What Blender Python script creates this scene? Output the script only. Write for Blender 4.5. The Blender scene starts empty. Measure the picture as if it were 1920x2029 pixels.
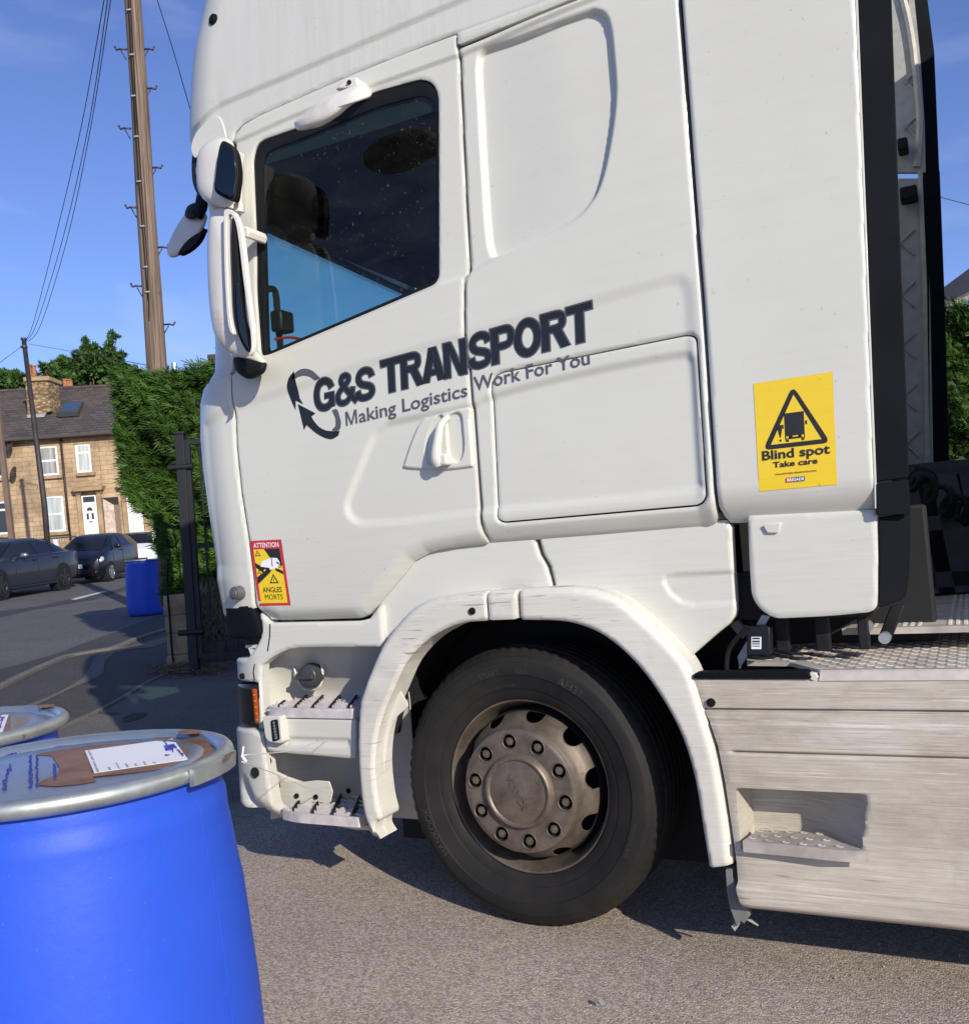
import bpy, bmesh, math, random
import numpy as np
from mathutils import Vector, Matrix
random.seed(7); rng = np.random.default_rng(11)
sc = bpy.context.scene; col = sc.collection
PI = math.pi
# ------------------------------------------------------------ camera
YAW, PITCH, ROLL = 0.47037, 0.03645, 0.07503
CAM = np.array([1.43615, -2.92602, 1.30838]); F = 1900.0
def _rot(y, p, r):
    Rz = np.array([[math.cos(y), -math.sin(y), 0], [math.sin(y), math.cos(y), 0], [0, 0, 1]])
    Rx = np.array([[1, 0, 0], [0, math.cos(p), -math.sin(p)], [0, math.sin(p), math.cos(p)]])
    Ry = np.array([[math.cos(r), 0, math.sin(r)], [0, 1, 0], [-math.sin(r), 0, math.cos(r)]])
    return Rz @ Rx @ Ry
RC = _rot(YAW, PITCH, ROLL)
cd = bpy.data.cameras.new('camera'); cam = bpy.data.objects.new('camera', cd); col.objects.link(cam)
cd.sensor_fit = 'HORIZONTAL'; cd.sensor_width = 36; cd.lens = 36 * F / 1920; cd.clip_start = .05; cd.clip_end = 2000
m = Matrix.Identity(4)
for i in range(3):
    m[i][0] = RC[i, 0]; m[i][1] = RC[i, 2]; m[i][2] = -RC[i, 1]; m[i][3] = CAM[i]
cam.matrix_world = m; sc.camera = cam
# ------------------------------------------------------------ world, sun, exposure
SUN_EL = math.radians(23); SUN_H = np.array([.815, -.58])      # horizontal direction towards the sun
w = bpy.data.worlds.new('World'); sc.world = w; w.use_nodes = True
nt = w.node_tree; nt.nodes.clear()
sky = nt.nodes.new('ShaderNodeTexSky'); sky.sky_type = 'NISHITA'; sky.sun_disc = False
sky.sun_elevation = SUN_EL; sky.sun_rotation = math.atan2(SUN_H[0], SUN_H[1])
sky.altitude = 200; sky.air_density = 1.0; sky.dust_density = .3; sky.ozone_density = 3.5
bg = nt.nodes.new('ShaderNodeBackground'); bg.inputs[1].default_value = .125
wo = nt.nodes.new('ShaderNodeOutputWorld')
# thin cirrus wisps, laid out by direction
tc = nt.nodes.new('ShaderNodeTexCoord'); mp = nt.nodes.new('ShaderNodeMapping'); mp.inputs['Scale'].default_value = (2.2, 2.2, 7)
mp.inputs['Rotation'].default_value = (.3, .25, .2)
nz = nt.nodes.new('ShaderNodeTexNoise'); nz.inputs['Scale'].default_value = 1.6; nz.inputs['Detail'].default_value = 6; nz.inputs['Distortion'].default_value = .6
rp = nt.nodes.new('ShaderNodeValToRGB'); rp.color_ramp.elements[0].position = .48; rp.color_ramp.elements[1].position = .85
rp.color_ramp.elements[1].color = (.32, .32, .32, 1)
mx = nt.nodes.new('ShaderNodeMix'); mx.data_type = 'RGBA'; mx.inputs[7].default_value = (7.0, 7.8, 9.5, 1)
ti = nt.nodes.new('ShaderNodeMix'); ti.data_type = 'RGBA'; ti.blend_type = 'MULTIPLY'; ti.inputs[0].default_value = 1; ti.inputs[7].default_value = (1.02, .99, 1.34, 1)
L = nt.links.new
L(tc.outputs['Generated'], mp.inputs[0]); L(mp.outputs[0], nz.inputs['Vector']); L(nz.outputs['Fac'], rp.inputs[0])
L(sky.outputs[0], ti.inputs[6]); L(ti.outputs[2], mx.inputs[6]); L(rp.outputs[0], mx.inputs[0]); L(mx.outputs[2], bg.inputs[0]); L(bg.outputs[0], wo.inputs[0])
sd_ = bpy.data.lights.new('sun', 'SUN'); sd_.energy = 5.0; sd_.angle = math.radians(.53); sd_.color = (1, .92, .79)
sun = bpy.data.objects.new('sun', sd_); col.objects.link(sun)
sv = Vector((SUN_H[0] * math.cos(SUN_EL), SUN_H[1] * math.cos(SUN_EL), math.sin(SUN_EL)))
sun.rotation_euler = sv.to_track_quat('Z', 'Y').to_euler(); sun.location = sv * 30
sc.view_settings.view_transform = 'Standard'; sc.view_settings.look = 'None'; sc.view_settings.gamma = 1
sc.view_settings.exposure = 0.0
# ------------------------------------------------------------ photograph geometry -> metres
def ray(px, py):
    d = RC @ np.array([(px - 960) / F, 1, -(py - 1014.5) / F]); return d
def hY(px, py, Y=0.):
    d = ray(px, py); return CAM + d * (Y - CAM[1]) / d[1]
def hX(px, py, X=0.):
    d = ray(px, py); return CAM + d * (X - CAM[0]) / d[0]
def hz(px, py, z=0.):
    d = ray(px, py); return CAM + d * (z - CAM[2]) / d[2]
def proj(P):
    d = RC.T @ (np.asarray(P, float) - CAM); return np.array([960 + F * d[0] / d[1], 1014.5 - F * d[2] / d[1]])
FW = np.array([-math.sin(YAW), math.cos(YAW), 0.]); RT = np.array([math.cos(YAW), math.sin(YAW), 0.])
def hD(px, py, D):
    d = ray(px, py); return CAM + d * D / (d @ FW)
UD = ray(200, 1090)[:2]; UD = UD / np.linalg.norm(UD)
def g(x, y):            # the ground: the yard is level, the street climbs gently away
    s = (x - CAM[0]) * UD[0] + (y - CAM[1]) * UD[1] - 2.5
    return .0405 * (s + np.sqrt(s * s + 1.2)) / 2 - .0050 if np.isscalar(s) or True else 0
_g0 = g(0., 0.)
def gnd(x, y):
    return g(x, y) - _g0
def G(px, py):
    d = ray(px, py); lo, hi = 0., 260.
    for _ in range(50):
        mid = (lo + hi) / 2; P = CAM + mid * d
        if P[2] > gnd(P[0], P[1]): lo = mid
        else: hi = mid
    return CAM + lo * d
# ------------------------------------------------------------ materials
def nodes(name):
    m = bpy.data.materials.new(name); m.use_nodes = True; t = m.node_tree; b = t.nodes['Principled BSDF']; return m, t, b
def noise(t, scale, detail=4, rough=.55, vec=(1, 1, 1), src='Object', dist=0, rot=(0, 0, 0)):
    c = t.nodes.new('ShaderNodeTexCoord'); p = t.nodes.new('ShaderNodeMapping'); p.inputs['Scale'].default_value = vec; p.inputs['Rotation'].default_value = rot
    n = t.nodes.new('ShaderNodeTexNoise'); n.inputs['Scale'].default_value = scale; n.inputs['Detail'].default_value = detail
    n.inputs['Roughness'].default_value = rough; n.inputs['Distortion'].default_value = dist
    t.links.new(c.outputs[src], p.inputs[0]); t.links.new(p.outputs[0], n.inputs['Vector']); return n.outputs['Fac']
def ramp(t, fac, a, b, c0=(0, 0, 0), c1=(1, 1, 1)):
    r = t.nodes.new('ShaderNodeValToRGB'); r.color_ramp.elements[0].position = a; r.color_ramp.elements[1].position = b
    r.color_ramp.elements[0].color = (*c0, 1); r.color_ramp.elements[1].color = (*c1, 1); t.links.new(fac, r.inputs[0]); return r.outputs[0]
def mix(t, fac, a, b, mode='MIX'):
    m = t.nodes.new('ShaderNodeMix'); m.data_type = 'RGBA'; m.blend_type = mode
    for s, v in ((0, fac), (6, a), (7, b)):
        if isinstance(v, (int, float)): m.inputs[s].default_value = v
        elif isinstance(v, tuple): m.inputs[s].default_value = (*v, 1)
        else: t.links.new(v, m.inputs[s])
    return m.outputs[2]
def mul(t, a, k):
    n = t.nodes.new('ShaderNodeMath'); n.operation = 'MULTIPLY'; t.links.new(a, n.inputs[0])
    if isinstance(k, (int, float)): n.inputs[1].default_value = k
    else: t.links.new(k, n.inputs[1])
    return n.outputs[0]
def bump(t, b, h, strength=.3, dist=.01):
    n = t.nodes.new('ShaderNodeBump'); n.inputs['Strength'].default_value = strength; n.inputs['Distance'].default_value = dist
    t.links.new(h, n.inputs['Height']); t.links.new(n.outputs[0], b.inputs['Normal'])
def zfac(t, z0, z1):
    c = t.nodes.new('ShaderNodeTexCoord'); s = t.nodes.new('ShaderNodeSeparateXYZ'); r = t.nodes.new('ShaderNodeMapRange')
    r.inputs[1].default_value = z0; r.inputs[2].default_value = z1
    t.links.new(c.outputs['Object'], s.inputs[0]); t.links.new(s.outputs[2], r.inputs[0]); return r.outputs[0]
def flat(name, c, rough=.6, metal=0., var=.15, scale=20, bmp=0., coat=0.):
    m, t, b = nodes(name)
    n = noise(t, scale, 5)
    t.links.new(ramp(t, n, .3, .75, tuple(x * (1 - var) for x in c), tuple(min(1, x * (1 + var)) for x in c)), b.inputs['Base Color'])
    b.inputs['Roughness'].default_value = rough; b.inputs['Metallic'].default_value = metal; b.inputs['Coat Weight'].default_value = coat
    if bmp: bump(t, b, noise(t, scale * 4, 4), bmp, .002)
    return m
def paint(name, c, dirt=.15, dcol=(.30, .25, .19), low=None, scr=.1, rough=.38, coat=.25, streak=(2.2, 2, 42)):
    """weathered paint: soft tone variation, road film rising from below, fine horizontal scuffs"""
    m, t, b = nodes(name)
    base = mix(t, ramp(t, noise(t, 1.7, 5), .35, .7), tuple(x * .955 for x in c), c)
    film = ramp(t, noise(t, 1., 9, .68, streak), .42, .74)
    big = ramp(t, noise(t, 2.3, 6, .6), .3, .75)
    f = mul(t, mul(t, film, big), min(1., dirt * 2.2))
    col1 = mix(t, f, base, dcol)
    if low:
        z0, z1, amt = low
        inv = t.nodes.new('ShaderNodeMath'); inv.operation = 'SUBTRACT'; inv.inputs[0].default_value = 1; t.links.new(zfac(t, z0, z1), inv.inputs[1])
        pw = t.nodes.new('ShaderNodeMath'); pw.operation = 'POWER'; pw.inputs[1].default_value = 1.6; t.links.new(inv.outputs[0], pw.inputs[0])
        fl = mul(t, mul(t, pw.outputs[0], amt), ramp(t, noise(t, 1., 9, .72, (4, 4, 130)), .30, .70))
        col1 = mix(t, fl, col1, dcol)
    if scr:
        s1 = ramp(t, noise(t, 1., 3, .5, (6, 6, 260), rot=(0, .05, 0)), .66, .70)
        s2 = mul(t, mul(t, s1, ramp(t, noise(t, 3.1, 3), .5, .62)), scr)
        col1 = mix(t, s2, col1, tuple(x * .42 for x in dcol))
        s3 = ramp(t, noise(t, 1., 2, .5, (5, 5, 300), rot=(0, -.06, 0)), .68, .71)
        col1 = mix(t, mul(t, mul(t, s3, ramp(t, noise(t, 4.3, 3), .5, .6)), min(1, scr * 1.4)), col1, tuple(min(.85, x * 1.12) for x in c))
    sp = ramp(t, noise(t, 55, 2, .5), .735, .76)
    col1 = mix(t, mul(t, sp, .35), col1, (.16, .14, .12))
    t.links.new(col1, b.inputs['Base Color'])
    b.inputs['Roughness'].default_value = rough; b.inputs['Coat Weight'].default_value = coat; b.inputs['Coat Roughness'].default_value = .12
    bump(t, b, noise(t, 3.2, 3), .10, .01)
    return m
def glass(name, tint, rough=.0, refl=1.45, glare=0.):
    m, t, b = nodes(name); t.nodes.remove(b); out = t.nodes['Material Output']
    tr = t.nodes.new('ShaderNodeBsdfTransparent'); tr.inputs[0].default_value = (*tint, 1)
    gl = t.nodes.new('ShaderNodeBsdfGlossy'); gl.inputs['Roughness'].default_value = rough
    lw = t.nodes.new('ShaderNodeLayerWeight'); lw.inputs[0].default_value = .5; pw = t.nodes.new('ShaderNodeMath'); pw.operation = 'POWER'; pw.inputs[1].default_value = 4.5; t.links.new(lw.outputs['Facing'], pw.inputs[0])
    fr = t.nodes.new('ShaderNodeMath'); fr.operation = 'MULTIPLY_ADD'; fr.inputs[1].default_value = .9; fr.inputs[2].default_value = ((refl - 1) / (refl + 1)) ** 2 * .9; t.links.new(pw.outputs[0], fr.inputs[0])
    ms = t.nodes.new('ShaderNodeMixShader'); t.links.new(fr.outputs[0], ms.inputs[0]); t.links.new(tr.outputs[0], ms.inputs[1]); t.links.new(gl.outputs[0], ms.inputs[2])
    if glare:        # pale patchy film and smears, put in as glare on the pane
        df = t.nodes.new('ShaderNodeBsdfDiffuse'); df.inputs[0].default_value = (.55, .53, .48, 1); m2 = t.nodes.new('ShaderNodeMixShader')
        f1 = ramp(t, noise(t, 1., 7, .7, (3, 3, 9), dist=.8), .42, .75); f2 = ramp(t, noise(t, 60, 3, .6), .66, .72); ad = t.nodes.new('ShaderNodeMath'); ad.operation = 'MULTIPLY_ADD'; ad.inputs[1].default_value = .10; t.links.new(f2, ad.inputs[0]); t.links.new(mul(t, f1, glare), ad.inputs[2])
        t.links.new(ad.outputs[0], m2.inputs[0]); t.links.new(ms.outputs[0], m2.inputs[1]); t.links.new(df.outputs[0], m2.inputs[2]); ms = m2
    t.links.new(ms.outputs[0], out.inputs[0]); return m
WH = (.608, .612, .548)
M = {}
M['white'] = paint('white_paint', WH, .05, scr=.16, low=(1.0, 1.75, .42), rough=.34, streak=(1.2, 1.2, 30))
M['white_roof'] = paint('white_roof_paint', (.59, .60, .55), .16, scr=.08, streak=(30, 30, 1.6))
M['white_low'] = paint('white_lower_paint', (.615, .615, .55), .12, scr=.35, low=(.2, 1.25, .42), streak=(4, 4, 90))
M['arch_old'] = paint('arch_plastic', (.66, .63, .555), .34, dcol=(.25, .20, .15), scr=.8, low=(.2, 1.25, .62), rough=.5, coat=.05, streak=(5, 4, 150))
M['skirt_old'] = paint('skirt_plastic', (.63, .585, .51), .60, dcol=(.22, .175, .135), scr=1., low=(.15, 1.0, .75), rough=.5, coat=.05, streak=(4, 4, 150))
M['mirror_shell'] = paint('mirror_shell_paint', (.72, .70, .64), .3, dcol=(.30, .25, .18), scr=.5, rough=.45, streak=(12, 12, 3))
def dirty_skirt(name, c, brown, dark, gr=.5):
    m, t, b = nodes(name); b.inputs['Roughness'].default_value = .62
    base = mix(t, ramp(t, noise(t, 1., 7, .7, (1.6, 2, 4.5)), .38, .62), c, brown)
    base = mix(t, mul(t, ramp(t, noise(t, 1.3, 7, .7, (2, 2, 3), dist=.5), .52, .66), .55), base, tuple(x * .72 for x in brown))
    base = mix(t, mul(t, ramp(t, noise(t, 1., 10, .75, (4, 4, 460)), .47, .66), gr), base, dark)
    base = mix(t, mul(t, ramp(t, noise(t, 1., 8, .7, (7, 8, 700), rot=(0, .03, 0)), .56, .68), gr * .9), base, tuple(x * .6 for x in dark))
    base = mix(t, mul(t, mul(t, ramp(t, noise(t, 1., 5, .6, (5, 5, 260), rot=(0, -.07, 0)), .60, .66), ramp(t, noise(t, 3.2, 3), .42, .6)), .8), base, tuple(min(.8, x * 1.22) for x in c))
    base = mix(t, mul(t, mul(t, ramp(t, noise(t, 1., 4, .6, (6, 6, 160), rot=(0, .11, 0)), .63, .67), ramp(t, noise(t, 2.1, 3), .52, .6)), .7), base, (.11, .08, .06))
    inv = t.nodes.new('ShaderNodeMath'); inv.operation = 'SUBTRACT'; inv.inputs[0].default_value = 1; t.links.new(zfac(t, .15, .62), inv.inputs[1])
    base = mix(t, mul(t, mul(t, inv.outputs[0], ramp(t, noise(t, 4, 8, .7, (1, 1, 5)), .3, .7)), .55), base, tuple(x * .8 for x in brown))
    t.links.new(base, b.inputs['Base Color']); bump(t, b, noise(t, 1., 6, .6, (8, 8, 200)), .12, .003); return m
M['skirt'] = dirty_skirt('skirt_plastic', (.57, .535, .46), (.42, .38, .31), (.23, .195, .155), .7)
M['arch'] = dirty_skirt('arch_plastic', (.635, .625, .56), (.58, .56, .49), (.36, .33, .28), .30)
M['rubber'] = flat('black_rubber', (.005, .006, .008), .65, bmp=.2)
M['darkplastic'] = flat('dark_plastic', (.011, .013, .017), .45, var=.25, scale=6)
M['edge'] = flat('edge_rubber', (.0045, .006, .0095), .75, var=.35, scale=5)
M['edge'].node_tree.nodes['Principled BSDF'].inputs['Specular IOR Level'].default_value = .25
M['black'] = flat('black_interior', (.008, .009, .011), .8)
M['chassis'] = flat('chassis_metal', (.020, .020, .023), .55, .3, var=.4, scale=9, bmp=.3)
M['tyre'] = None
M['galv'] = flat('galvanised_steel', (.42, .45, .44), .46, .75, var=.18, scale=26, bmp=.12)
M['steel'] = flat('brushed_steel', (.46, .425, .38), .55, .3, var=.3, scale=14, bmp=.2)
M['text'] = flat('dark_vinyl', (.010, .013, .020), .5, var=.12, scale=5)
M['greyvinyl'] = flat('grey_vinyl', (.085, .092, .108), .35, var=.1, scale=5)
for _k, _v in (('edge', .12), ('rubber', .25), ('darkplastic', .3), ('chassis', .25)): M[_k].node_tree.nodes['Principled BSDF'].inputs['Specular IOR Level'].default_value = _v
M['mirror'] = flat('mirror_glass', (.055, .065, .065), .03, 1., var=.02)
M['yellow'] = paint('yellow_sticker', (.80, .57, .02), .12, dcol=(.45, .30, .03), scr=.25, rough=.4)
M['red'] = flat('red_sticker', (.50, .03, .04), .4, var=.08)
M['blue'] = flat('blue_sticker', (.02, .05, .22), .4)
M['paper'] = flat('white_paper', (.80, .80, .83), .6, var=.03, scale=4)
M['ink'] = flat('blue_ink', (.03, .04, .30), .6)
M['inkblack'] = flat('black_print', (.014, .014, .018), .6)
M['glass'] = glass('tinted_cab_glass', (.60, .78, .66), 0, 1.5, .018)
M['wsglass'] = glass('windscreen_glass', (.42, .64, .66), 0, 1.3)
# ------------------------------------------------------------ object helpers
def tag(o, label=None, cat=None, group=None, kind=None):
    if label: o['label'] = label
    if cat: o['category'] = cat
    if group: o['group'] = group
    if kind: o['kind'] = kind
    return o
def thing(name, label, cat, loc=(0, 0, 0), group=None):
    o = bpy.data.objects.new(name, None); col.objects.link(o); o.location = loc; o.empty_display_size = .1
    return tag(o, label, cat, group)
def link(name, me, mat, parent=None, label=None, sharp=35, bev=0, seg=2):
    o = bpy.data.objects.new(name, me); col.objects.link(o)
    for mm in (mat if isinstance(mat, (list, tuple)) else [mat]): me.materials.append(mm)
    if sharp is not None:
        me.polygons.foreach_set('use_smooth', np.ones(len(me.polygons), bool))
        if sharp < 180: me.set_sharp_from_angle(angle=math.radians(sharp))
    if parent:
        o.parent = parent
        if parent.parent is None or True:
            o.matrix_parent_inverse = world_inv(parent)
    if label: o['label'] = label
    if bev:
        b = o.modifiers.new('bevel', 'BEVEL'); b.width = bev; b.segments = seg; b.limit_method = 'ANGLE'; b.angle_limit = math.radians(40)
    return o
def world_inv(p):
    mm = Matrix.Identity(4); q = p
    while q is not None:
        mm = (q.matrix_parent_inverse @ q.matrix_basis if q.parent else q.matrix_basis) @ mm; q = q.parent
    return mm.inverted()
class MB:
    def __init__(s): s.v = []; s.f = []; s.m = []
    def add(s, vs, fs, mi=0):
        n = len(s.v); s.v += [tuple(map(float, v)) for v in vs]; s.f += [tuple(i + n for i in f) for f in fs]; s.m += [mi] * len(fs); return s
    def box(s, lo, hi, mi=0, M4=None):
        x0, y0, z0 = lo; x1, y1, z1 = hi
        vs = [(x0, y0, z0), (x1, y0, z0), (x1, y1, z0), (x0, y1, z0), (x0, y0, z1), (x1, y0, z1), (x1, y1, z1), (x0, y1, z1)]
        if M4 is not None: vs = [M4 @ Vector(v) for v in vs]
        return s.add(vs, [(3, 2, 1, 0), (4, 5, 6, 7), (0, 1, 5, 4), (1, 2, 6, 5), (2, 3, 7, 6), (3, 0, 4, 7)], mi)
    def hexa(s, b, t, mi=0):
        return s.add(list(b) + list(t), [(3, 2, 1, 0), (4, 5, 6, 7), (0, 1, 5, 4), (1, 2, 6, 5), (2, 3, 7, 6), (3, 0, 4, 7)], mi)
    def cyl(s, a, b, r0, r1=None, n=16, mi=0, cap=True):
        r1 = r0 if r1 is None else r1; a = np.array(a, float); b = np.array(b, float); d = b - a; d /= np.linalg.norm(d)
        u = np.cross(d, (0, 0, 1) if abs(d[2]) < .9 else (1, 0, 0)); u /= np.linalg.norm(u); v = np.cross(d, u)
        vs = []
        for c, r in ((a, r0), (b, r1)):
            for k in range(n):
                t = 2 * PI * k / n; vs.append(c + r * (u * math.cos(t) + v * math.sin(t)))
        fs = [(k, (k + 1) % n, n + (k + 1) % n, n + k) for k in range(n)]
        if cap: fs += [tuple(range(n - 1, -1, -1)), tuple(range(n, 2 * n))]
        return s.add(vs, fs, mi)
    def tube(s, pts, r, n=8, mi=0, closed=False):
        P = [np.array(p, float) for p in pts]; N = len(P); rings = []; up = np.array([0, 0, 1.])
        pu = None
        for i in range(N):
            a = P[i - 1] if (i > 0 or closed) else P[i]; b = P[(i + 1) % N] if (i < N - 1 or closed) else P[i]
            d = b - a; d /= np.linalg.norm(d) + 1e-12
            if pu is None:
                u = np.cross(d, up if abs(d[2]) < .9 else (1, 0, 0))
            else: u = pu - d * (pu @ d)
            u /= np.linalg.norm(u); pu = u; v = np.cross(d, u)
            rr = r[i] if isinstance(r, (list, tuple, np.ndarray)) else r
            rings.append([P[i] + rr * (u * math.cos(2 * PI * k / n) + v * math.sin(2 * PI * k / n)) for k in range(n)])
        vs = [q for R_ in rings for q in R_]; fs = []
        for i in range(N if closed else N - 1):
            j = (i + 1) % N
            fs += [(i * n + k, i * n + (k + 1) % n, j * n + (k + 1) % n, j * n + k) for k in range(n)]
        if not closed: fs += [tuple(range(n - 1, -1, -1)), tuple((N - 1) * n + k for k in range(n))]
        return s.add(vs, fs, mi)
    def lathe(s, prof, c, axis='Y', n=64, mi=0, cap=False):
        """prof: (r, h) pairs; h runs along +axis"""
        vs = []; N = len(prof)
        for r, h in prof:
            for k in range(n):
                t = 2 * PI * k / n; a, b = r * math.cos(t), r * math.sin(t)
                vs.append((c[0] + a, c[1] + h, c[2] + b) if axis == 'Y' else (c[0] + a, c[1] + b, c[2] + h))
        fs = []
        for i in range(N - 1):
            for k in range(n):
                q = (i * n + k, i * n + (k + 1) % n, (i + 1) * n + (k + 1) % n, (i + 1) * n + k)
                fs.append(q if axis == 'Y' else q)
        if cap: fs.append(tuple(range(n))); fs.append(tuple(range((N - 1) * n, N * n)))
        return s.add(vs, fs, mi)
    def prism(s, pts, off, mi=0):
        """pts: closed 3-D outline; off: vector to the other side"""
        n = len(pts); P = [np.array(p, float) for p in pts]; off = np.array(off, float)
        return s.add(P + [p + off for p in P], [tuple(range(n)), tuple(range(2 * n - 1, n - 1, -1))] + [(i, n + i, n + (i + 1) % n, (i + 1) % n) for i in range(n)], mi)
    def build(s, name, mat, parent=None, label=None, sharp=35, bev=0, seg=2, fix=True):
        me = bpy.data.meshes.new(name); me.from_pydata(s.v, [], s.f)
        if isinstance(mat, (list, tuple)): me.polygons.foreach_set('material_index', s.m)
        if fix:
            bm = bmesh.new(); bm.from_mesh(me); bmesh.ops.recalc_face_normals(bm, faces=bm.faces); bm.to_mesh(me); bm.free()
        return link(name, me, mat, parent, label, sharp, bev, seg)
def roundpoly(pts, r, n=5):
    P = [np.array(p, float) for p in pts]; out = []; N = len(P)
    for i in range(N):
        a, b, c = P[i - 1], P[i], P[(i + 1) % N]; ri = r[i] if isinstance(r, (list, tuple)) else r
        la, lc = np.linalg.norm(a - b), np.linalg.norm(c - b); q = min(ri, la * .49, lc * .49)
        if q < 1e-6: out.append(b); continue
        p0 = b + (a - b) / la * q; p1 = b + (c - b) / lc * q
        for k in range(n + 1):
            t = k / n; out.append((1 - t) ** 2 * p0 + 2 * t * (1 - t) * b + t * t * p1)
    return np.array(out)
def spline(pts, n=6, closed=False):
    P = np.array(pts, float); N = len(P); out = []
    for i in range(N if closed else N - 1):
        p0 = P[i - 1] if (i > 0 or closed) else P[0]; p1 = P[i]; p2 = P[(i + 1) % N]; p3 = P[(i + 2) % N] if (i + 2 < N or closed) else P[-1]
        for k in range(n):
            t = k / n; out.append(.5 * ((2 * p1) + (-p0 + p2) * t + (2 * p0 - 5 * p1 + 4 * p2 - p3) * t * t + (-p0 + 3 * p1 - 3 * p2 + p3) * t ** 3))
    if not closed: out.append(P[-1])
    return np.array(out)
def sdist(P, poly):
    """signed distance (inside positive) and nearest outline point"""
    poly = np.asarray(poly, float); A = poly; B = np.roll(poly, -1, 0); best = np.full(len(P), 1e9); near = np.zeros_like(P); ins = np.zeros(len(P), bool)
    for a, b in zip(A, B):
        ab = b - a; l2 = ab @ ab
        if l2 < 1e-14: continue
        t = np.clip(((P - a) @ ab) / l2, 0, 1); q = a + t[:, None] * ab; d = np.hypot(*(P - q).T); k = d < best
        best[k] = d[k]; near[k] = q[k]
        cr = (a[1] > P[:, 1]) != (b[1] > P[:, 1])
        if cr.any(): ins ^= cr & (P[:, 0] < a[0] + (P[:, 1] - a[1]) * ab[0] / (ab[1] if abs(ab[1]) > 1e-12 else 1e-12))
    return np.where(ins, best, -best), near
def smooth(t):
    t = np.clip(t, 0, 1); return t * t * (3 - 2 * t)
# ------------------------------------------------------------ cab skin: (u, z) -> 3-D, u is the run along the side and round the front corner
RCN = .28
_sil = [(476, 1560), (470, 1450), (467, 1400), (463, 1345), (462, 1318), (452, 1225), (445, 1187), (437, 1149), (437, 1120), (429, 1066), (420, 1008), (410, 933), (404, 866), (404, 805), (412, 770), (431, 745), (433, 700), (431, 640), (431, 420), (384, 372), (381, 235), (382, 164), (385.5, 113), (397, 51), (406, 0), (430, -120), (470, -240)]
_zs, _xs = [], []
for a, b in _sil:
    P = hY(a, b, .371 * RCN); _zs.append(P[2]); _xs.append(P[0] + .777 * RCN)
_o = np.argsort(_zs); _zs = np.array(_zs)[_o]; _xs = np.array(_xs)[_o]
def xc(z): return np.interp(z, _zs, _xs)
def yb(z): return -.02 + .05 * np.maximum(0, z - 2.95) ** 1.3
def S(u, z, dep=0.):
    u = np.asarray(u, float); z = np.asarray(z, float); x0 = xc(z); t = np.maximum(0, (x0 - u) / RCN); tm = 1.5
    tt = np.minimum(t, tm); s = np.maximum(0, t - tm) * RCN
    x = np.where(t > 0, x0 - RCN * np.sin(tt) - s * math.cos(tm), u); y = yb(z) + RCN * (1 - np.cos(tt)) + s * math.sin(tm)
    return np.stack([x + dep * np.sin(tt), y + dep * np.cos(tt), z + 0 * x], -1)
def flatS(Y, fn=None):
    def f(u, z, dep=0.):
        u = np.asarray(u, float); z = np.asarray(z, float); return np.stack([u, Y + (fn(u, z) if fn else 0) + dep + 0 * u, z + 0 * u], -1)
    f.flat = Y; return f
def uz(p, surf=S):
    Y = getattr(surf, 'flat', 0.); P = hY(p[0], p[1], Y); q = np.array([P[0], P[2]])
    for _ in range(14):
        e = proj(surf(q[0], q[1])) - np.array(p[:2], float)
        if abs(e).max() < .05: break
        h = 1e-4; J = np.array([(proj(surf(q[0] + h, q[1])) - proj(surf(q[0], q[1]))) / h, (proj(surf(q[0], q[1] + h)) - proj(surf(q[0], q[1]))) / h]).T
        st = np.linalg.lstsq(J, e, rcond=None)[0]; q = q - np.clip(st, -.08, .08)
    return q
def UZ(pts, surf=S): return np.array([uz(p, surf) for p in pts])
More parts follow.
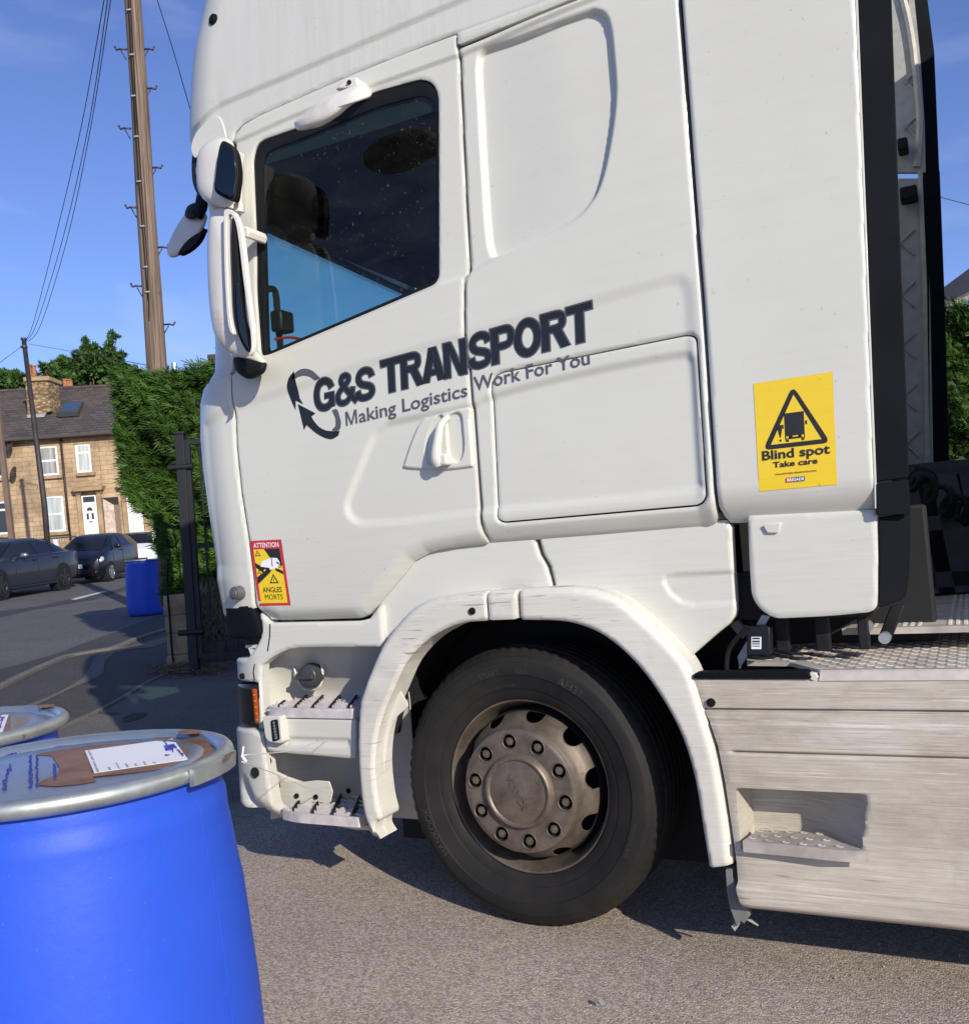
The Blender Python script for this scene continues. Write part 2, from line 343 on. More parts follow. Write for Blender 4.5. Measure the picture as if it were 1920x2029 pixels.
def panel(name, outline, mat, parent, surf=S, holes=(), feats=(), cell=.008, roll=.006, ret=.025, label=None, dep0=0., sharp=60, cz=None):
    """sculpted sheet: outline/holes in (u,z); feats = (poly, depth, soft width) pressed in (or out) along the surface"""
    outline = np.asarray(outline, float); lo = outline.min(0); hi = outline.max(0); nx = max(2, int((hi[0] - lo[0]) / cell) + 2); cz = cz or cell; nz_ = max(2, int((hi[1] - lo[1]) / cz) + 2)
    gx = lo[0] - cell * .5 + np.arange(nx + 1) * cell; gz = lo[1] - cz * .5 + np.arange(nz_ + 1) * cz
    X, Z = np.meshgrid(gx, gz); P = np.c_[X.ravel(), Z.ravel()]; W = nx + 1
    d, near = sdist(P, outline)
    for h in holes:
        d2, n2 = sdist(P, h); k = -d2 < d; d = np.where(k, -d2, d); near[k] = n2[k]
    i, j = np.meshgrid(np.arange(nx), np.arange(nz_)); a = (j * W + i).ravel(); quads = np.c_[a, a + 1, a + W + 1, a + W]
    dc = d[quads]; keep = (dc.min(1) > -min(cell, cz) * .72) & (dc.mean(1) > min(cell, cz) * .05); quads = quads[keep]
    ed = np.r_[quads[:, [0, 1]], quads[:, [1, 2]], quads[:, [2, 3]], quads[:, [3, 0]]]; key = np.sort(ed, 1); kk = key[:, 0].astype(np.int64) * 10000000 + key[:, 1]
    un, inv, cnt = np.unique(kk, return_inverse=True, return_counts=True); be = ed[cnt[inv] == 1]
    bv = np.unique(be); P[bv] = near[bv]; d[bv] = 0
    used = np.unique(quads); rm = -np.ones(len(P), int); rm[used] = np.arange(len(used)); P = P[used]; d = d[used]; quads = rm[quads]; be = rm[be]; bv = rm[bv]
    dep = np.full(len(P), float(dep0))
    for f in feats:
        if callable(f): dep += f(P); continue
        sdv, _ = sdist(P, f[0]); dep += f[1] * smooth(sdv / f[2] + .5)
    if roll: r = roll; dd = np.clip(d, 0, r); dep = dep + r - np.sqrt(np.maximum(0, r * r - (r - dd) ** 2))
    V = surf(P[:, 0], P[:, 1], dep); n0 = len(V); Wl = surf(P[bv, 0], P[bv, 1], dep[bv] + ret); W0 = V[bv]
    idx = -np.ones(n0, int); idx[bv] = np.arange(len(bv))
    nb = len(bv); wf = np.c_[n0 + idx[be[:, 1]], n0 + idx[be[:, 0]], n0 + nb + idx[be[:, 0]], n0 + nb + idx[be[:, 1]]]
    me = bpy.data.meshes.new(name); me.from_pydata(np.r_[V, W0, Wl].tolist(), [], quads.tolist() + (wf.tolist() if ret else []))
    return link(name, me, mat, parent, label, sharp)
def slab(name, px, Y0, Y1, mat, parent, r=0, bev=.003, label=None):
    """side-on plate traced at its own distance Y0, thick to Y1"""
    pts = roundpoly([hY(a, b, Y0)[[0, 2]] for a, b in px], r) if r else np.array([hY(a, b, Y0)[[0, 2]] for a, b in px])
    return MB().prism([(p[0], Y0, p[1]) for p in pts], (0, Y1 - Y0, 0)).build(name, mat, parent, label, bev=bev)
def text_mesh(body, off=0., size=1., space=1.):
    cu = bpy.data.curves.new('txt', 'FONT'); cu.body = body;  cu.size = size; cu.offset = off; cu.space_character = space; cu.resolution_u = 3
    o = bpy.data.objects.new('txt', cu); col.objects.link(o); dg = bpy.context.evaluated_depsgraph_get(); me = bpy.data.meshes.new_from_object(o.evaluated_get(dg))
    bpy.data.objects.remove(o); bpy.data.curves.remove(cu)
    bm = bmesh.new(); bm.from_mesh(me); bmesh.ops.triangulate(bm, faces=bm.faces)
    v = np.array([q.co[:2] for q in bm.verts]); f = [tuple(q.index for q in p.verts) for p in bm.faces]; bm.free(); bpy.data.meshes.remove(me); return v, f
def copies(d):
    # a heavier weight: the letter stacked with shifted copies of itself, each a hair above the last
    return [(0., 0.)] + ([(d * math.cos(PI / 4 * k), d * math.sin(PI / 4 * k)) for k in range(8)] if d > 1e-6 else [])
def subdiv(V, Fc, maxlen):
    bm = bmesh.new(); vs = [bm.verts.new((*p, 0)) for p in V]
    for q in Fc:
        try: bm.faces.new([vs[i] for i in q])
        except ValueError: pass
    for _ in range(7):
        es = [e for e in bm.edges if e.calc_length() > maxlen]
        if not es: break
        bmesh.ops.subdivide_edges(bm, edges=es, cuts=1); bmesh.ops.triangulate(bm, faces=bm.faces)
    bm.verts.index_update(); v = np.array([q.co[:2] for q in bm.verts]); f = [tuple(q.index for q in p.verts) for p in bm.faces]; bm.free(); return v, f
def quadmap(uv, q):
    q = np.array(q, float); a, b = uv[:, :1], uv[:, 1:]
    return (1 - a) * (1 - b) * q[0] + a * (1 - b) * q[1] + a * b * q[2] + (1 - a) * b * q[3]
def decal(name, V, Fc, fmap, mat, parent, label=None):
    me = bpy.data.meshes.new(name); me.from_pydata([tuple(map(float, fmap(p))) for p in V], [], Fc); return link(name, me, mat, parent, label, sharp=None)
# ============================================================ THE TRUCK
truck = thing('truck', 'white lorry tractor unit with dark haulage lettering and a dirty side skirt', 'truck', (0, 0, 0))
def nearline(poly, w_, depth, pw=2.):
    A = np.array(poly, float)
    def f(P):
        best = np.full(len(P), 1e9)
        for a, b in zip(A[:-1], A[1:]):
            ab = b - a; t = np.clip(((P - a) @ ab) / (ab @ ab), 0, 1); q = a + t[:, None] * ab; best = np.minimum(best, np.hypot(*(P - q).T))
        return depth * np.clip(1 - best / w_, 0, 1) ** pw
    return f
# --- outlines (photograph pixels -> skin coordinates)
seam_top = [(461.6, 276), (465, 262), (478, 246), (512, 226), (600, 187), (698.5, 143.7), (800, 103), (900, 66.4)]
door_r = [(902, 67), (904, 108), (911, 276), (918, 420), (924, 530), (923, 541), (917, 553), (916.5, 620), (917, 700), (924.5, 720), (934, 848), (940.5, 944), (945, 1010), (948, 1040), (956.5, 1075)]
door_b = [(953, 1078), (899, 1084.5), (860, 1090), (838, 1097), (809, 1113), (788.6, 1140), (747.7, 1188), (733, 1206), (719.4, 1220), (702.5, 1227), (617.7, 1229.8), (545, 1231), (527, 1229), (516, 1221), (508, 1207), (504.7, 1196.5)]
door_f = [(500.5, 1140), (492.7, 1078), (476.8, 976), (467, 883), (465.6, 832), (459.5, 780), (458.5, 739), (460, 707), (461, 560), (462, 403), (463, 300)]
win = [(494, 312), (500.7, 480), (500.7, 576), (510, 705), (530, 700), (865, 557), (864.5, 373), (864, 183), (853, 158.6), (829, 150), (737, 176), (583, 248), (513.5, 272), (500.7, 284.7)]
win_in = [(512, 330), (514, 470), (517, 590), (520, 696), (540, 688), (858, 551), (857, 373), (856, 205), (846, 188), (825, 182), (740, 205), (590, 268), (530, 290), (516, 302)]
DOOR = UZ(seam_top + door_r + door_b + door_f); WIN = roundpoly(UZ(win), .035, 4); WIN_IN = roundpoly(UZ(win_in), .03, 4)
band_top = UZ([(405, 842), (440, 818), (467, 806), (560, 775), (620, 757), (700, 730), (900, 672), (1060, 627), (1178, 595), (1325, 554)])
band_poly = np.r_[band_top, UZ([(1348, 552), (1361, 565), (1366, 600), (1372, 700), (1392, 1000), (1402, 1160), (440, 1420)])]
def band(P):
    s, _ = sdist(P, band_poly); return .0075 * smooth(s / .05 + .5)
shoulder = np.r_[UZ([(380, 800), (455, 742), (512, 715), (700, 634), (865, 563), (917, 547), (960, 521), (985, 504), (1072, 468), (1136, 433), (1187, 361)]), UZ([(1215, 200), (1215, -60), (380, -60)])]
def shoulderf(P):
    s, _ = sdist(P, shoulder); return .016 * smooth(s / .016 + .5) * (1 - smooth((P[:, 0] - .02) / .38))
scoop = UZ(spline([(684.6, 1008), (688, 985), (713, 921), (736, 867), (755, 848), (784, 834), (925, 806), (977, 783), (1156, 738), (1340, 702), (1366, 708), (1374, 730), (1380, 848), (1386, 950), (1376, 969), (1220, 988), (996, 1008), (940, 1014), (816, 1030), (720, 1036.5), (694, 1027)], 3, True))
trim = np.r_[UZ([(445, 292), (463, 279), (579, 227), (732, 168), (900, 108), (904, 108), (1345, -70)]), UZ([(1345, -160), (445, 150)])]
COMMON = [band, shoulderf, (scoop, .011, .032), (trim, -.010, .010)]
pl = [nearline(UZ([(953, 1078), (899, 1084.5), (838, 1097), (809, 1113), (747.7, 1188), (719.4, 1220), (702.5, 1227), (545, 1231), (516, 1221)]), .055, .032)]
door = panel('door', DOOR, M['white'], truck, holes=[WIN], feats=COMMON + pl, cell=.0065, roll=.004, ret=.03)
# window: rubber seal ring and the pane
panel('window_seal', WIN, M['rubber'], door, holes=[WIN_IN], cell=.009, roll=.003, ret=.02, dep0=.018 + .006)
panel('window_pane', WIN_IN, M['glass'], door, cell=.03, roll=0, ret=0, dep0=.018 + .012)
# rain channel strip above cab side, cab side wall
CB = [(957.6, 1076.5), (1050, 1070), (1200, 1059), (1398, 1043), (1408, 1040), (1413, 1034)]
side_px = [(907, 93), (1140.7, 2), (1346, -80)] + [(1346, 0), (1395, 600), (1413, 900), (1419.5, 1010), (1417, 1030)][1:] 
SIDE = UZ([(907, 93), (1020, 48), (1140.7, 2), (1338, -78), (1343, 0), (1366, 300), (1391, 600), (1407, 850), (1416, 1000), (1417, 1024), (1412, 1036), (1398, 1043), (1200, 1059), (1050, 1070), (968, 1076), (961, 1073), (955, 1052), (950, 1010), (945, 944), (938.5, 848), (929, 720), (921.5, 700), (921, 620), (921.5, 556), (927.5, 543), (928.5, 530), (922.5, 420), (915.5, 276), (908.5, 108)])
locker = UZ(roundpoly([(971, 742), (1358, 664), (1378, 667), (1398, 985), (1385, 1000), (996, 1034), (984, 1028)], [28, 8, 30, 8, 22, 22, 8]))
LOCK_IN = np.array([p for p in locker])
locker_gap, = [locker]
def grow(poly, d):
    c = poly; n = len(c); a = np.roll(c, 1, 0); b = np.roll(c, -1, 0); t = b - a; t /= np.linalg.norm(t, axis=1)[:, None] + 1e-9
    s = np.sign(np.sum(c[:, 0] * np.roll(c[:, 1], -1) - np.roll(c[:, 0], -1) * c[:, 1])); return c + s * d * np.c_[t[:, 1], -t[:, 0]]
emb = UZ(spline([(985, 503), (968, 494), (960, 440), (953, 330), (944, 170), (943, 118), (950, 98), (975, 87), (1040, 66), (1152, 26), (1180.6, 20), (1203, 37), (1213, 100), (1218, 192), (1206, 288), (1189, 361), (1168, 401), (1136, 433), (1072, 468)], 4, True))
emb_in = UZ(spline([(992, 499), (976, 480), (968, 440), (961, 330), (952, 170), (951, 125), (960, 108), (985, 97), (1040, 79), (1130, 45), (1165, 36), (1187, 48), (1198, 100), (1200, 192), (1190, 290), (1177, 361), (1158, 396), (1128, 428), (1068, 464)], 4, True))
plc = [nearline(UZ([(960, 1077), (1200, 1059), (1412, 1040)]), .085, .045)]
cab_side = panel('side_panel', SIDE, M['white'], truck, holes=[grow(locker, .0045)], feats=COMMON + plc + [(emb, .022, .014)], cell=.0065, roll=.007, ret=.03)
ld = panel('locker_door', grow(locker, -.001), M['white'], truck, feats=COMMON, cell=.0065, roll=.003, ret=.02)
panel('locker_recess', grow(locker, .02), M['black'], truck, feats=COMMON, cell=.03, roll=0, ret=0, dep0=.03)
STRIP = UZ([(907, 64), (1078, 2), (1335, -98), (1337, -84), (1135, -4), (1020, 43), (907, 88)])
panel('rain_channel', STRIP, M['white_roof'], truck, feats=[lambda P: -.004], cell=.008, roll=.004, ret=.02)
# roof with its pressed line, wrapping round the front corner
zr = 3.98
roof_b = UZ([(1345, -103), (1078, 0), (904, 61), (895, 62), (800, 99), (698.5, 139.7), (600, 183), (512, 222), (476, 242), (461, 258), (456, 276)])
ROOF = np.r_[np.array([[roof_b[0][0], zr], [roof_b[0][0], roof_b[0][1]]]), roof_b[1:], [[-1.30, 2.93], [-1.72, 2.90], [-1.72, zr]]]
rl = np.r_[UZ([(372, 300), (392, 243), (437, 205), (640, 117), (907, 0), (1100, -85), (1345, -190)]), [[.7, 2.5], [-1.8, 2.5]]]
roof = panel('roof', ROOF, M['white_roof'], truck, feats=[(rl, .012, .014)], cell=.009, roll=.006, ret=.03)
FR = np.array([[-3.5, 2.90], [-1.725, 2.90], [-1.725, zr], [-3.5, zr]])
panel('roof_front', FR, M['white_roof'], truck, cell=.06, roll=0, ret=.03)
MB().hexa([(-1.2, .22, zr - .04), (.7, .1, zr - .04), (.7, 2.3, zr - .04), (-1.2, 2.2, zr - .04)], [(-1.0, .25, zr), (.7, .13, zr + .02), (.7, 2.27, zr + .02), (-1.0, 2.15, zr)]).build('roof_top', M['white_roof'], truck)
# front corner + front
CORN = np.r_[UZ([(456, 739), (456, 780), (461.5, 832), (463, 883), (472.5, 976), (488.5, 1078), (496, 1140), (500, 1196), (503, 1205)]), [[-1.22, 1.11], [-1.60, 1.10], [-1.60, 2.02]], UZ([(440, 742)])]
corner = panel('corner_panel', CORN, M['white'], truck, feats=[band], cell=.0085, roll=.006, ret=.03)
panel('front_panel', [[-3.5, 1.12], [-1.605, 1.12], [-1.605, 2.02], [-3.5, 2.02]], M['white'], truck, cell=.06, roll=0, ret=.03)
PIL = np.r_[UZ([(457, 737), (457, 600), (458, 403), (459, 290), (452, 280)]), [[-1.26, 2.93], [-1.27, 2.02]]]
panel('windscreen_pillar', PIL, M['white'], truck, cell=.010, roll=.005, ret=.03)
panel('windscreen', [[-3.35, 2.03], [-1.28, 2.03], [-1.27, 2.89], [-3.35, 2.89]], M['wsglass'], truck, cell=.04, roll=0, ret=0, dep0=.01)
panel('windscreen_surround', [[-3.5, 2.00], [-1.262, 2.00], [-1.262, 2.91], [-3.5, 2.91]], M['rubber'], truck, holes=[np.array([[-3.3, 2.06], [-1.36, 2.06], [-1.36, 2.84], [-3.3, 2.84]])], cell=.03, roll=0, ret=.01, dep0=.015)
# far side, back wall, lining
MB().box((-1.1, 2.38, 1.32), (.74, 2.42, zr)).build('far_side_panel', M['white'], truck)
MB().box((.70, .06, 1.34), (.74, 2.37, zr - .05)).build('back_wall', M['white_roof'], truck)
cl = MB(); cl.box((-1.05, 2.33, 1.36), (.69, 2.375, 3.1)); cl.box((.655, .08, 1.36), (.695, 2.33, 3.1)); cl.box((-1.36, .30, 2.93), (.69, 2.33, 2.97)); cl.box((-1.05, .06, 2.93), (.69, .30, 2.97)); cl.box((-1.05, .06, 1.34), (.69, 2.33, 1.37))
cl.box((.15, .14, 1.4), (.64, 2.2, 2.3)); cl.box((-.10, .10, 1.45), (.14, .16, 2.95)); cl.box((-1.325, .16, 2.835), (-1.18, 2.2, 2.99)); cl.box((-1.24, .02, 2.86), (.1, .16, 2.99))
cl.build('cab_lining', flat('navy_lining', (.010, .013, .022), .8), truck)
ds = MB(); ds.box((-1.34, .25, 1.42), (-.78, 2.25, 1.98)); ds.box((-1.2, .5, 1.98), (-.95, 1.0, 2.05)); ds.build('dashboard', M['darkplastic'], truck, bev=.03)
P1 = hX(521, 690, -1.05); P2 = hX(519, 585, -1.05); P3 = hX(545, 583, -1.05); P4 = hX(556, 690, -1.05)
MB().tube(spline([P1, P1 * .4 + P2 * .6, P2 + (0, .01, .01), P3 + (0, 0, .015), P3 * .5 + P4 * .5, P4], 5), .014, 8).build('grab_rail', M['darkplastic'], truck)
a = hX(548, 612, -1.0); b = hX(572, 660, -1.0)
MB().box((-1.04, a[1], b[2]), (-.98, b[1] + .02, a[2])).build('cab_device', M['darkplastic'], truck, bev=.012)
MB().tube(spline([hX(545, 672, -.95), hX(575, 668, -.95), hX(605, 675, -.95), hX(640, 690, -.95)], 5), .006, 6).build('red_cable', M['red'], truck)
# --- door furniture
def plate_at(pts, surf=S, dep=0.): return [surf(*uz(p, surf), dep) for p in pts]
hp = spline([(815, 930), (795, 926), (797, 915), (812, 870), (830, 832), (850, 824), (926, 804), (929, 830), (933, 880), (935.5, 922), (930, 926), (880, 932)], 3, True)
HP = UZ(hp); hl = UZ(spline([(846, 914), (843, 890), (850, 855), (866, 826), (873, 832), (866, 860), (866, 905), (858, 918)], 4, True)); hr = UZ(spline([(890, 900), (886, 860), (884, 836), (893, 822), (908, 822), (912, 850), (914, 890), (905, 912)], 4, True))
hnd_out = UZ(spline([(806, 925), (822, 880), (838, 838), (856, 831), (905, 815), (922, 822), (926, 900), (916, 918), (860, 926)], 3, True))
hplate = panel('handle_plate', HP, M['white'], door, feats=[lambda P: -.016 + .011 + .013, (hl, .042, .018), (hr, .044, .016)], cell=.004, roll=.012, ret=.03)
hpt = [uz(p) for p in [(884, 826), (877, 850), (874, 880), (872, 905), (873, 917)]]
MB().tube([S(*q, dd) for q, dd in zip(spline(hpt, 4), np.interp(np.linspace(0, 1, 17), [0, .2, .6, .85, 1], [.012, -.020, -.028, -.024, -.016]))], list(np.interp(np.linspace(0, 1, 17), [0, .4, 1], [.011, .016, .024])), 14).build('handle', M['white'], door, sharp=80)
q = S(*uz((878, 912)), -.03); lk = MB(); lk.box((q[0] - .024, -.052, q[2] - .020), (q[0] + .030, .0, q[2] + .020)); lk.build('lock_block', M['white'], door, bev=.008, seg=3)
q = S(*uz((877, 912)), -.036); MB().cyl((q[0], -.0545, q[2]), (q[0], -.045, q[2]), .0085, n=16).build('keyhole', M['rubber'], door)
# --- blobs: mirror shells and the like
def pod(name, c, ax, mat, parent, e=2.6, n=30, taper=0., flatn=None, sharp=180, jag=0, bend=0.):
    """superellipsoid; ax = three half-axis vectors (wide, high, deep); flatn cuts the +deep side at that fraction"""
    ax = [np.array(a, float) for a in ax]; vs = []; f = lambda t, p: math.copysign(abs(t) ** (2 / p), t)
    m_ = n // 2
    for i in range(m_ + 1):
        th = -PI / 2 + PI * i / m_
        for k in range(n):
            ph = 2 * PI * k / n; a = f(math.cos(th), e) * f(math.cos(ph), e); dz = f(math.cos(th), e) * f(math.sin(ph), e); b = f(math.sin(th), e)
            if flatn is not None: dz = min(dz, flatn)
            a *= 1 + taper * b; vs.append(np.array(c) + ax[0] * (a + bend * b * b) + ax[1] * b + ax[2] * dz)
    fs = [(i * n + k, i * n + (k + 1) % n, (i + 1) * n + (k + 1) % n, (i + 1) * n + k) for i in range(m_) for k in range(n)]
    o = MB(); o.add(vs, fs); ob = o.build(name, mat, parent, sharp=sharp); bm = bmesh.new(); bm.from_mesh(ob.data); bmesh.ops.remove_doubles(bm, verts=bm.verts, dist=1e-5); bmesh.ops.recalc_face_normals(bm, faces=bm.faces); bm.to_mesh(ob.data); bm.free()
    return ob
def px_axes(cx, cy, w_, h_, Y, lean=0.):
    """centre and image-plane half axes (w_,h_ px) of a thing at distance plane Y"""
    c = hY(cx, cy, Y); dd = (c - CAM) @ (RC[:, 1]); k = dd / F; ca, sa = math.cos(lean), math.sin(lean)
    rx, uz_ = RC[:, 0], RC[:, 2]; return c, (rx * ca + uz_ * sa) * w_ * k, (-rx * sa + uz_ * ca) * h_ * k
def traced_shell(name, px, Y, bulge, mat, parent, back=None, e=.5, rings=7, label=None, skew=(0, 0)):
    """rounded solid: the traced outline lies at its widest section; it domes towards -v and +v across its own depth"""
    P = np.array([hY(a, b, Y) for a, b in px]); c = P.mean(0); v = (c - CAM) / np.linalg.norm(c - CAM); N = len(P); back = bulge if back is None else back
    vs = []; ring = []
    def lay(t, amp, sgn):
        s = math.cos(t) ** e; return [c + (p - c) * s + sgn * v * amp * math.sin(t) + np.array([skew[0], 0, skew[1]]) * math.sin(t) * (1 if sgn < 0 else 0) for p in P]
    for i in range(rings, 0, -1): vs += lay(PI / 2 * .93 * i / rings, bulge, -1)
    vs += list(P)
    for i in range(1, rings + 1): vs += lay(PI / 2 * .93 * i / rings, back, 1)
    R_ = 2 * rings + 1; fs = [(i * N + k, i * N + (k + 1) % N, (i + 1) * N + (k + 1) % N, (i + 1) * N + k) for i in range(R_ - 1) for k in range(N)]
    fs += [tuple(range(N)), tuple(range((R_ - 1) * N, R_ * N))[::-1]]
    return MB().add(vs, fs).build(name, mat, parent, label, sharp=70)
# wide-angle mirror (upper)
w1 = spline([(420, 404), (402, 392), (391, 370), (389, 330), (394, 300), (410, 282), (432, 272), (455, 276), (466, 294), (472, 335), (469, 372), (462, 402), (445, 411)], 4, True)
mir = traced_shell('wide_angle_mirror', w1, -.22, .045, M['mirror_shell'], truck, back=.10, e=.55)
g1 = spline([(426, 352), (432, 300), (440, 279), (452, 283), (465, 300), (471, 340), (468, 372), (463, 396), (448, 393), (428, 381), (424, 366)], 4, True)
def face_on(name, px, Y0, Y1, t, mat, parent):
    """a bevelled pane: left edge nearer at Y0, right edge at Y1"""
    xs_ = [p[0] for p in px]; a, b = min(xs_), max(xs_); P = [hY(p[0], p[1], Y0 + (Y1 - Y0) * (p[0] - a) / (b - a)) for p in px]; return MB().prism(P, (-.0, t, 0)).build(name, mat, parent, bev=.003)
face_on('mirror_rim', g1, -.285, -.262, .03, M['rubber'], mir)
gi = (np.array(g1) - np.mean(g1, 0)) * .86 + np.mean(g1, 0); mg = face_on('mirror_glass', gi, -.294, -.270, .004, M['mirror'], mir)
# main mirror
w2 = spline([(430, 412), (416, 425), (411, 480), (412, 560), (418, 630), (428, 668), (452, 697), (482, 707), (496, 700), (499, 660), (494, 600), (486, 520), (478, 440), (466, 416), (448, 409)], 4, True)
mir2 = traced_shell('main_mirror', w2, -.20, .05, M['mirror_shell'], truck, back=.10, e=.5)
g2 = spline([(462, 424), (468, 470), (473, 540), (480, 620), (492, 690), (486, 692), (472, 664), (463, 620), (460, 540), (458, 470)], 4, True)
face_on('mirror_rim', g2, -.262, -.245, .03, M['rubber'], mir2)
g3 = spline([(472, 556), (477, 590), (484, 640), (492, 684), (489, 688), (477, 662), (470, 620), (468, 575)], 4, True)
face_on('mirror_glass', g3, -.270, -.255, .004, M['mirror'], mir2)
lip = spline([(447, 414), (462, 418), (474, 440), (480, 470), (488, 540), (496, 610), (502, 660), (500, 695), (492, 704), (497, 690), (496, 660), (488, 600), (480, 540), (473, 480), (466, 440), (456, 424), (449, 440), (450, 520), (455, 620), (463, 660), (455, 655), (449, 620), (444, 520), (443, 430)], 3, True)
face_on('shell_lip', lip, -.266, -.262, .02, M['mirror_shell'], mir2)
MB().tube([hY(474, 404, -.20), hY(474, 420, -.20)], .02).build('mirror_joint', M['mirror_shell'], truck)
MB().tube([hY(428, 400, -.16), hY(432, 425, -.16)], .03).build('mirror_joint', M['mirror_shell'], truck)
MB().prism([hY(a, b, -.12) for a, b in [(478, 446), (490, 448), (493, 458), (490, 470), (480, 468)]], (0, .11, 0)).build('mirror_bracket', M['mirror_shell'], truck, bev=.006)
MB().prism([hY(a, b, -.15) for a, b in [(426, 402), (431, 402), (433, 300), (437, 282), (433, 280), (426, 300)]], (.0, .14, 0)).build('mirror_bracket', M['mirror_shell'], truck, bev=.006)
# black foot of the mirror arm
foot = spline([(462, 712), (470, 706), (500, 712), (525, 716), (529, 724), (524, 738), (508, 748), (492, 751), (475, 742), (465, 730)], 4, True)
traced_shell('mirror_foot', foot, -.10, .05, M['rubber'], truck, back=.10)
ft2 = spline([(455, 690), (470, 688), (500, 690), (520, 704), (530, 722), (520, 722), (495, 714), (470, 709), (458, 706)], 4, True)
traced_shell('mirror_foot_cover', ft2, -.095, .05, M['white'], truck, back=.09)
# front mirror hanging ahead of the windscreen
w3 = spline([(334, 506), (331, 496), (336, 476), (350, 448), (366, 424), (382, 410), (396, 408), (409, 424), (410, 436), (402, 456), (388, 480), (366, 500), (345, 510)], 4, True)
fm = traced_shell('front_mirror', w3, .55, .05, M['mirror_shell'], truck, back=.08)
g4 = spline([(353, 504), (362, 486), (378, 470), (398, 458), (403, 452), (392, 476), (374, 494)], 4, True)
face_on('mirror_glass', g4, .475, .46, .03, M['rubber'], fm)
MB().tube([hY(404, 380, .5), hY(398, 412, .5), hY(388, 428, .49)], .03, 10).build('front_mirror_arm', M['rubber'], truck)
a_ = spline([(370, 410), (382, 402), (392, 402), (398, 414), (390, 430), (378, 434), (366, 428)], 4, True)
traced_shell('front_mirror_cap', a_, .50, .03, M['darkplastic'], truck)
# visor end: pale housing with the smoked blade beneath
v1 = [(371, 348), (379, 290), (386, 262), (412, 235), (428, 229), (436, 232), (442, 250), (447, 271), (432, 270), (408, 282), (395, 298), (392, 340), (380, 318), (375, 335)]
vz = spline([(379, 300), (379, 285), (388, 262), (410, 238), (427, 229), (438, 236), (446, 262), (446, 274), (425, 275), (405, 287), (394, 300), (386, 312)], 3, True)
MB().prism([hY(a, b, -.01) for a, b in vz], (-.03, .55, 0)).build('sun_visor', M['white'], truck, bev=.012, seg=3)
vd = spline([(380, 308), (393, 300), (398, 330), (398, 372), (396, 388), (388, 380), (380, 355)], 3, True)
MB().prism([hY(a, b, .01) for a, b in vd], (-.03, .6, 0)).build('visor_blade', M['darkplastic'], truck, bev=.004)
# kerb mirror over the door window
km = spline([(583, 246), (588, 236), (625, 205), (650, 190), (700, 170), (722, 167), (735, 178), (733, 192), (700, 205), (672, 228), (640, 248), (610, 256), (590, 257)], 4, True)
kmo = traced_shell('kerb_mirror', km, -.22, .07, M['mirror_shell'], truck, back=.08, e=.7)
MB().prism([hY(a, b, -.08) for a, b in [(663, 176), (688, 152), (706, 151), (710, 172)]], (0, .09, 0)).build('bracket', M['mirror_shell'], kmo, bev=.006)
MB().cyl(hY(692, 162, -.085), hY(692, 162, -.06), .008).build('bracket_hole', M['rubber'], kmo)
# small marks on the skin
def cap(name, p, r, mat, parent, surf=S, h=.006, n=20, inner=True):
    q = uz(p, surf); a = surf(q[0], q[1], .004); b = surf(q[0], q[1], -h); o = MB().cyl(a, b, r, r * .9, n); o.cyl(b, surf(q[0], q[1], -h - .003), r * .55, r * .5, n); return o.build(name, mat, parent)
cap('roof_plug', (423, 38), .024, M['rubber'], roof)
# ---------------------------------------------------------- lettering
def letter(name, body, quad, mat, parent, off=0., lift=.0015, label=None, surf=S, maxlen=.05, feats=COMMON, space=1., yr=None):
    V, Fc = text_mesh(body, off, 1., space); lo = V.min(0); hi = V.max(0)
    if yr: lo[1], hi[1] = yr
    q = np.array(quad, float); cs = [uz(p, surf) for p in q]; AV = []; AF = []; n = 0; kk = 0
    for sx, sy in [(0., 0.)]:
        uv = (V + [sx, sy] - lo) / (hi - lo); W, F2 = subdiv(quadmap(uv, cs), Fc, maxlen); dep = np.zeros(len(W))
        for f in feats: dep += f(W) if callable(f) else f[1] * smooth(sdist(W, f[0])[0] / f[2] + .5)
        AV += surf(W[:, 0], W[:, 1], dep - lift - .00008 * kk).tolist(); AF += [tuple(i + n for i in x) for x in F2]; n += len(W); kk += 1
    me = bpy.data.meshes.new(name); me.from_pydata(AV, [], AF); return link(name, me, mat, parent, label, sharp=None)
LQ = dict(yr=(0., .72))
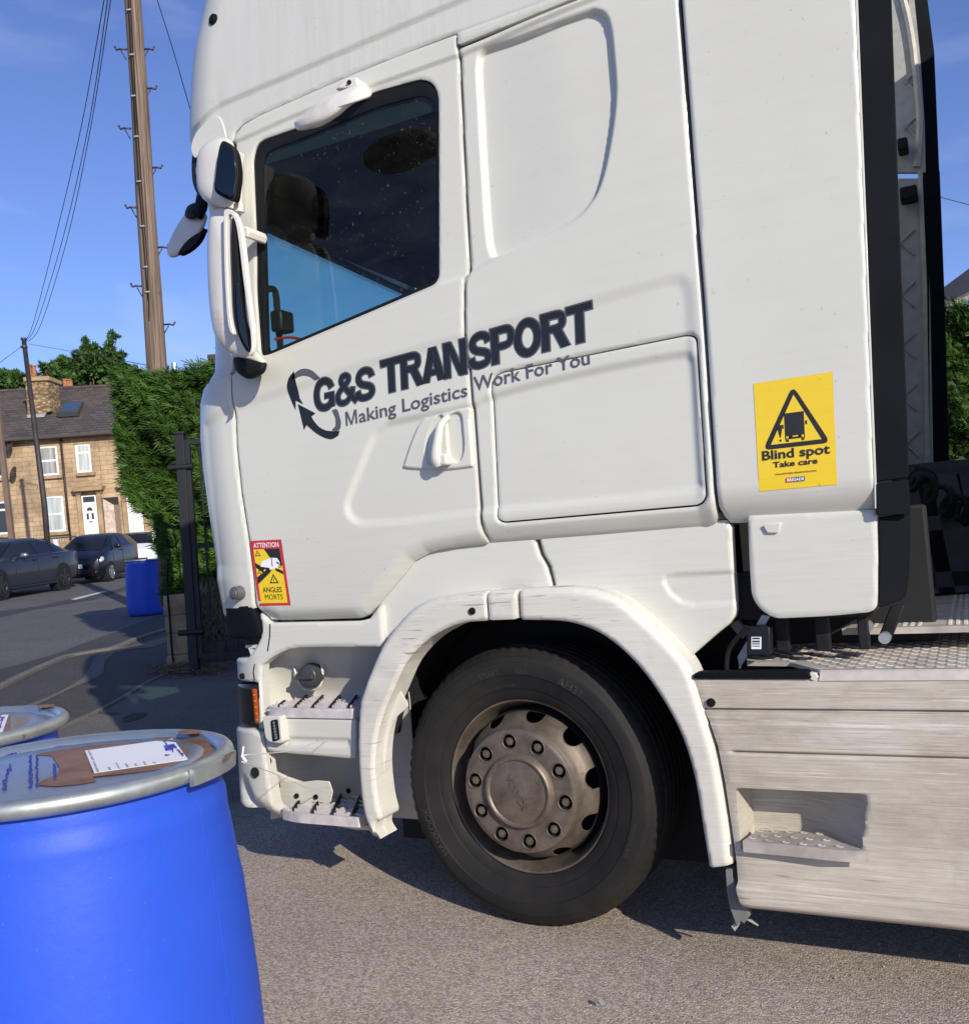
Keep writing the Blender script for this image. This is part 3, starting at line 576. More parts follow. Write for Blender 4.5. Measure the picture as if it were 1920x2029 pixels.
# "G&S TRANSPORT": a hand-cut heavy grotesque; grey edge below, near-black face above
def gs(p): return spline(p, 4).tolist()
GLY = {
 'T': (.70, [('s', [(-.02, .91), (.70, .91)], .18), ('s', [(.34, 0), (.34, .83)], .215)]),
 'R': (.76, [('s', [(.105, 0), (.105, 1)], .21), ('s', [(.20, .915)] + gs([(.40, .915), (.53, .895), (.60, .83), (.61, .74), (.60, .64), (.53, .57), (.40, .545)]) + [(.20, .545)], .17), ('p', [(.34, .465), (.56, .50), (.80, 0), (.56, 0)])]),
 'A': (.76, [('p', [(-.02, 0), (.21, 0), (.38, .60), (.38, 1), (.27, 1)]), ('p', [(.78, 0), (.55, 0), (.381, .60), (.381, 1), (.49, 1)]), ('p', [(.255, .19), (.505, .19), (.46, .35), (.30, .35)])]),
 'N': (.80, [('s', [(.105, 0), (.105, 1)], .20), ('s', [(.665, 0), (.665, 1)], .20), ('p', [(.08, 1), (.26, 1), (.69, 0), (.51, 0)])]),
 'S': (.70, [('s', gs([(.055, .31), (.10, .16), (.22, .09), (.36, .08), (.50, .11), (.585, .20), (.58, .33), (.48, .42), (.34, .47), (.20, .53), (.12, .63), (.11, .76), (.19, .87), (.33, .92), (.47, .90), (.56, .83), (.60, .71)]), .18)]),
 'P': (.70, [('s', [(.105, 0), (.105, 1)], .21), ('s', [(.20, .915)] + gs([(.40, .915), (.53, .895), (.605, .80), (.615, .69), (.60, .58), (.53, .49), (.40, .46)]) + [(.20, .46)], .17)]),
 'O': (.83, [('c', [(.405 + .305 * math.cos(t), .5 + .42 * math.sin(t)) for t in np.linspace(0, 2 * PI, 30, endpoint=False)], .20)]),
 'G': (.83, [('s', gs([(.69, .68), (.62, .83), (.50, .91), (.37, .915), (.23, .85), (.13, .70), (.10, .50), (.13, .30), (.22, .15), (.36, .085), (.50, .09), (.62, .16), (.68, .22)]), .19), ('p', [(.41, .52), (.78, .52), (.78, .06), (.62, .06), (.59, .36), (.41, .36)])]),
 '&': (.80, [('s', gs([(.80, .04), (.66, .20), (.42, .50), (.27, .70), (.25, .81), (.31, .90)]), .155), ('s', gs([(.30, .895), (.42, .925), (.52, .87), (.53, .77), (.46, .68), (.30, .56), (.14, .42), (.09, .29)]), .15), ('s', gs([(.09, .30), (.13, .15), (.25, .08), (.40, .09), (.52, .17), (.63, .32), (.68, .50)]), .15)]),
}
def heavy(name, word, quad, mat, parent, e, lift, kern=0.):
    cs = [uz(p) for p in quad]; tot = sum(GLY[c][0] for c in word); AV = []; AF = []; x = 0.; kk = 0
    def emit(V, Fc):
        nonlocal kk
        V = np.array(V, float); uv = np.c_[(V[:, 0] + x) / tot, V[:, 1]]; W, F2 = subdiv(quadmap(uv, cs), Fc, .05); dep = np.zeros(len(W))
        for f in COMMON: dep += f(W) if callable(f) else f[1] * smooth(sdist(W, f[0])[0] / f[2] + .5)
        n = len(AV); AV.extend(surfv(W, dep - lift - .00009 * kk)); AF.extend([tuple(i + n for i in q) for q in F2]); kk += 1
    def surfv(W, d): return S(W[:, 0], W[:, 1], d).tolist()
    for gi_, ch in enumerate(word):
        kk = 4 * (gi_ % 2)
        for it in GLY[ch][1]:
            if it[0] == 'p':
                P = np.array(it[1], float); P = grow(P, e) if e else P; emit(P, [tuple(range(len(P)))])
            else:
                P = np.array(it[1], float); N = len(P); w_ = it[2] / 2 + e; cl = it[0] == 'c'
                if not cl and e: P[0] -= (P[1] - P[0]) / np.linalg.norm(P[1] - P[0]) * e; P[-1] += (P[-1] - P[-2]) / np.linalg.norm(P[-1] - P[-2]) * e
                Lf = []; Rt = []
                for i in range(N):
                    a = P[i - 1] if (i or cl) else P[i]; b = P[(i + 1) % N] if (i < N - 1 or cl) else P[i]; d = b - a; d /= np.linalg.norm(d) + 1e-9; nn = np.array([-d[1], d[0]]); Lf.append(P[i] + nn * w_); Rt.append(P[i] - nn * w_)
                V = Lf + Rt; emit(V, [(i, N + i, N + (i + 1) % N, (i + 1) % N) for i in range(N if cl else N - 1)])
        x += GLY[ch][0]
    me = bpy.data.meshes.new(name); me.from_pydata(AV, [], AF); return link(name, me, mat, parent, sharp=None)
def two_tone(word, quad, parent):
    heavy('lettering_edge', word, quad, M['greyvinyl'], parent, .042, .0010); heavy('lettering', word, quad, M['text'], parent, 0., .0024)
two_tone('G&S', [(622, 817), (742, 787), (739, 724), (619, 755)], door)
two_tone('TRAN', [(757, 780), (926, 738), (923, 669), (754, 715)], door)
two_tone('SPORT', [(930, 733), (1174, 671), (1171, 596), (927, 665)], cab_side)
GLY['M'] = (.95, [('s', [(.07, 0), (.07, 1)], .14), ('s', [(.83, 0), (.83, 1)], .14), ('p', [(.05, 1), (.20, 1), (.51, 0), (.39, 0)]), ('p', [(.70, 1), (.85, 1), (.51, 0), (.39, 0)])])
heavy('slogan', 'M', [(684, 843.5), (708, 837.5), (706, 810), (682, 816)], M['greyvinyl'], door, 0., .002)
letter('slogan', 'aking Logistics', [(710, 837), (925, 784), (924, 756), (708, 809)], M['greyvinyl'], door, off=.014, lift=.002, yr=(0, .76))
letter('slogan', 'Work For You', [(938, 774), (1168, 720), (1166, 691), (936, 744)], M['greyvinyl'], cab_side, off=.014, lift=.002, yr=(0, .76))
def skin_patch(name, px, mat, parent, lift=.0015, surf=S, feats=COMMON, maxlen=.04):
    W = UZ(px, surf); bm = bmesh.new(); vs = [bm.verts.new((*p, 0)) for p in W]; bm.faces.new(vs); bmesh.ops.triangulate(bm, faces=bm.faces); bm.verts.index_update()
    V = np.array([v.co[:2] for v in bm.verts]); Fc = [tuple(v.index for v in f.verts) for f in bm.faces]; bm.free(); V, Fc = subdiv(V, Fc, maxlen)
    dep = np.zeros(len(V))
    for f in feats: dep += f(V) if callable(f) else f[1] * smooth(sdist(V, f[0])[0] / f[2] + .5)
    P = surf(V[:, 0], V[:, 1], dep - lift); me = bpy.data.meshes.new(name); me.from_pydata(P.tolist(), [], Fc); o = link(name, me, mat, parent, sharp=None)
    bm = bmesh.new(); bm.from_mesh(me)
    for f in bm.faces:
        if f.normal.y > 0: f.normal_flip()
    bm.to_mesh(me); bm.free(); return o
def B_(u, v): return (400 + .31983 * u, 560 + .31983 * v)
skin_patch('emblem_grey', list(spline([B_(*p) for p in [(562, 600), (575, 565), (605, 540), (645, 532), (690, 548), (732, 590)]], 3)) + list(spline([B_(*p) for p in [(700, 605), (668, 582), (630, 575), (595, 585), (570, 602)]], 3)), M['greyvinyl'], door)
skin_patch('emblem_dark', list(spline([B_(*p) for p in [(572, 548), (540, 590), (527, 650), (540, 710), (575, 790)]], 3)) + [B_(*p) for p in [(575, 728), (622, 752), (600, 715), (562, 650), (558, 600)]], M['text'], door)
skin_patch('emblem_arrow', [B_(*p) for p in [(588, 750), (698, 808), (672, 828)]] + list(spline([B_(*p) for p in [(684, 850), (720, 892), (770, 916), (848, 918)]], 3)) + list(spline([B_(*p) for p in [(840, 945), (800, 968), (755, 960), (700, 930), (642, 880)]], 3)) + [B_(627, 912)], M['text'], door)
skin_patch('emblem_grey', list(spline([B_(*p) for p in [(800, 790), (830, 782), (848, 830), (856, 870), (845, 912), (800, 912), (822, 885), (822, 840)]], 3)), M['greyvinyl'], door)
# ANGLES MORTS sticker on the door foot (42 x 25 cm sheet) — corners in the photograph
AQ = [(511, 1201), (574, 1201 - 1), (555, 1069), (493, 1072)]
AQU = np.array([uz(p) for p in AQ])
def apt(u, v): return quadmap(np.array([[u, v]]), AQU)[0]
def sticker_poly(name, pts, mat, parent, Q, surf, lift, feats=()):
    W = quadmap(np.array(pts, float), Q); bm = bmesh.new(); vs = [bm.verts.new((*p, 0)) for p in W]; bm.faces.new(vs); bmesh.ops.triangulate(bm, faces=bm.faces); bm.verts.index_update()
    V = np.array([v.co[:2] for v in bm.verts]); Fc = [tuple(v.index for v in f.verts) for f in bm.faces]; bm.free(); V, Fc = subdiv(V, Fc, .06)
    dep = np.zeros(len(V))
    for f in feats: dep += f(V) if callable(f) else f[1] * smooth(sdist(V, f[0])[0] / f[2] + .5)
    me = bpy.data.meshes.new(name); me.from_pydata(surf(V[:, 0], V[:, 1], dep - lift).tolist(), [], Fc); return link(name, me, mat, parent, sharp=None)
def sticker_text(name, body, box, mat, parent, Q, surf, lift, off=.02, feats=(), yr=(0, .72)):
    V, Fc = text_mesh(body, off); lo = V.min(0); hi = V.max(0)
    if yr: lo[1], hi[1] = yr
    AV = []; AF = []; n = 0; kk = 0
    for sx, sy in [(0., 0.)]:
        uv = (V + [sx, sy] - lo) / (hi - lo); uv = uv * [box[2] - box[0], box[3] - box[1]] + [box[0], box[1]]; W = quadmap(uv, Q); dep = np.zeros(len(W))
        for f in feats: dep += f(W) if callable(f) else f[1] * smooth(sdist(W, f[0])[0] / f[2] + .5)
        AV += surf(W[:, 0], W[:, 1], dep - lift - .00005 * kk).tolist(); AF += [tuple(i + n for i in x) for x in Fc]; n += len(W); kk += 1
    me = bpy.data.meshes.new(name); me.from_pydata(AV, [], AF); return link(name, me, mat, parent, sharp=None)
FT = COMMON + pl
st = sticker_poly('angles_morts_sticker', [(0, 0), (1, 0), (1, 1), (0, 1)], M['red'], door, AQU, S, .0010, FT)
sticker_poly('sticker_field', [(.08, .04), (.92, .04), (.92, .865), (.08, .865)], M['yellow'], door, AQU, S, .0018, FT)
for poly in ([(.42, .865), (.92, .865), (.92, .60), (.70, .62)], [(.08, .585), (.30, .50), (.35, .58), (.08, .66)], [(.08, .44), (.08, .33), (.50, .50), (.60, .56), (.50, .58)], [(.78, .56), (.92, .52), (.92, .47), (.70, .53)]):
    sticker_poly('sticker_stripe', poly, M['inkblack'], door, AQU, S, .0024, FT)
sticker_poly('pictured_lorry', [(.24, .60), (.30, .68), (.62, .73), (.80, .72), (.86, .66), (.86, .585), (.52, .545), (.26, .575)], M['paper'], door, AQU, S, .0030, FT)
for poly in ([(.24, .60), (.52, .575), (.52, .545), (.26, .575)], [(.60, .62), (.62, .73), (.64, .73), (.62, .58)], [(.40, .56), (.44, .565), (.44, .525), (.40, .53)], [(.70, .565), (.75, .57), (.75, .53), (.70, .535)], [(.76, .67), (.84, .65), (.84, .62), (.77, .64)]):
    sticker_poly('pictured_lorry_detail', poly, M['inkblack'], door, AQU, S, .0036, FT)
def tri_sign(cx, cy, s):
    o = [(cx - s, cy - s * .42), (cx + s, cy - s * .42), (cx, cy + s * .6)]; i_ = [(cx - s * .62, cy - s * .30), (cx + s * .62, cy - s * .30), (cx, cy + s * .36)]
    sticker_poly('small_triangle', o, M['inkblack'], door, AQU, S, .0030, FT); sticker_poly('small_triangle_field', i_, M['yellow'], door, AQU, S, .0034, FT)
    sticker_poly('exclamation_bar', [(cx - s * .06, cy - .18 * s), (cx + s * .06, cy - .18 * s), (cx + s * .06, cy + s * .2), (cx - s * .06, cy + s * .2)], M['inkblack'], door, AQU, S, .0038, FT)
tri_sign(.20, .80, .09); tri_sign(.60, .40, .14); tri_sign(.17, .52, .06); tri_sign(.84, .60, .05)
sticker_text('sticker_text', 'ATTENTION', (.10, .89, .90, .965), M['paper'], door, AQU, S, .0024, .012, FT)
sticker_text('sticker_text', 'ANGLES', (.20, .205, .80, .285), M['inkblack'], door, AQU, S, .0028, .010, FT)
sticker_text('sticker_text', 'MORTS', (.24, .095, .80, .175), M['inkblack'], door, AQU, S, .0028, 0., FT)
# ============================================================ truck: deflectors, fenders, arches, wheel, skirts, steps
def E_(u, v): return (1420 + .3027 * u, 560 + .3027 * v)
def G_(u, v): return (1320 + .4035 * u, 1100 + .4035 * v)
def C_(u, v): return (420 + .28249 * u, 1140 + .28249 * v)
def J_(u, v): return (720 + .40512 * u, 1100 + .40512 * v)
SD = flatS(-.03, lambda u, z: .03 * np.maximum(0, z - 3.0))
DF = UZ([(1348, -60), (1351, 0), (1373, 300), (1396, 600), (1412, 850), (1421.5, 1004), (1430, 1024), (1438, 1036), (1452, 1037), (1601.6, 1030.7), (1728.8, 1021), (1734, 1012), (1734.5, 990), (1732.5, 953.5), (1727, 800), (1718, 560), (1706, 240), (1695, 0), (1693, -60)], SD)
DF = np.r_[DF, [[DF[-1][0], 3.95], [DF[0][0], 3.95]]]
dfb = nearline(UZ([(1410, 1037), (1601, 1031), (1740, 1020)], SD), .11, .06)
defl = panel('side_deflector', DF, M['white'], truck, surf=SD, feats=[dfb], cell=.0075, roll=.007, ret=.035)
# hinge gap and the dark pillar behind the seam
MB().box((.70, .04, 1.36), (.80, .08, 3.95)).build('seam_backing', M['black'], truck)
def strip(name, px, mat, Y0, Y1, th=.02, parent=truck, bev=.003):
    xs_ = [p[0] for p in px]; a, b = min(xs_), max(xs_); P = [hY(p[0], p[1], Y0 + (Y1 - Y0) * (p[0] - a) / (b - a)) for p in px]; return MB().prism(P, (0, th, 0)).build(name, mat, parent, bev=bev)
strip('deflector_edge', [(1697, -160), (1697.5, 0), (1720, 560), (1727, 720), (1735, 953), (1736, 955), (1799, 946), (1800, 940), (1795, 772), (1786, 560), (1766, 0), (1760, -160)], M['edge'], -.022, .0)
strip('deflector_edge', [(1735, 959), (1735, 1018), (1741, 1022), (1803, 1019), (1802, 985), (1799, 950)], M['edge'], -.028, -.005)
MB().prism([hY(a, b, -.027) for a, b in [(1693, -40), (1698, -40), (1736, 953), (1737, 1008), (1733, 1008), (1731.5, 953)]], (0, .02, 0)).build('edge_lip', M['white'], truck, bev=.001)
# lower side box under the deflector
SB = flatS(.0)
sbx = roundpoly([(1481, 1022), (1738, 1010), (1741, 1100), (1740, 1199), (1727, 1213), (1647, 1221), (1534, 1226), (1507, 1210), (1489, 1184), (1484, 1110)], [4, 4, 40, 10, 20, 60, 22, 20, 40, 60])
sbox = panel('lower_side_deflector', UZ(sbx, SB), M['skirt'] if False else M['white_low'], truck, surf=SB, cell=.008, roll=.006, ret=.04)
strip('lower_deflector_edge', [(1741, 1024), (1742, 1100), (1741, 1204), (1760, 1199), (1785, 1190), (1795, 1180), (1801, 1130), (1803, 1017)], M['edge'], .0, .03)
strip('fixing_bracket', [E_(300, 1590), E_(425, 1570), E_(400, 1640), E_(330, 1640)], M['white_low'], -.01, -.01, .03)
# blind spot sticker
BQ = [(1504.5, 973.5), (1659, 960), (1650, 736), (1493, 760)]
BQU = np.array([uz(p, SD) for p in BQ]); LFT = [dfb]
bs = sticker_poly('blind_spot_sticker', [(0, 0), (1, 0), (1, 1), (0, 1)], M['yellow'], defl, BQU, SD, .0012, LFT)
def sp(pts, mat=None, lift=.0022, name='sticker_mark'): return sticker_poly(name, pts, mat or M['inkblack'], defl, BQU, SD, lift, LFT)
tri = roundpoly([(.08, .375), (.94, .375), (.50, .93)], [.09, .09, .09]); sp(tri, name='warning_triangle')
ti_ = [(.185, .415), (.83, .415), (.505, .845)]; sp(ti_, M['yellow'], .0030, 'triangle_field')
lor = [(.375, .46), (.625, .46), (.625, .685), (.375, .685)]; sp(lor, None, .0038, 'pictured_lorry')
sp([(.375, .445), (.42, .445), (.42, .425), (.39, .425)], None, .0038); sp([(.58, .445), (.625, .445), (.61, .425), (.58, .425)], None, .0038); sp([(.375, .448), (.625, .448), (.625, .47), (.375, .47)], None, .0038)
for a in ((.39, .455), (.585, .455)): sp([(a[0], a[1]), (a[0] + .028, a[1]), (a[0] + .028, a[1] + .02), (a[0], a[1] + .02)], M['yellow'], .0045)
sp([(.47, .465), (.54, .465), (.54, .475), (.47, .475)], M['yellow'], .0045)
sp([(.345, .555), (.362, .55), (.362, .585), (.345, .587)], None, .0038); sp([(.636, .565), (.660, .565), (.660, .60), (.636, .60)], None, .0038)
sp(roundpoly([(.283, .55), (.285, .585), (.34, .585), (.342, .55), (.318, .47), (.307, .47)], [.01] * 6, 3), None, .0038, 'exclamation_bar'); sp([(.30, .435), (.325, .435), (.328, .45), (.313, .457), (.298, .45)], None, .0038, 'exclamation_dot')
def stt(body, box, mat, off=.02, lift=.003, yr=(0, .74), name='sticker_text'): return sticker_text(name, body, box, mat, defl, BQU, SD, lift, off, LFT, yr)
stt('Blind spot', (.065, .283, .93, .366), M['inkblack'], .022, yr=(0, .70)); stt('Take care', (.20, .205, .77, .258), M['inkblack'], .025)
stt('www.brigade-electronics.com', (.22, .135, .75, .152), M['inkblack'], .02)
sp([(.36, .06), (.445, .06), (.445, .10), (.36, .10)], M['red'], .0030); sp([(.445, .06), (.60, .06), (.60, .10), (.445, .10)], M['blue'], .0030)
stt('BRIGADE', (.372, .067, .59, .093), M['paper'], .03, .0038)
# far-side deflector, seen past the cab from its ribbed inside
fd = MB(); zg_ = hY(1830, 341, 2.30)[2]; fd.prism([hY(a, b, 2.30) for a, b in [(1640, 353), (1836, 353), (1843, 600), (1850, 960), (1856, 1180), (1700, 1190)]], (0, .025, 0)); fd.prism([hY(a, b, 2.30) for a, b in [(1600, 341), (1834, 341), (1832, 240), (1824, 120), (1812, 0), (1798, -90), (1560, -90)]], (0, .025, 0))
fe = MB()
def fpt(px, py, Y=2.29): return hY(px, py, Y)
ribs = fd
for cx, cy in [(1800, 160), (1800, 250), (1790, 480), (1791, 583), (1793, 685), (1794, 787), (1800, 880)]:
    for sx in (-1, 1):
        a = fpt(cx - 6, cy, 2.294); b = fpt(cx + 22, cy + sx * 26, 2.294); ribs.tube([a, b], .006, 5)
    ribs.cyl(fpt(cx - 6, cy, 2.30), fpt(cx - 6, cy, 2.28), .012, n=10)
far = fd.build('far_side_deflector', flat('grey_inner_plastic', (.36, .36, .33), .6), truck)
fl_ = MB(); fl_.tube(spline([fpt(1816, 330), fpt(1822, 240), fpt(1812, 120), fpt(1800, 40), fpt(1780, -40)], 5), .018, 6); fl_.tube([fpt(1823, 340), fpt(1832, 560), fpt(1838, 960)], .012, 6); fl_.build('inner_flange', flat('cream_flange', (.45, .43, .37), .6), far)
strip('far_deflector_edge', [(1832, 342), (1861, 338), (1851, 100), (1838, 0), (1832, -90), (1780, -90), (1797, 0), (1812, 100), (1822, 240)], M['edge'], 2.29, 2.33, .02, far)
strip('far_deflector_edge', [(1828, 342), (1862, 338), (1872, 600), (1882, 960), (1842, 960), (1836, 600)], M['edge'], 2.29, 2.33, .02, far)
for a, b in (((1777, 276), (1800, 296)), ((1782, 373), (1819, 392))):
    p = fpt(a[0], a[1], 2.2); q = fpt(b[0], b[1], 2.2); MB().box((p[0], 2.18, q[2]), (q[0], 2.28, p[2])).build('stay_bracket', M['rubber'], far, bev=.01)
# ---------------------------------------------------------- fenders
FS = flatS(.035)
ff = [(518, 1215), (700, 1205), (745, 1150), (790, 1100), (860, 1060), (1060, 1050), (1062, 1072), (1070, 1098), (1084, 1122), (1096, 1158), (1096, 1180), (1000, 1180), (900, 1190), (820, 1215), (780, 1250), (756, 1290), (753, 1296)]
ffr = UZ([(752, 1180), (790, 1100), (860, 1060), (1056, 1050), (1059, 1070), (1068, 1098), (1082, 1122), (1093, 1158), (1095, 1184), (1000, 1192), (900, 1200), (820, 1225), (785, 1262), (757, 1300), (753.5, 1276), (750, 1198)], FS)
panel('front_fender', ffr, M['white_low'], truck, surf=FS, cell=.0075, roll=.005, ret=.03)
ind = UZ([(1500, 1133), (1445, 1134), (1334, 1139), (1318, 1144), (1314, 1154), (1327, 1176), (1350, 1194), (1376, 1200), (1449, 1195), (1500, 1194)], FS)
rf = UZ([(1066, 1050), (1068, 1070), (1076, 1098), (1090, 1122), (1099, 1158), (1100, 1184), (1160, 1182), (1240, 1212), (1310, 1270), (1354, 1309), (1372, 1298), (1420, 1256), (1444, 1237), (1455, 1222), (1458, 1210), (1454, 1150), (1449, 1046), (1440, 1030)], FS)
panel('rear_fender', rf, M['white_low'], truck, surf=FS, feats=[(ind, .009, .008)], cell=.0065, roll=.007, ret=.035)
# ---------------------------------------------------------- wheel arch (three pieces) and its liner
AS = flatS(-.075)
outer = spline([(744, 1667), (728, 1645), (714, 1603), (705, 1507), (707, 1408), (716.6, 1367), (731, 1329), (753, 1280), (781, 1240), (813, 1207), (850, 1188), (902, 1177.5), (963, 1172), (1024, 1168.5), (1101, 1164), (1157.5, 1167), (1206, 1179), (1242.6, 1200), (1307, 1257), (1352, 1306.6), (1372, 1344), (1394, 1416), (1418, 1497), (1434, 1586), (1445, 1660), (1450, 1716)], 3)
inner = spline([(1404.7, 1722), (1392.5, 1647), (1376, 1546), (1352, 1465), (1319.6, 1400), (1279, 1339), (1238.6, 1294.5), (1198, 1262), (1157.5, 1242), (1109, 1231), (1028, 1229), (963, 1230.5), (910.4, 1236), (874, 1250), (837.5, 1274), (801, 1315), (777, 1367), (756.5, 1416), (744, 1465), (740, 1525), (746, 1586), (754, 1623), (742, 1630), (740, 1648), (750, 1668)], 3)
o_uz = UZ(outer, AS); i_uz = UZ(inner, AS)
def clipx(a, b):
    """the part of the arch between photograph columns a and b (for the upper run)"""
    return None
k1 = [i for i, p in enumerate(outer) if p[0] > 960][0]; k2 = [i for i, p in enumerate(outer) if p[0] > 1026][0]
j1 = [i for i, p in enumerate(inner) if p[0] < 966][0]; j2 = [i for i, p in enumerate(inner) if p[0] < 1034][0]
bowl = lambda P: 0 * P[:, 0]
archlip = nearline(i_uz, .014, .006)
outlip = nearline(o_uz, .024, .018)
A1 = np.r_[o_uz[:k1], UZ([(961.5, 1172.2), (965.5, 1230.3)], AS), i_uz[j1:]]; A2 = np.r_[UZ([(965, 1172), (1022, 1169), (1025, 1227), (970, 1229)], AS)]; A3 = np.r_[UZ([(1027.5, 1168.4)], AS), o_uz[k2:], i_uz[:j2], UZ([(1031, 1229)], AS)]
wa = panel('wheel_arch', A1, M['arch'], truck, surf=AS, feats=[archlip, outlip], cell=.0075, roll=.007, ret=.11)
panel('arch_clip', A2, M['arch'], truck, surf=AS, feats=[outlip], cell=.0075, roll=.005, ret=.05, dep0=-.004)
wb = panel('wheel_arch', A3, M['arch'], truck, surf=AS, feats=[archlip, outlip], cell=.0075, roll=.007, ret=.11)
cap('arch_plug', (936, 1211), .013, M['rubber'], wa, AS)
WC = np.array([0., 0., .48])
def arcstrip(name, R0, a0, a1, Y0, Y1, mat, th=.012, n=40, cx=.01, cz=.48, fn=None):
    o = MB(); A = np.radians(np.linspace(a0, a1, n)); vs = []
    for a in A:
        r = R0 + (fn(math.degrees(a)) if fn else 0)
        for rr, y in ((r, Y0), (r, Y1), (r + th, Y1), (r + th, Y0)): vs.append((cx + rr * math.cos(a), y, cz + rr * math.sin(a)))
    fs = []
    for i in range(n - 1):
        b = i * 4; fs += [(b + k, b + (k + 1) % 4, b + 4 + (k + 1) % 4, b + 4 + k) for k in range(4)]
    fs += [(0, 1, 2, 3), ((n - 1) * 4 + 3, (n - 1) * 4 + 2, (n - 1) * 4 + 1, (n - 1) * 4)]; o.add(vs, fs); return o.build(name, mat, truck, bev=.002)
linM = flat('dark_liner', (.012, .013, .016), .75)
arcstrip('mudguard', .640, 12, 168, .04, .52, linM, .010, 60)
arcstrip('mudguard_skin', .652, 8, 62, .055, .34, M['arch'], .012, 40)
MB().box((-.80, .50, .12), (.80, .52, 1.32)).build('inner_liner', linM, truck)
# torn inside edge of the front arch
fl2 = spline([J_(150, 620), J_(165, 650), J_(180, 665), J_(200, 700), J_(217, 740), J_(180, 775), J_(150, 810), J_(125, 880), J_(108, 1000), J_(104, 1150), J_(108, 1290), J_(122, 1365), J_(50, 1375), J_(20, 1300), J_(10, 1100), J_(20, 950), J_(60, 800), J_(110, 690)], 2, True)
MB().prism([hY(a, b, -.005) for a, b in fl2], (0, .006, 0)).build('inner_flap', M['arch'], truck, bev=.001)
# mudflap behind the arch, frayed
mf = [(1437, 1724), (1451, 1722), (1452, 1740), (1462, 1770), (1480, 1800), (1486, 1815), (1474, 1832), (1468, 1826), (1460, 1838), (1454, 1822), (1446, 1800), (1440, 1770)]
MB().prism([hY(a, b, -.05) for a, b in mf], (0, .03, 0)).build('mudflap', flat('grey_flap', (.16, .16, .155), .8, bmp=.5), truck, bev=.002)
MB().prism([hY(a, b, -.04) for a, b in [(1449, 1836), (1458, 1830), (1462, 1838), (1456, 1846)]], (0, .03, 0)).build('frayed_end', M['skirt'], truck)
MB().prism([hY(a, b, -.03) for a, b in [(1480, 1824), (1487, 1825), (1502, 1836)]], (0, .01, 0)).build('frayed_end', M['skirt'], truck)
# ---------------------------------------------------------- wheel
tm, tt_, tb = nodes('tyre_rubber'); tb.inputs['Roughness'].default_value = .7; tb.inputs['Specular IOR Level'].default_value = .35
cc_ = mix(tt_, ramp(tt_, noise(tt_, 6, 6, .6), .35, .7), (.007, .007, .008), (.019, .0165, .014))
tt_.links.new(cc_, tb.inputs['Base Color']); bump(tt_, tb, noise(tt_, 60, 4), .15, .002); M['tyre'] = tm
sm, st_, sb_ = nodes('dusty_wheel_steel'); sb_.inputs['Roughness'].default_value = .48; sb_.inputs['Metallic'].default_value = .55
cs = mix(st_, ramp(st_, noise(st_, 9, 7, .65), .35, .68), (.115, .093, .072), (.255, .212, .168)); cs = mix(st_, mul(st_, ramp(st_, noise(st_, 40, 3), .6, .7), .35), cs, (.10, .08, .06))
st_.links.new(cs, sb_.inputs['Base Color']); bump(st_, sb_, noise(st_, 70, 4), .15, .001); M['wheel'] = sm
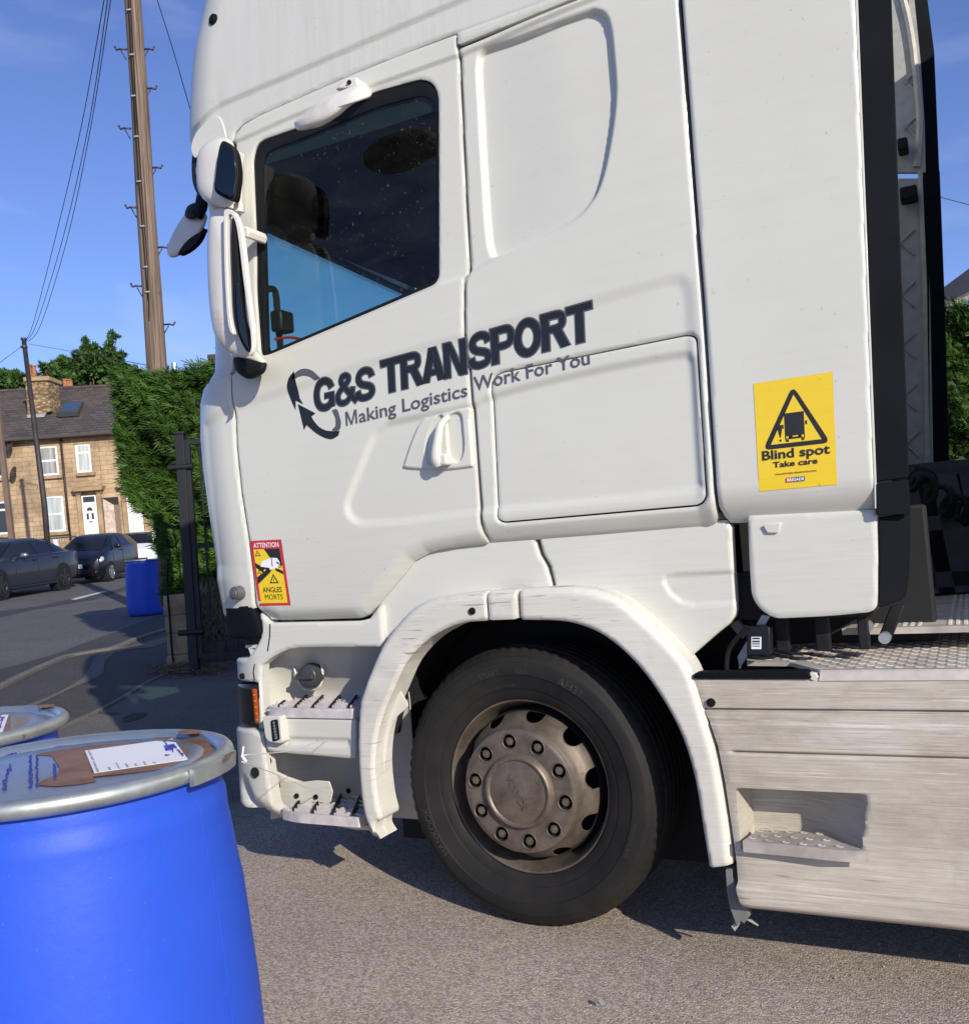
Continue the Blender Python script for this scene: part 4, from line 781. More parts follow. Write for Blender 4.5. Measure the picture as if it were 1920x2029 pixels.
def wheel(parent, c, name='wheel', side=1, detail=True):
    """side=+1: outer face towards -Y"""
    W = bpy.data.objects.new(name, None); col.objects.link(W); W.location = c; W.parent = parent; W.matrix_parent_inverse = world_inv(parent); bpy.context.view_layer.update()
    s = side; cx, cy, cz = c
    def L_(prof, nm, mat, n=96, sharp=35): o = MB(); o.lathe([(r, h * s) for r, h in prof], c, 'Y', n); return o.build(nm, mat, W, sharp=sharp)
    ty = [(.292, .085), (.300, .062), (.315, .052), (.335, .048), (.337, .045), (.352, .040), (.385, .030), (.387, .027), (.410, .026), (.428, .030), (.430, .034), (.445, .042), (.449, .048), (.458, .054), (.468, .064), (.474, .075), (.478, .092)]
    gr = [(.4785, .092)]
    y = .095
    for k in range(5):
        gr += [(.480, y), (.480, y + .036), (.468, y + .038), (.468, y + .045), (.480, y + .047)]; y += .047
    ty += gr + [(.478, .345), (.468, .37), (.43, .40), (.36, .395), (.292, .36), (.285, .20), (.285, .10)]
    tyo = L_(ty, 'tyre', M['tyre'], 216, 28)
    for v_ in tyo.data.vertices:       # shoulder sipes
        dx_, dz_ = v_.co.x - cx, v_.co.z - cz; rr_ = math.hypot(dx_, dz_)
        if .4635 < rr_ and abs(v_.co.y - cy) < .094 and int(round((math.atan2(dz_, dx_) % (2 * PI)) / (2 * PI) * 216)) % 3 == 0: v_.co.x -= dx_ * .010; v_.co.z -= dz_ * .010; v_.co.y += .003 * s
    rim = [(.283, .20), (.283, .095), (.289, .085), (.296, .083), (.300, .078), (.300, .071), (.296, .068), (.291, .070), (.286, .080), (.279, .105), (.272, .135), (.262, .165), (.262, .26), (.27, .30)]
    L_(rim, 'rim', M['wheel'], 120)
    # disc with hand holes
    nh = 10; N = 160; prof = [(.200, .008), (.207, .018), (.213, .032), (.224, .048), (.236, .064), (.246, .082), (.2505, .098)]
    pr_ = np.array([p[0] for p in prof]); ph_ = np.array([p[1] for p in prof]); RR = .24
    def DS(u, z, dep=0.):
        t = np.asarray(u, float) / RR; r = np.asarray(z, float); return np.stack([cx + r * np.cos(-t), cy + s * (np.interp(r, pr_, ph_) + dep), cz + r * np.sin(-t)], -1)
    holes = []
    for k in range(nh):
        a0_ = (-math.radians(80) + 2 * PI * k / nh) % (2 * PI); c_ = a0_ * RR; 
        if c_ < .05: c_ += 0
        holes.append(np.array([(c_ + .033 * math.cos(q), .2445 + .0215 * math.sin(q)) for q in np.linspace(0, 2 * PI, 24, endpoint=False)]))
    d_ = panel('disc', [[-.0005, .200], [2 * PI * RR + .0005, .200], [2 * PI * RR + .0005, .2505], [-.0005, .2505]], M['wheel'], W, surf=DS, holes=holes, cell=.004, roll=0, ret=.008, sharp=40)
    L_([(.250, .102), (.262, .16), (.262, .30), (.05, .30)], 'shaded_barrel_drum', M['black'], 48)  # black barrel stands in for the shadow behind the disc
    # bolt ring with deep wells
    hub = MB(); N2 = 200; rs = [.128, .134, .140, .1475, .155, .1625, .170, .1775, .185, .192, .198, .203, .207]; vs = []
    for r in rs:
        for k in range(N2):
            t = 2 * PI * k / N2; h = .006 * smooth((r - .192) / .015) + .0
            vs.append((cx + r * math.cos(t), cy + s * h, cz + r * math.sin(t)))
    fs = []; ba = [1.71103 - i * PI / 5 for i in range(10)]
    V2 = np.array(vs)
    for a in ba:
        bc = np.array([cx + .1675 * math.cos(a), cz + .1675 * math.sin(a)]); d2 = np.hypot(V2[:, 0] - bc[0], V2[:, 2] - bc[1]); k_ = d2 < .0240
        dirs = (V2[:, [0, 2]] - bc); nrm = dirs / (d2[:, None] + 1e-9)
        V2[k_, 0] = (bc[0] + nrm[k_, 0] * .0240); V2[k_, 2] = (bc[1] + nrm[k_, 1] * .0240)
    for i in range(len(rs) - 1):
        for k in range(N2):
            q = (i * N2 + k, i * N2 + (k + 1) % N2, (i + 1) * N2 + (k + 1) % N2, (i + 1) * N2 + k); cc = V2[list(q)].mean(0); dd = min(math.hypot(cc[0] - cx - .1675 * math.cos(a), cc[2] - cz - .1675 * math.sin(a)) for a in ba)
            if dd > .0238: fs.append(q)
    hub.add(V2.tolist(), fs)
    hc = hub.build('hub_ring', M['wheel'], W, sharp=40)
    L_([(.0005, -.016), (.098, -.015), (.104, -.013), (.109, -.019), (.116, -.020), (.122, -.014), (.127, -.002), (.130, .004), (.1302, .03)], 'hub_cap', M['wheel'], 96)
    wellm = flat('dark_wells', (.012, .010, .009), .7)
    L_([(.203, .006), (.203, .046), (.02, .046)], 'hub_back', M['black'], 64)
    if detail:
        nut0 = None
        for i, a in enumerate(ba):
            b = (cx + .1675 * math.cos(a), cy, cz + .1675 * math.sin(a))
            if nut0 is None or True:
                o = MB(); o.cyl((b[0], .03, b[2]), (b[0], .000, b[2]), .0138, n=6); o.cyl((b[0], .010, b[2]), (b[0], -.006, b[2]), .0086, .0078, 14)
                o.lathe([(.0280, -.001), (.0268, -.0034), (.0244, .001)], (b[0], cy, b[2]), 'Y', 28); o.lathe([(.0244, .001), (.0236, .03), (.0230, .044)], (b[0], cy, b[2]), 'Y', 28, 1)
                nut0 = o.build('wheel_nut', [M['wheel'], wellm], W)
        def ring_text(body, R, a_mid, size, depth, mat, nm, back=False, hy=.030, off=.0):
            V, Fc = text_mesh(body, off, size); V = V - [(V[:, 0].min() + V[:, 0].max()) / 2, 0]; vs = []
            for x, yv in V:
                a = a_mid - x / R; r = R + yv; vs.append((cx + r * math.cos(a), cy + hy(r) if callable(hy) else cy + hy, cz + r * math.sin(a)))
            me = bpy.data.meshes.new(nm); me.from_pydata(vs, [], Fc); bm = bmesh.new(); bm.from_mesh(me); bm.to_mesh(me); bm.free(); o = link(nm, me, mat, W, sharp=None); so = o.modifiers.new('s', 'SOLIDIFY'); so.thickness = .0012; so.offset = 0; return o
        rp_ = np.array([p[0] for p in ty[:16]]); hp_ = np.array([p[1] for p in ty[:16]]); hh = lambda r: float(np.interp(r, rp_, hp_)) - .0007
        emb_ = flat('raised_tyre_text', (.040, .038, .035), .45)
        ring_text('SMART', .392, math.radians(104), .026, 0, emb_, 'tyre_lettering', hy=hh); ring_text('FLEX', .392, math.radians(86), .020, 0, emb_, 'tyre_lettering', hy=hh)
        ring_text('AH31', .386, math.radians(60), .040, 0, emb_, 'tyre_lettering', hy=hh); ring_text('HANKOOK', .388, math.radians(205), .034, 0, emb_, 'tyre_lettering', hy=hh)
        ring_text('REGIONAL RHD', .395, math.radians(-22), .016, 0, emb_, 'tyre_lettering', hy=hh); ring_text('315/60R22.5  TUBELESS', .345, math.radians(100), .011, 0, emb_, 'tyre_lettering', hy=hh)
        # cast name on the cap, leaning with the wheel
        V, Fc = text_mesh('SCANIA', .0006, .036); V = V - [(V[:, 0].max()) / 2, .014]; V[:, 0] *= 1.0; a = math.radians(115); R2 = np.array([[math.cos(a), -math.sin(a)], [math.sin(a), math.cos(a)]]); Vr = V @ R2.T
        me = bpy.data.meshes.new('cast_name'); me.from_pydata([(cx + p[0], cy - .0185, cz + p[1]) for p in Vr], [], Fc); o = link('cast_name', me, M['wheel'], W, sharp=None); so = o.modifiers.new('s', 'SOLIDIFY'); so.thickness = .0016; so.offset = 0
    return W
fw = wheel(truck, (0., 0., .48))
# lighter versions of the other wheels that the ground shadow and a side view need
def plain_wheel(c, s):
    o = MB(); o.lathe([(.05, .02 * s), (.26, .06 * s), (.30, .05 * s), (.40, .03 * s), (.46, .06 * s), (.478, .10 * s), (.478, .34 * s), (.40, .38 * s), (.05, .38 * s)], c, 'Y', 48); return o.build('wheel', M['tyre'], truck)
plain_wheel((0, 2.46, .48), -1); plain_wheel((3.7, .05, .48), 1); plain_wheel((3.7, 2.41, .48), -1)
# ---------------------------------------------------------- side skirt
KS = flatS(-.06)
z_l1 = hY(1660, 1409, -.06)[2]; z_l0 = hY(1660, 1437, -.06)[2]; z_l2 = hY(1680, 1497, -.06)[2]
kL = UZ([(1372, 1346), (1383, 1372), (1396, 1410.7), (1408, 1435), (1423, 1479), (1438, 1556), (1450, 1636.7), (1459.5, 1705), (1464, 1760), (1472, 1788), (1482, 1799)], KS)
zb1 = hY(1490, 1800, -.06)[2]; ztop = kL[0][1]
SK = np.r_[kL, [[1.6, zb1 - .003], [3.05, zb1]], [[3.05, ztop], [1.4, ztop]]]
def groove(z0, w_, d, u0):
    return lambda P: d * smooth(1 - np.abs(P[:, 1] - z0) / w_) * smooth((P[:, 0] - u0) / .02)
def rbox(px, n=3): return UZ(spline(px, n, True), KS)
well = UZ(roundpoly([(1460, 1561), (1722, 1572), (1712, 1650), (1702, 1705), (1600, 1696), (1470, 1682), (1463, 1620)], [10, 12, 30, 6, 10, 10, 20]), KS)
xw0, xw1 = well[:, 0].min(), well[:, 0].max()
def wellf(P):
    s, _ = sdist(P, well); base = smooth(s / .010)
    fade = np.interp(P[:, 0], [xw0, xw0 + .004, xw0 + .16, xw0 + .235, xw1], [1, 1, 1, .72, .0]); return .15 * base * fade
z_cr = hY(1600, 1757, -.06)[2]
lowlip = lambda P: -.030 * smooth((z_cr - P[:, 1]) / .012) + .05 * smooth((zb1 + .035 - P[:, 1]) / .05) ** 2
step_prot = lambda P: .010 * smooth((z_l1 - P[:, 1]) / .004 + .5) * 0 + .008 * smooth((P[:, 1] - z_l1) / .006 + .5) * 0
sk = panel('side_skirt', SK, M['skirt'], truck, surf=KS, feats=[groove(z_l1, .0065, .016, .0), groove(z_l2, .0065, .016, .73), lambda P: -.006 * smooth((z_l0 - P[:, 1]) / .004 + .5), wellf, lowlip], cell=.011, cz=.0030, roll=.004, ret=.04)
cap('skirt_plug', (1409, 1392.5), .014, M['rubber'], sk, KS)
MB().box((1.0, .13, .30), (3.0, .17, .85)).build('skirt_frame', M['chassis'], truck)
# skirt step: dimpled alloy tread in the recess
def tread(name, px_top, zt, th, mat, holes, parent, bev=.004, Yf=None):
    P = [hz(a, b, zt) for a, b in px_top]; return MB().prism([tuple(p) for p in P], (0, 0, -th)).build(name, mat, parent, bev=bev), P
z_st = hY(1620, 1676, -.09)[2]
stp, _ = tread('skirt_step', [G_(375, 1405), G_(600, 1425), G_(850, 1450), G_(990, 1455), G_(860, 1412), G_(780, 1378), G_(700, 1362), G_(450, 1350)], z_st, .032, M['steel'], None, sk)
def merge_into(ob, mb, mats):
    # pressed pattern joins its plate's own mesh
    me = ob.data; v0 = [tuple(v.co) for v in me.vertices]; f0 = [tuple(p.vertices) for p in me.polygons]; n = len(v0); nm = ob.name
    m2 = bpy.data.meshes.new(me.name); m2.from_pydata(v0 + mb.v, [], f0 + [tuple(i + n for i in f) for f in mb.f]); m2.polygons.foreach_set('material_index', [0] * len(f0) + mb.m)
    bm = bmesh.new(); bm.from_mesh(m2); bmesh.ops.recalc_face_normals(bm, faces=bm.faces); bm.to_mesh(m2); bm.free()
    for mm in mats: m2.materials.append(mm)
    m2.polygons.foreach_set('use_smooth', np.ones(len(m2.polygons), bool)); m2.set_sharp_from_angle(angle=math.radians(40)); ob.data = m2
    for md in list(ob.modifiers): ob.modifiers.remove(md)
def dimple(o, x, y, z, r=.009, ax=(1, 0, 0), sx=1.6):
    n = 12; vs = []; fs = []
    for rr, h in ((r * 1.3, 0), (r * 1.05, .0022), (r * .78, .0024), (r * .74, -.002)):
        for k in range(n):
            t = 2 * PI * k / n; vs.append((x + rr * sx * math.cos(t), y + rr * math.sin(t), z + h))
    for i in range(3): fs += [(i * n + k, i * n + (k + 1) % n, (i + 1) * n + (k + 1) % n, (i + 1) * n + k) for k in range(n)]
    o.add(vs, fs); o.add([vs[3 * n + k] for k in range(n)], [tuple(range(n))], 1)
hs = MB()
for u, v in [(420, 1392), (500, 1405), (585, 1413), (670, 1422), (760, 1430), (850, 1434), (478, 1383), (545, 1383), (625, 1390), (700, 1397), (785, 1403), (455, 1357), (530, 1361), (600, 1364), (675, 1366), (750, 1372)]:
    p = hz(*G_(u, v), z_st); dimple(hs, p[0], p[1], z_st + .0006, .0065)
for p_ in hs.f: pass
bm = bmesh.new(); bm.from_mesh(stp.data); bm.to_mesh(stp.data); bm.free()
merge_into(stp, hs, [M['steel'], M['black']])
strip('skirt_top_rubber', [(1372, 1345), (1376, 1335), (1385, 1333), (1598, 1330), (1608, 1342), (1606, 1346)], M['edge'], -.07, -.07, .05)
strip('torn_trim', [(1604, 1332), (1617, 1334), (1622, 1343), (1612, 1350), (1604, 1347)], M['white_low'], -.065, -.065, .02)
# deck plates between cab and fifth wheel
dk = flat('deck_alloy', (.53, .485, .43), .65, .15, var=.3, scale=9, bmp=.35)
zd = hY(1700, 1345, -.04)[2] + .028
dp_px = [(1480, 1312), (1480, 1300), (1513, 1275), (1560, 1266), (1723, 1256), (1990, 1243), (1990, 1330), (1905, 1333), (1640, 1334), (1622, 1331), (1566, 1313)]
P = [np.array([q_[0], max(q_[1], -.056), q_[2]]) for q_ in [hz(a, b, zd) for a, b in dp_px]]; deck = MB().prism([tuple(p) for p in P], (0, 0, -.012)).build('deck_plate', dk, truck, bev=.002)
fl = MB(); a = hz(1622, 1331, zd); b = hz(1990, 1330, zd); a[1] = -.054; fl.prism([(a[0], a[1], zd), (b[0], a[1], zd), (b[0], a[1] - .010, zd - .030), (a[0] - .005, a[1] - .010, zd - .030)], (0, .006, 0)); fl.build('deck_lip', dk, deck)
hd = MB(); Pp = np.array([q[:2] for q in P]); x0, y0 = Pp.min(0); x1, y1 = Pp.max(0); row = 0; yy = y0 + .03
while yy < y1 - .02:
    xx = x0 + .02 + (.026 if row % 2 else 0)
    while xx < min(x1, 2.2):
        if sdist(np.array([[xx, yy]]), Pp)[0][0] > .02: dimple(hd, xx, yy, zd + .0006, .0075, sx=1.4)
        xx += .052
    yy += .038; row += 1
merge_into(deck, hd, [dk, M['black']])
zc2 = zd + .075; dp2 = [(1668, 1246), (1700, 1232), (1790, 1186), (1990, 1172), (1990, 1238), (1800, 1243)]
P = [hz(a, b, zc2) for a, b in dp2]; deck2 = MB().prism([tuple(p) for p in P], (0, 0, -.02)).build('catwalk_plate', dk, truck, bev=.002)
Pp2 = np.array([q[:2] for q in P]); x0, y0 = Pp2.min(0); x1, y1 = Pp2.max(0); h2 = MB(); xx = x0 + .05
while xx < min(x1, 2.3):
    yy = y0 + .04
    while yy < y1 - .03:
        for k in range(3):
            if sdist(np.array([[xx + k * .022, yy]]), Pp2)[0][0] > .02: dimple(h2, xx + k * .022, yy, zc2 + .0006, .006, sx=1.)
        yy += .026
    xx += .13
merge_into(deck2, h2, [dk, M['black']])
ch = MB(); ch.box((-1.2, .62, .55), (3.9, .72, .86)); ch.box((-1.2, 1.7, .55), (3.9, 1.8, .86)); ch.box((.75, .72, .60), (.85, 1.7, .86)); ch.box((-.1, .3, .43), (.1, 2.1, .53)); ch.box((3.6, .3, .43), (3.8, 2.1, .53))
ch.build('chassis_frame', M['chassis'], truck, bev=.01)
eng = MB(); eng.box((-1.1, .75, .5), (.7, 1.65, 1.3)); eng.box((.80, .22, .38), (2.9, .6, .80)); eng.build('engine_block', M['black'], truck, bev=.02)
# clutter under the lower deflector
cu = MB(); cu.box((.86, .12, .92), (.90, .16, 1.12)); cu.box((.98, .10, .92), (1.02, .15, 1.12)); cu.box((1.10, .12, .92), (1.13, .16, 1.14)); cu.prism([(1.14, .2, .93), (1.18, .2, .93), (1.23, .2, 1.04), (1.19, .2, 1.04)], (0, .03, 0)); cu.build('cab_mount', M['chassis'], truck, bev=.004)
cx_ = MB(); cx_.box((.72, .10, 1.02), (1.15, .45, 1.16)); cx_.box((.70, .45, .9), (1.3, .55, 1.34)); cx_.build('rear_crossmember', M['black'], truck, bev=.01)
bt = MB(); bt.cyl((1.12, .18, .985), (1.12, .14, .985), .02, n=16); bt.cyl((1.17, .18, .95), (1.17, .14, .95), .017, n=16); bt.build('mount_bolts', M['galv'], truck)
mp_ = [G_(395, 360), G_(405, 352), G_(500, 352), G_(508, 362), G_(508, 490), G_(395, 495)]
P = [hY(a, b, .03) for a, b in mp_]; mod = MB().prism(P, (0.0, .06, 0)).build('control_module', M['darkplastic'], truck, bev=.003)
P = [hY(*G_(u, v), .028) for u, v in [(418, 462), (467, 462), (467, 402), (418, 402)]]; MB().prism(P, (0, .001, 0)).build('module_label', M['paper'], mod)
o = MB()
for v0, v1 in ((406, 414), (420, 428), (432, 436), (440, 443), (448, 451)):
    P = [hY(*G_(u, v), .0275) for u, v in [(422, v1), (460, v1), (460, v0), (422, v0)]]; o.prism(P, (0, .0004, 0))
o.build('label_print', M['inkblack'], mod)
MB().tube(spline([hY(*G_(u, v), .02) for u, v in [(400, 350), (370, 385), (330, 430), (305, 480), (298, 540), (300, 575)]], 5), .007, 8).build('module_cable', M['rubber'], truck)
hs_ = MB(); hs_.tube(spline([hY(*G_(u, v), .12) for u, v in [(335, 330), (360, 360), (395, 390)]], 4), .018, 8); hs_.tube(spline([hY(*G_(u, v), .15) for u, v in [(345, 265), (370, 290), (420, 300), (470, 290)]], 4), .008, 8); hs_.build('hose', flat('grey_hose', (.13, .12, .11), .6), truck)
fo = MB(); fo.prism([hY(*G_(u, v), .09) for u, v in [(470, 295), (510, 300), (395, 500), (360, 560), (350, 500)]], (0, .01, 0)); fo.build('heat_shield_foil', M['galv'], truck)
# suspension coils (air lines) behind the cab
def coil(px0, px1, Y, r, turns, tr=.011):
    a = hY(*px0, Y); b = hY(*px1, Y + .3); d = b - a; L0 = np.linalg.norm(d); d /= L0; u = np.cross(d, (0, 0, 1)); u /= np.linalg.norm(u); v = np.cross(d, u); pts = []
    for i in range(turns * 12 + 1):
        t = i / (turns * 12); sag = -.10 * math.sin(PI * t); pts.append(a + d * L0 * t + r * (u * math.cos(2 * PI * turns * t) + v * math.sin(2 * PI * turns * t)) + np.array([0, 0, sag])); 
    return MB().tube(pts, tr, 7).build('coiled_air_line', M['rubber'], truck, sharp=180)
coil((1805, 940), (2010, 975), 1.0, .045, 7); coil((1800, 925), (2010, 1000), 1.2, .05, 6); coil((1812, 1090), (1830, 960), 1.1, .01, 1)
# ---------------------------------------------------------- front foot: step well, bumper, lamp, steps
WS = flatS(.03)
fc = UZ([(503, 1211), (527, 1236), (702, 1233), (722, 1228), (746.5, 1196), (750.5, 1276), (744, 1284.5), (640, 1284), (578, 1285.5), (560, 1289), (545, 1295), (524, 1307), (508, 1320), (506, 1345), (511, 1448), (499, 1448), (500, 1358), (490, 1354)], S); fc = np.r_[fc, [[-1.72, hY(465, 1347, .1)[2]], [-1.72, hY(465, 1314, .1)[2]]], UZ([(477, 1306), (488, 1294), (498, 1282), (505, 1266), (506, 1240)])]
cf = panel('corner_fairing', fc, M['white_low'], truck, feats=[lambda P: .03 + .0 * P[:, 0]], cell=.008, roll=.008, ret=.04)
skin_seam = [uz(p) for p in [(525.5, 1238), (525, 1262), (521, 1292)]]
MB().tube([S(*q, .0285) for q in skin_seam], .0022, 6).build('fairing_seam', M['rubber'], cf)
skin_seam = [uz(p) for p in [(494, 1318), (491, 1335), (494, 1350)]]
MB().tube([S(*q, .0285) for q in skin_seam], .002, 6).build('fairing_seam', M['rubber'], cf)
cap('fairing_plug', (480, 1340), .012, M['rubber'], cf)
# step well: curved back wall of a scooped recess
zt_ = hY(640, 1284, .03)[2]; zb_ = hY(640, 1655, 0)[2]
def wellwall(name, zlo, zhi, mat):
    """plan: from the bumper corner inwards and back along the cab"""
    plan = [(-1.175, .115), (-1.155, .15), (-1.12, .19), (-1.04, .235), (-.95, .25), (-.60, .25), (-.56, .24)]; pl2 = spline(plan, 4); o = MB(); nz2 = 40; vs = []
    zs_ = z_tread
    for zz in np.linspace(zlo, zhi, nz2):
        k_ = float(np.clip((zz - zs_) / (zhi - zs_), 0, 1)) ** 1.5; vs += [(p[0], .035 + (p[1] - .035) * (1 - .86 * k_), zz) for p in pl2]
    n = len(pl2); fs = [(j * n + i, j * n + i + 1, (j + 1) * n + i + 1, (j + 1) * n + i) for j in range(nz2 - 1) for i in range(n - 1)]; o.add(vs, fs); return o.build(name, mat, truck, sharp=180)
z_tread = hY(516, 1403, -.02)[2]
ww = wellwall('step_well', .28, zt_ + .01, M['white_low'])
MB().box((-1.19, .05, zt_ + .004), (-.58, .30, zt_ + .016)).build('well_roof', M['white_low'], truck)
# filler recess + cap
fcx = [C_(575, 560), C_(580, 640), C_(610, 740), C_(650, 795), C_(700, 805), C_(750, 790), C_(776, 740), C_(780, 660), C_(765, 600), C_(720, 545), C_(660, 530), C_(610, 535)]
YW = .165
P = np.array([hY(a, b, YW - .002)[[0, 2]] for a, b in spline(fcx, 3, True)]); c0 = P.mean(0); o = MB(); vs = []; n = len(P)
for s_, yy in ((1., YW - .004), (.97, YW + .0), (.86, YW + .035), (.75, YW + .06), (.0, YW + .07)): vs += [(*(c0 + (p - c0) * s_)[:1], yy, (c0 + (p - c0) * s_)[1]) for p in P]
fs = [(i * n + k, i * n + (k + 1) % n, (i + 1) * n + (k + 1) % n, (i + 1) * n + k) for i in range(4) for k in range(n)]; o.add(vs, fs)
# punch the recess through the wall by rebuilding it as a rim standing 3 mm proud and a dark throat
rim_ = MB(); vs = []
for s_, yy in ((1.05, YW - .003), (1.02, YW - .012), (.96, YW - .012), (.93, YW - .006)): vs += [(*(c0 + (p - c0) * s_)[:1], yy, (c0 + (p - c0) * s_)[1]) for p in P]
rim_.add(vs, [(i * n + k, i * n + (k + 1) % n, (i + 1) * n + (k + 1) % n, (i + 1) * n + k) for i in range(3) for k in range(n)]); rim_.build('filler_surround', M['white_low'], truck, sharp=180)
cc = np.array([hY(*C_(708, 700), YW - .004)[[0, 2]]])[0]; th = MB().cyl((cc[0], YW - .003, cc[1]), (cc[0], YW - .006, cc[1]), .052, n=28).build('filler_throat', M['black'], truck)
cc = hY(*C_(682, 708), YW - .03)
fcp = MB(); fcp.lathe([(.0001, -.036), (.034, -.034), (.044, -.028), (.049, -.012), (.051, .02)], (cc[0], YW - .02, cc[2]), 'Y', 28, cap=False); fcp.box((cc[0] - .040, YW - .066, cc[2] - .008), (cc[0] + .040, YW - .05, cc[2] + .008)); fcp.build('filler_cap', flat('grey_cap', (.045, .048, .052), .4), truck, bev=.002)
# treads with serrated cross bars
def grating(name, corner, zt, xL, xR, Y0, Y1, parent, nb=5, tilt=0.):
    o = MB(); w_ = xR - xL; c = roundpoly([(xL, Y0 + .03), (xL + .10, Y0), (xR, Y0), (xR, Y1), (xL + .02, Y1)], [.03, .06, .012, .01, .01]); pp = [(p[0], p[1], zt) for p in c]
    # outer band
    n = len(pp); cin = [(xL + w_ / 2 + (p[0] - xL - w_ / 2) * .975, (Y0 + Y1) / 2 + (p[1] - (Y0 + Y1) / 2) * .93, zt) for p in pp]
    o.add([*pp, *[(p[0], p[1], zt - .036) for p in pp], *cin, *[(p[0], p[1], zt - .036) for p in cin]], [(k, (k + 1) % n, n + (k + 1) % n, n + k) for k in range(n)] + [(2 * n + k, 3 * n + k, 3 * n + (k + 1) % n, 2 * n + (k + 1) % n) for k in range(n)] + [(k, 2 * n + k, 2 * n + (k + 1) % n, (k + 1) % n) for k in range(n)])
    poly = np.array([(p[0], p[1]) for p in cin])
    def bar(a, b, teeth=True):
        d = np.array(b, float) - a; L0 = np.linalg.norm(d); d /= L0; nn = np.array([-d[1], d[0]]) * .0028; k = max(2, int(L0 / .020)); vs = []
        for i in range(k + 1):
            h = .009 if (i % 2 == 0 and teeth) else 0; p = np.array(a) + d * L0 * i / k; vs += [(p[0] + nn[0], p[1] + nn[1], zt + h), (p[0] - nn[0], p[1] - nn[1], zt + h), (p[0] - nn[0], p[1] - nn[1], zt - .012), (p[0] + nn[0], p[1] + nn[1], zt - .012)]
        o.add(vs, [(i * 4 + j, i * 4 + (j + 1) % 4, i * 4 + 4 + (j + 1) % 4, i * 4 + 4 + j) for i in range(k) for j in range(4)])
    def clipseg(a, b):
        ts = np.linspace(0, 1, 60); q = np.array(a)[None] * (1 - ts[:, None]) + np.array(b)[None] * ts[:, None]; ins = sdist(q, poly)[0] > 0
        if ins.sum() > 3: k = np.where(ins)[0]; bar(q[k[0]], q[k[-1]])
    for j in range(5): y = Y0 + (Y1 - Y0) * (j + .55) / 5; clipseg((xL, y), (xR, y))
    gr_ = o.build(name, M['tread'], parent, sharp=40); dk_ = MB()
    for i in range(nb + 1):
        t = xL + w_ * (i + .3) / (nb + .3); a, b = np.array([t + .055, Y0 + .01]), np.array([t - .075, Y1 - .01]); d = (b - a) / np.linalg.norm(b - a); q = np.array([-d[1], d[0]]) * .0042
        ts = np.linspace(0, 1, 50); pp_ = a[None] * (1 - ts[:, None]) + b[None] * ts[:, None]; k = np.where(sdist(pp_, poly)[0] > .004)[0]
        if len(k) > 3: a, b = pp_[k[0]], pp_[k[-1]]; dk_.hexa([(a[0] - q[0], a[1] - q[1], zt - .012), (a[0] + q[0], a[1] + q[1], zt - .012), (b[0] + q[0], b[1] + q[1], zt - .012), (b[0] - q[0], b[1] - q[1], zt - .012)], [(a[0] - q[0], a[1] - q[1], zt + .0095), (a[0] + q[0], a[1] + q[1], zt + .0095), (b[0] + q[0], b[1] + q[1], zt + .0095), (b[0] - q[0], b[1] - q[1], zt + .0095)])
    merge_into(gr_, dk_, [M['tread'], M['rubber']]) if False else dk_.build('diagonal_shade_bars', M['rubber'], gr_)  # black bars stand in for the shadowed sides of the diagonal bars
    return gr_
def under(xL, xR, Y1, zt): MB().box((xL + .012, .0, zt - .016), (xR - .006, Y1 - .01, zt - .010)).build('tread_tray', M['tread'], truck)
M['tread'] = flat('pinkish_alloy_tread', (.60, .56, .55), .55, .15, var=.2, scale=18, bmp=.2)
p = hY(516, 1403, -.02); q = hY(702, 1405, -.02); grating('upper_step', None, p[2], p[0] + .0, q[0] - .005, -.02, .24, truck); under(p[0], q[0], .24, p[2])
p = hY(543, 1603, -.03); q = hY(713, 1640, -.03); grating('lower_step', None, (p[2] + q[2]) / 2 + .012, p[0] - .0, q[0] + .0, -.03, .23, truck, 4); under(p[0], q[0], .23, (p[2] + q[2]) / 2 + .012)
# panel between the steps
pn = UZ(roundpoly([(519.5, 1421), (702, 1424), (703.5, 1452), (702.5, 1504), (690, 1504), (560, 1493), (528, 1490), (524, 1470), (521, 1440)], [8, 4, 20, 4, 4, 10, 8, 10, 10]), flatS(-.012)); PS = flatS(-.012)
zslot = hY(620, 1465, -.012)[2]
pan = panel('step_panel', pn, M['white_low'], truck, surf=PS, feats=[lambda P: .009 * smooth((zslot + .006 - P[:, 1]) / .004) * smooth((P[:, 0] - (hY(564, 1464, -.012)[0])) / .006) * smooth((hY(693, 1470, -.012)[0] - P[:, 0]) / .006) - .009 * smooth((zslot - .012 - P[:, 1]) / .02) * smooth((P[:, 0] - (hY(564, 1464, -.012)[0])) / .006) * smooth((hY(693, 1470, -.012)[0] - P[:, 0]) / .006)], cell=.007, roll=.008, ret=.05)
pd = [C_(352, 992), C_(478, 990), C_(495, 1170), C_(480, 1182), C_(400, 1172), C_(372, 1140)]
bx = MB().prism([hY(a, b, -.05) for a, b in roundpoly(pd, 5)], (0, .05, 0)).build('marker_housing', M['white_low'], pan, bev=.006, seg=3)
ld_ = [C_(410, 1020), C_(458, 1010), C_(475, 1155), C_(425, 1170)]; MB().prism([hY(a, b, -.053) for a, b in roundpoly(ld_, 4)], (0, .006, 0)).build('marker_lamp', M['darkplastic'], pan)
led = MB()
for k in range(6):
    a = hY(*C_(435 + k * 3.2, 1035 + k * 21), -.0545); b = a + (.0, -.002, 0); led.cyl(a, b, .0055, n=10)
led.build('lamp_leds', M['galv'], pan)
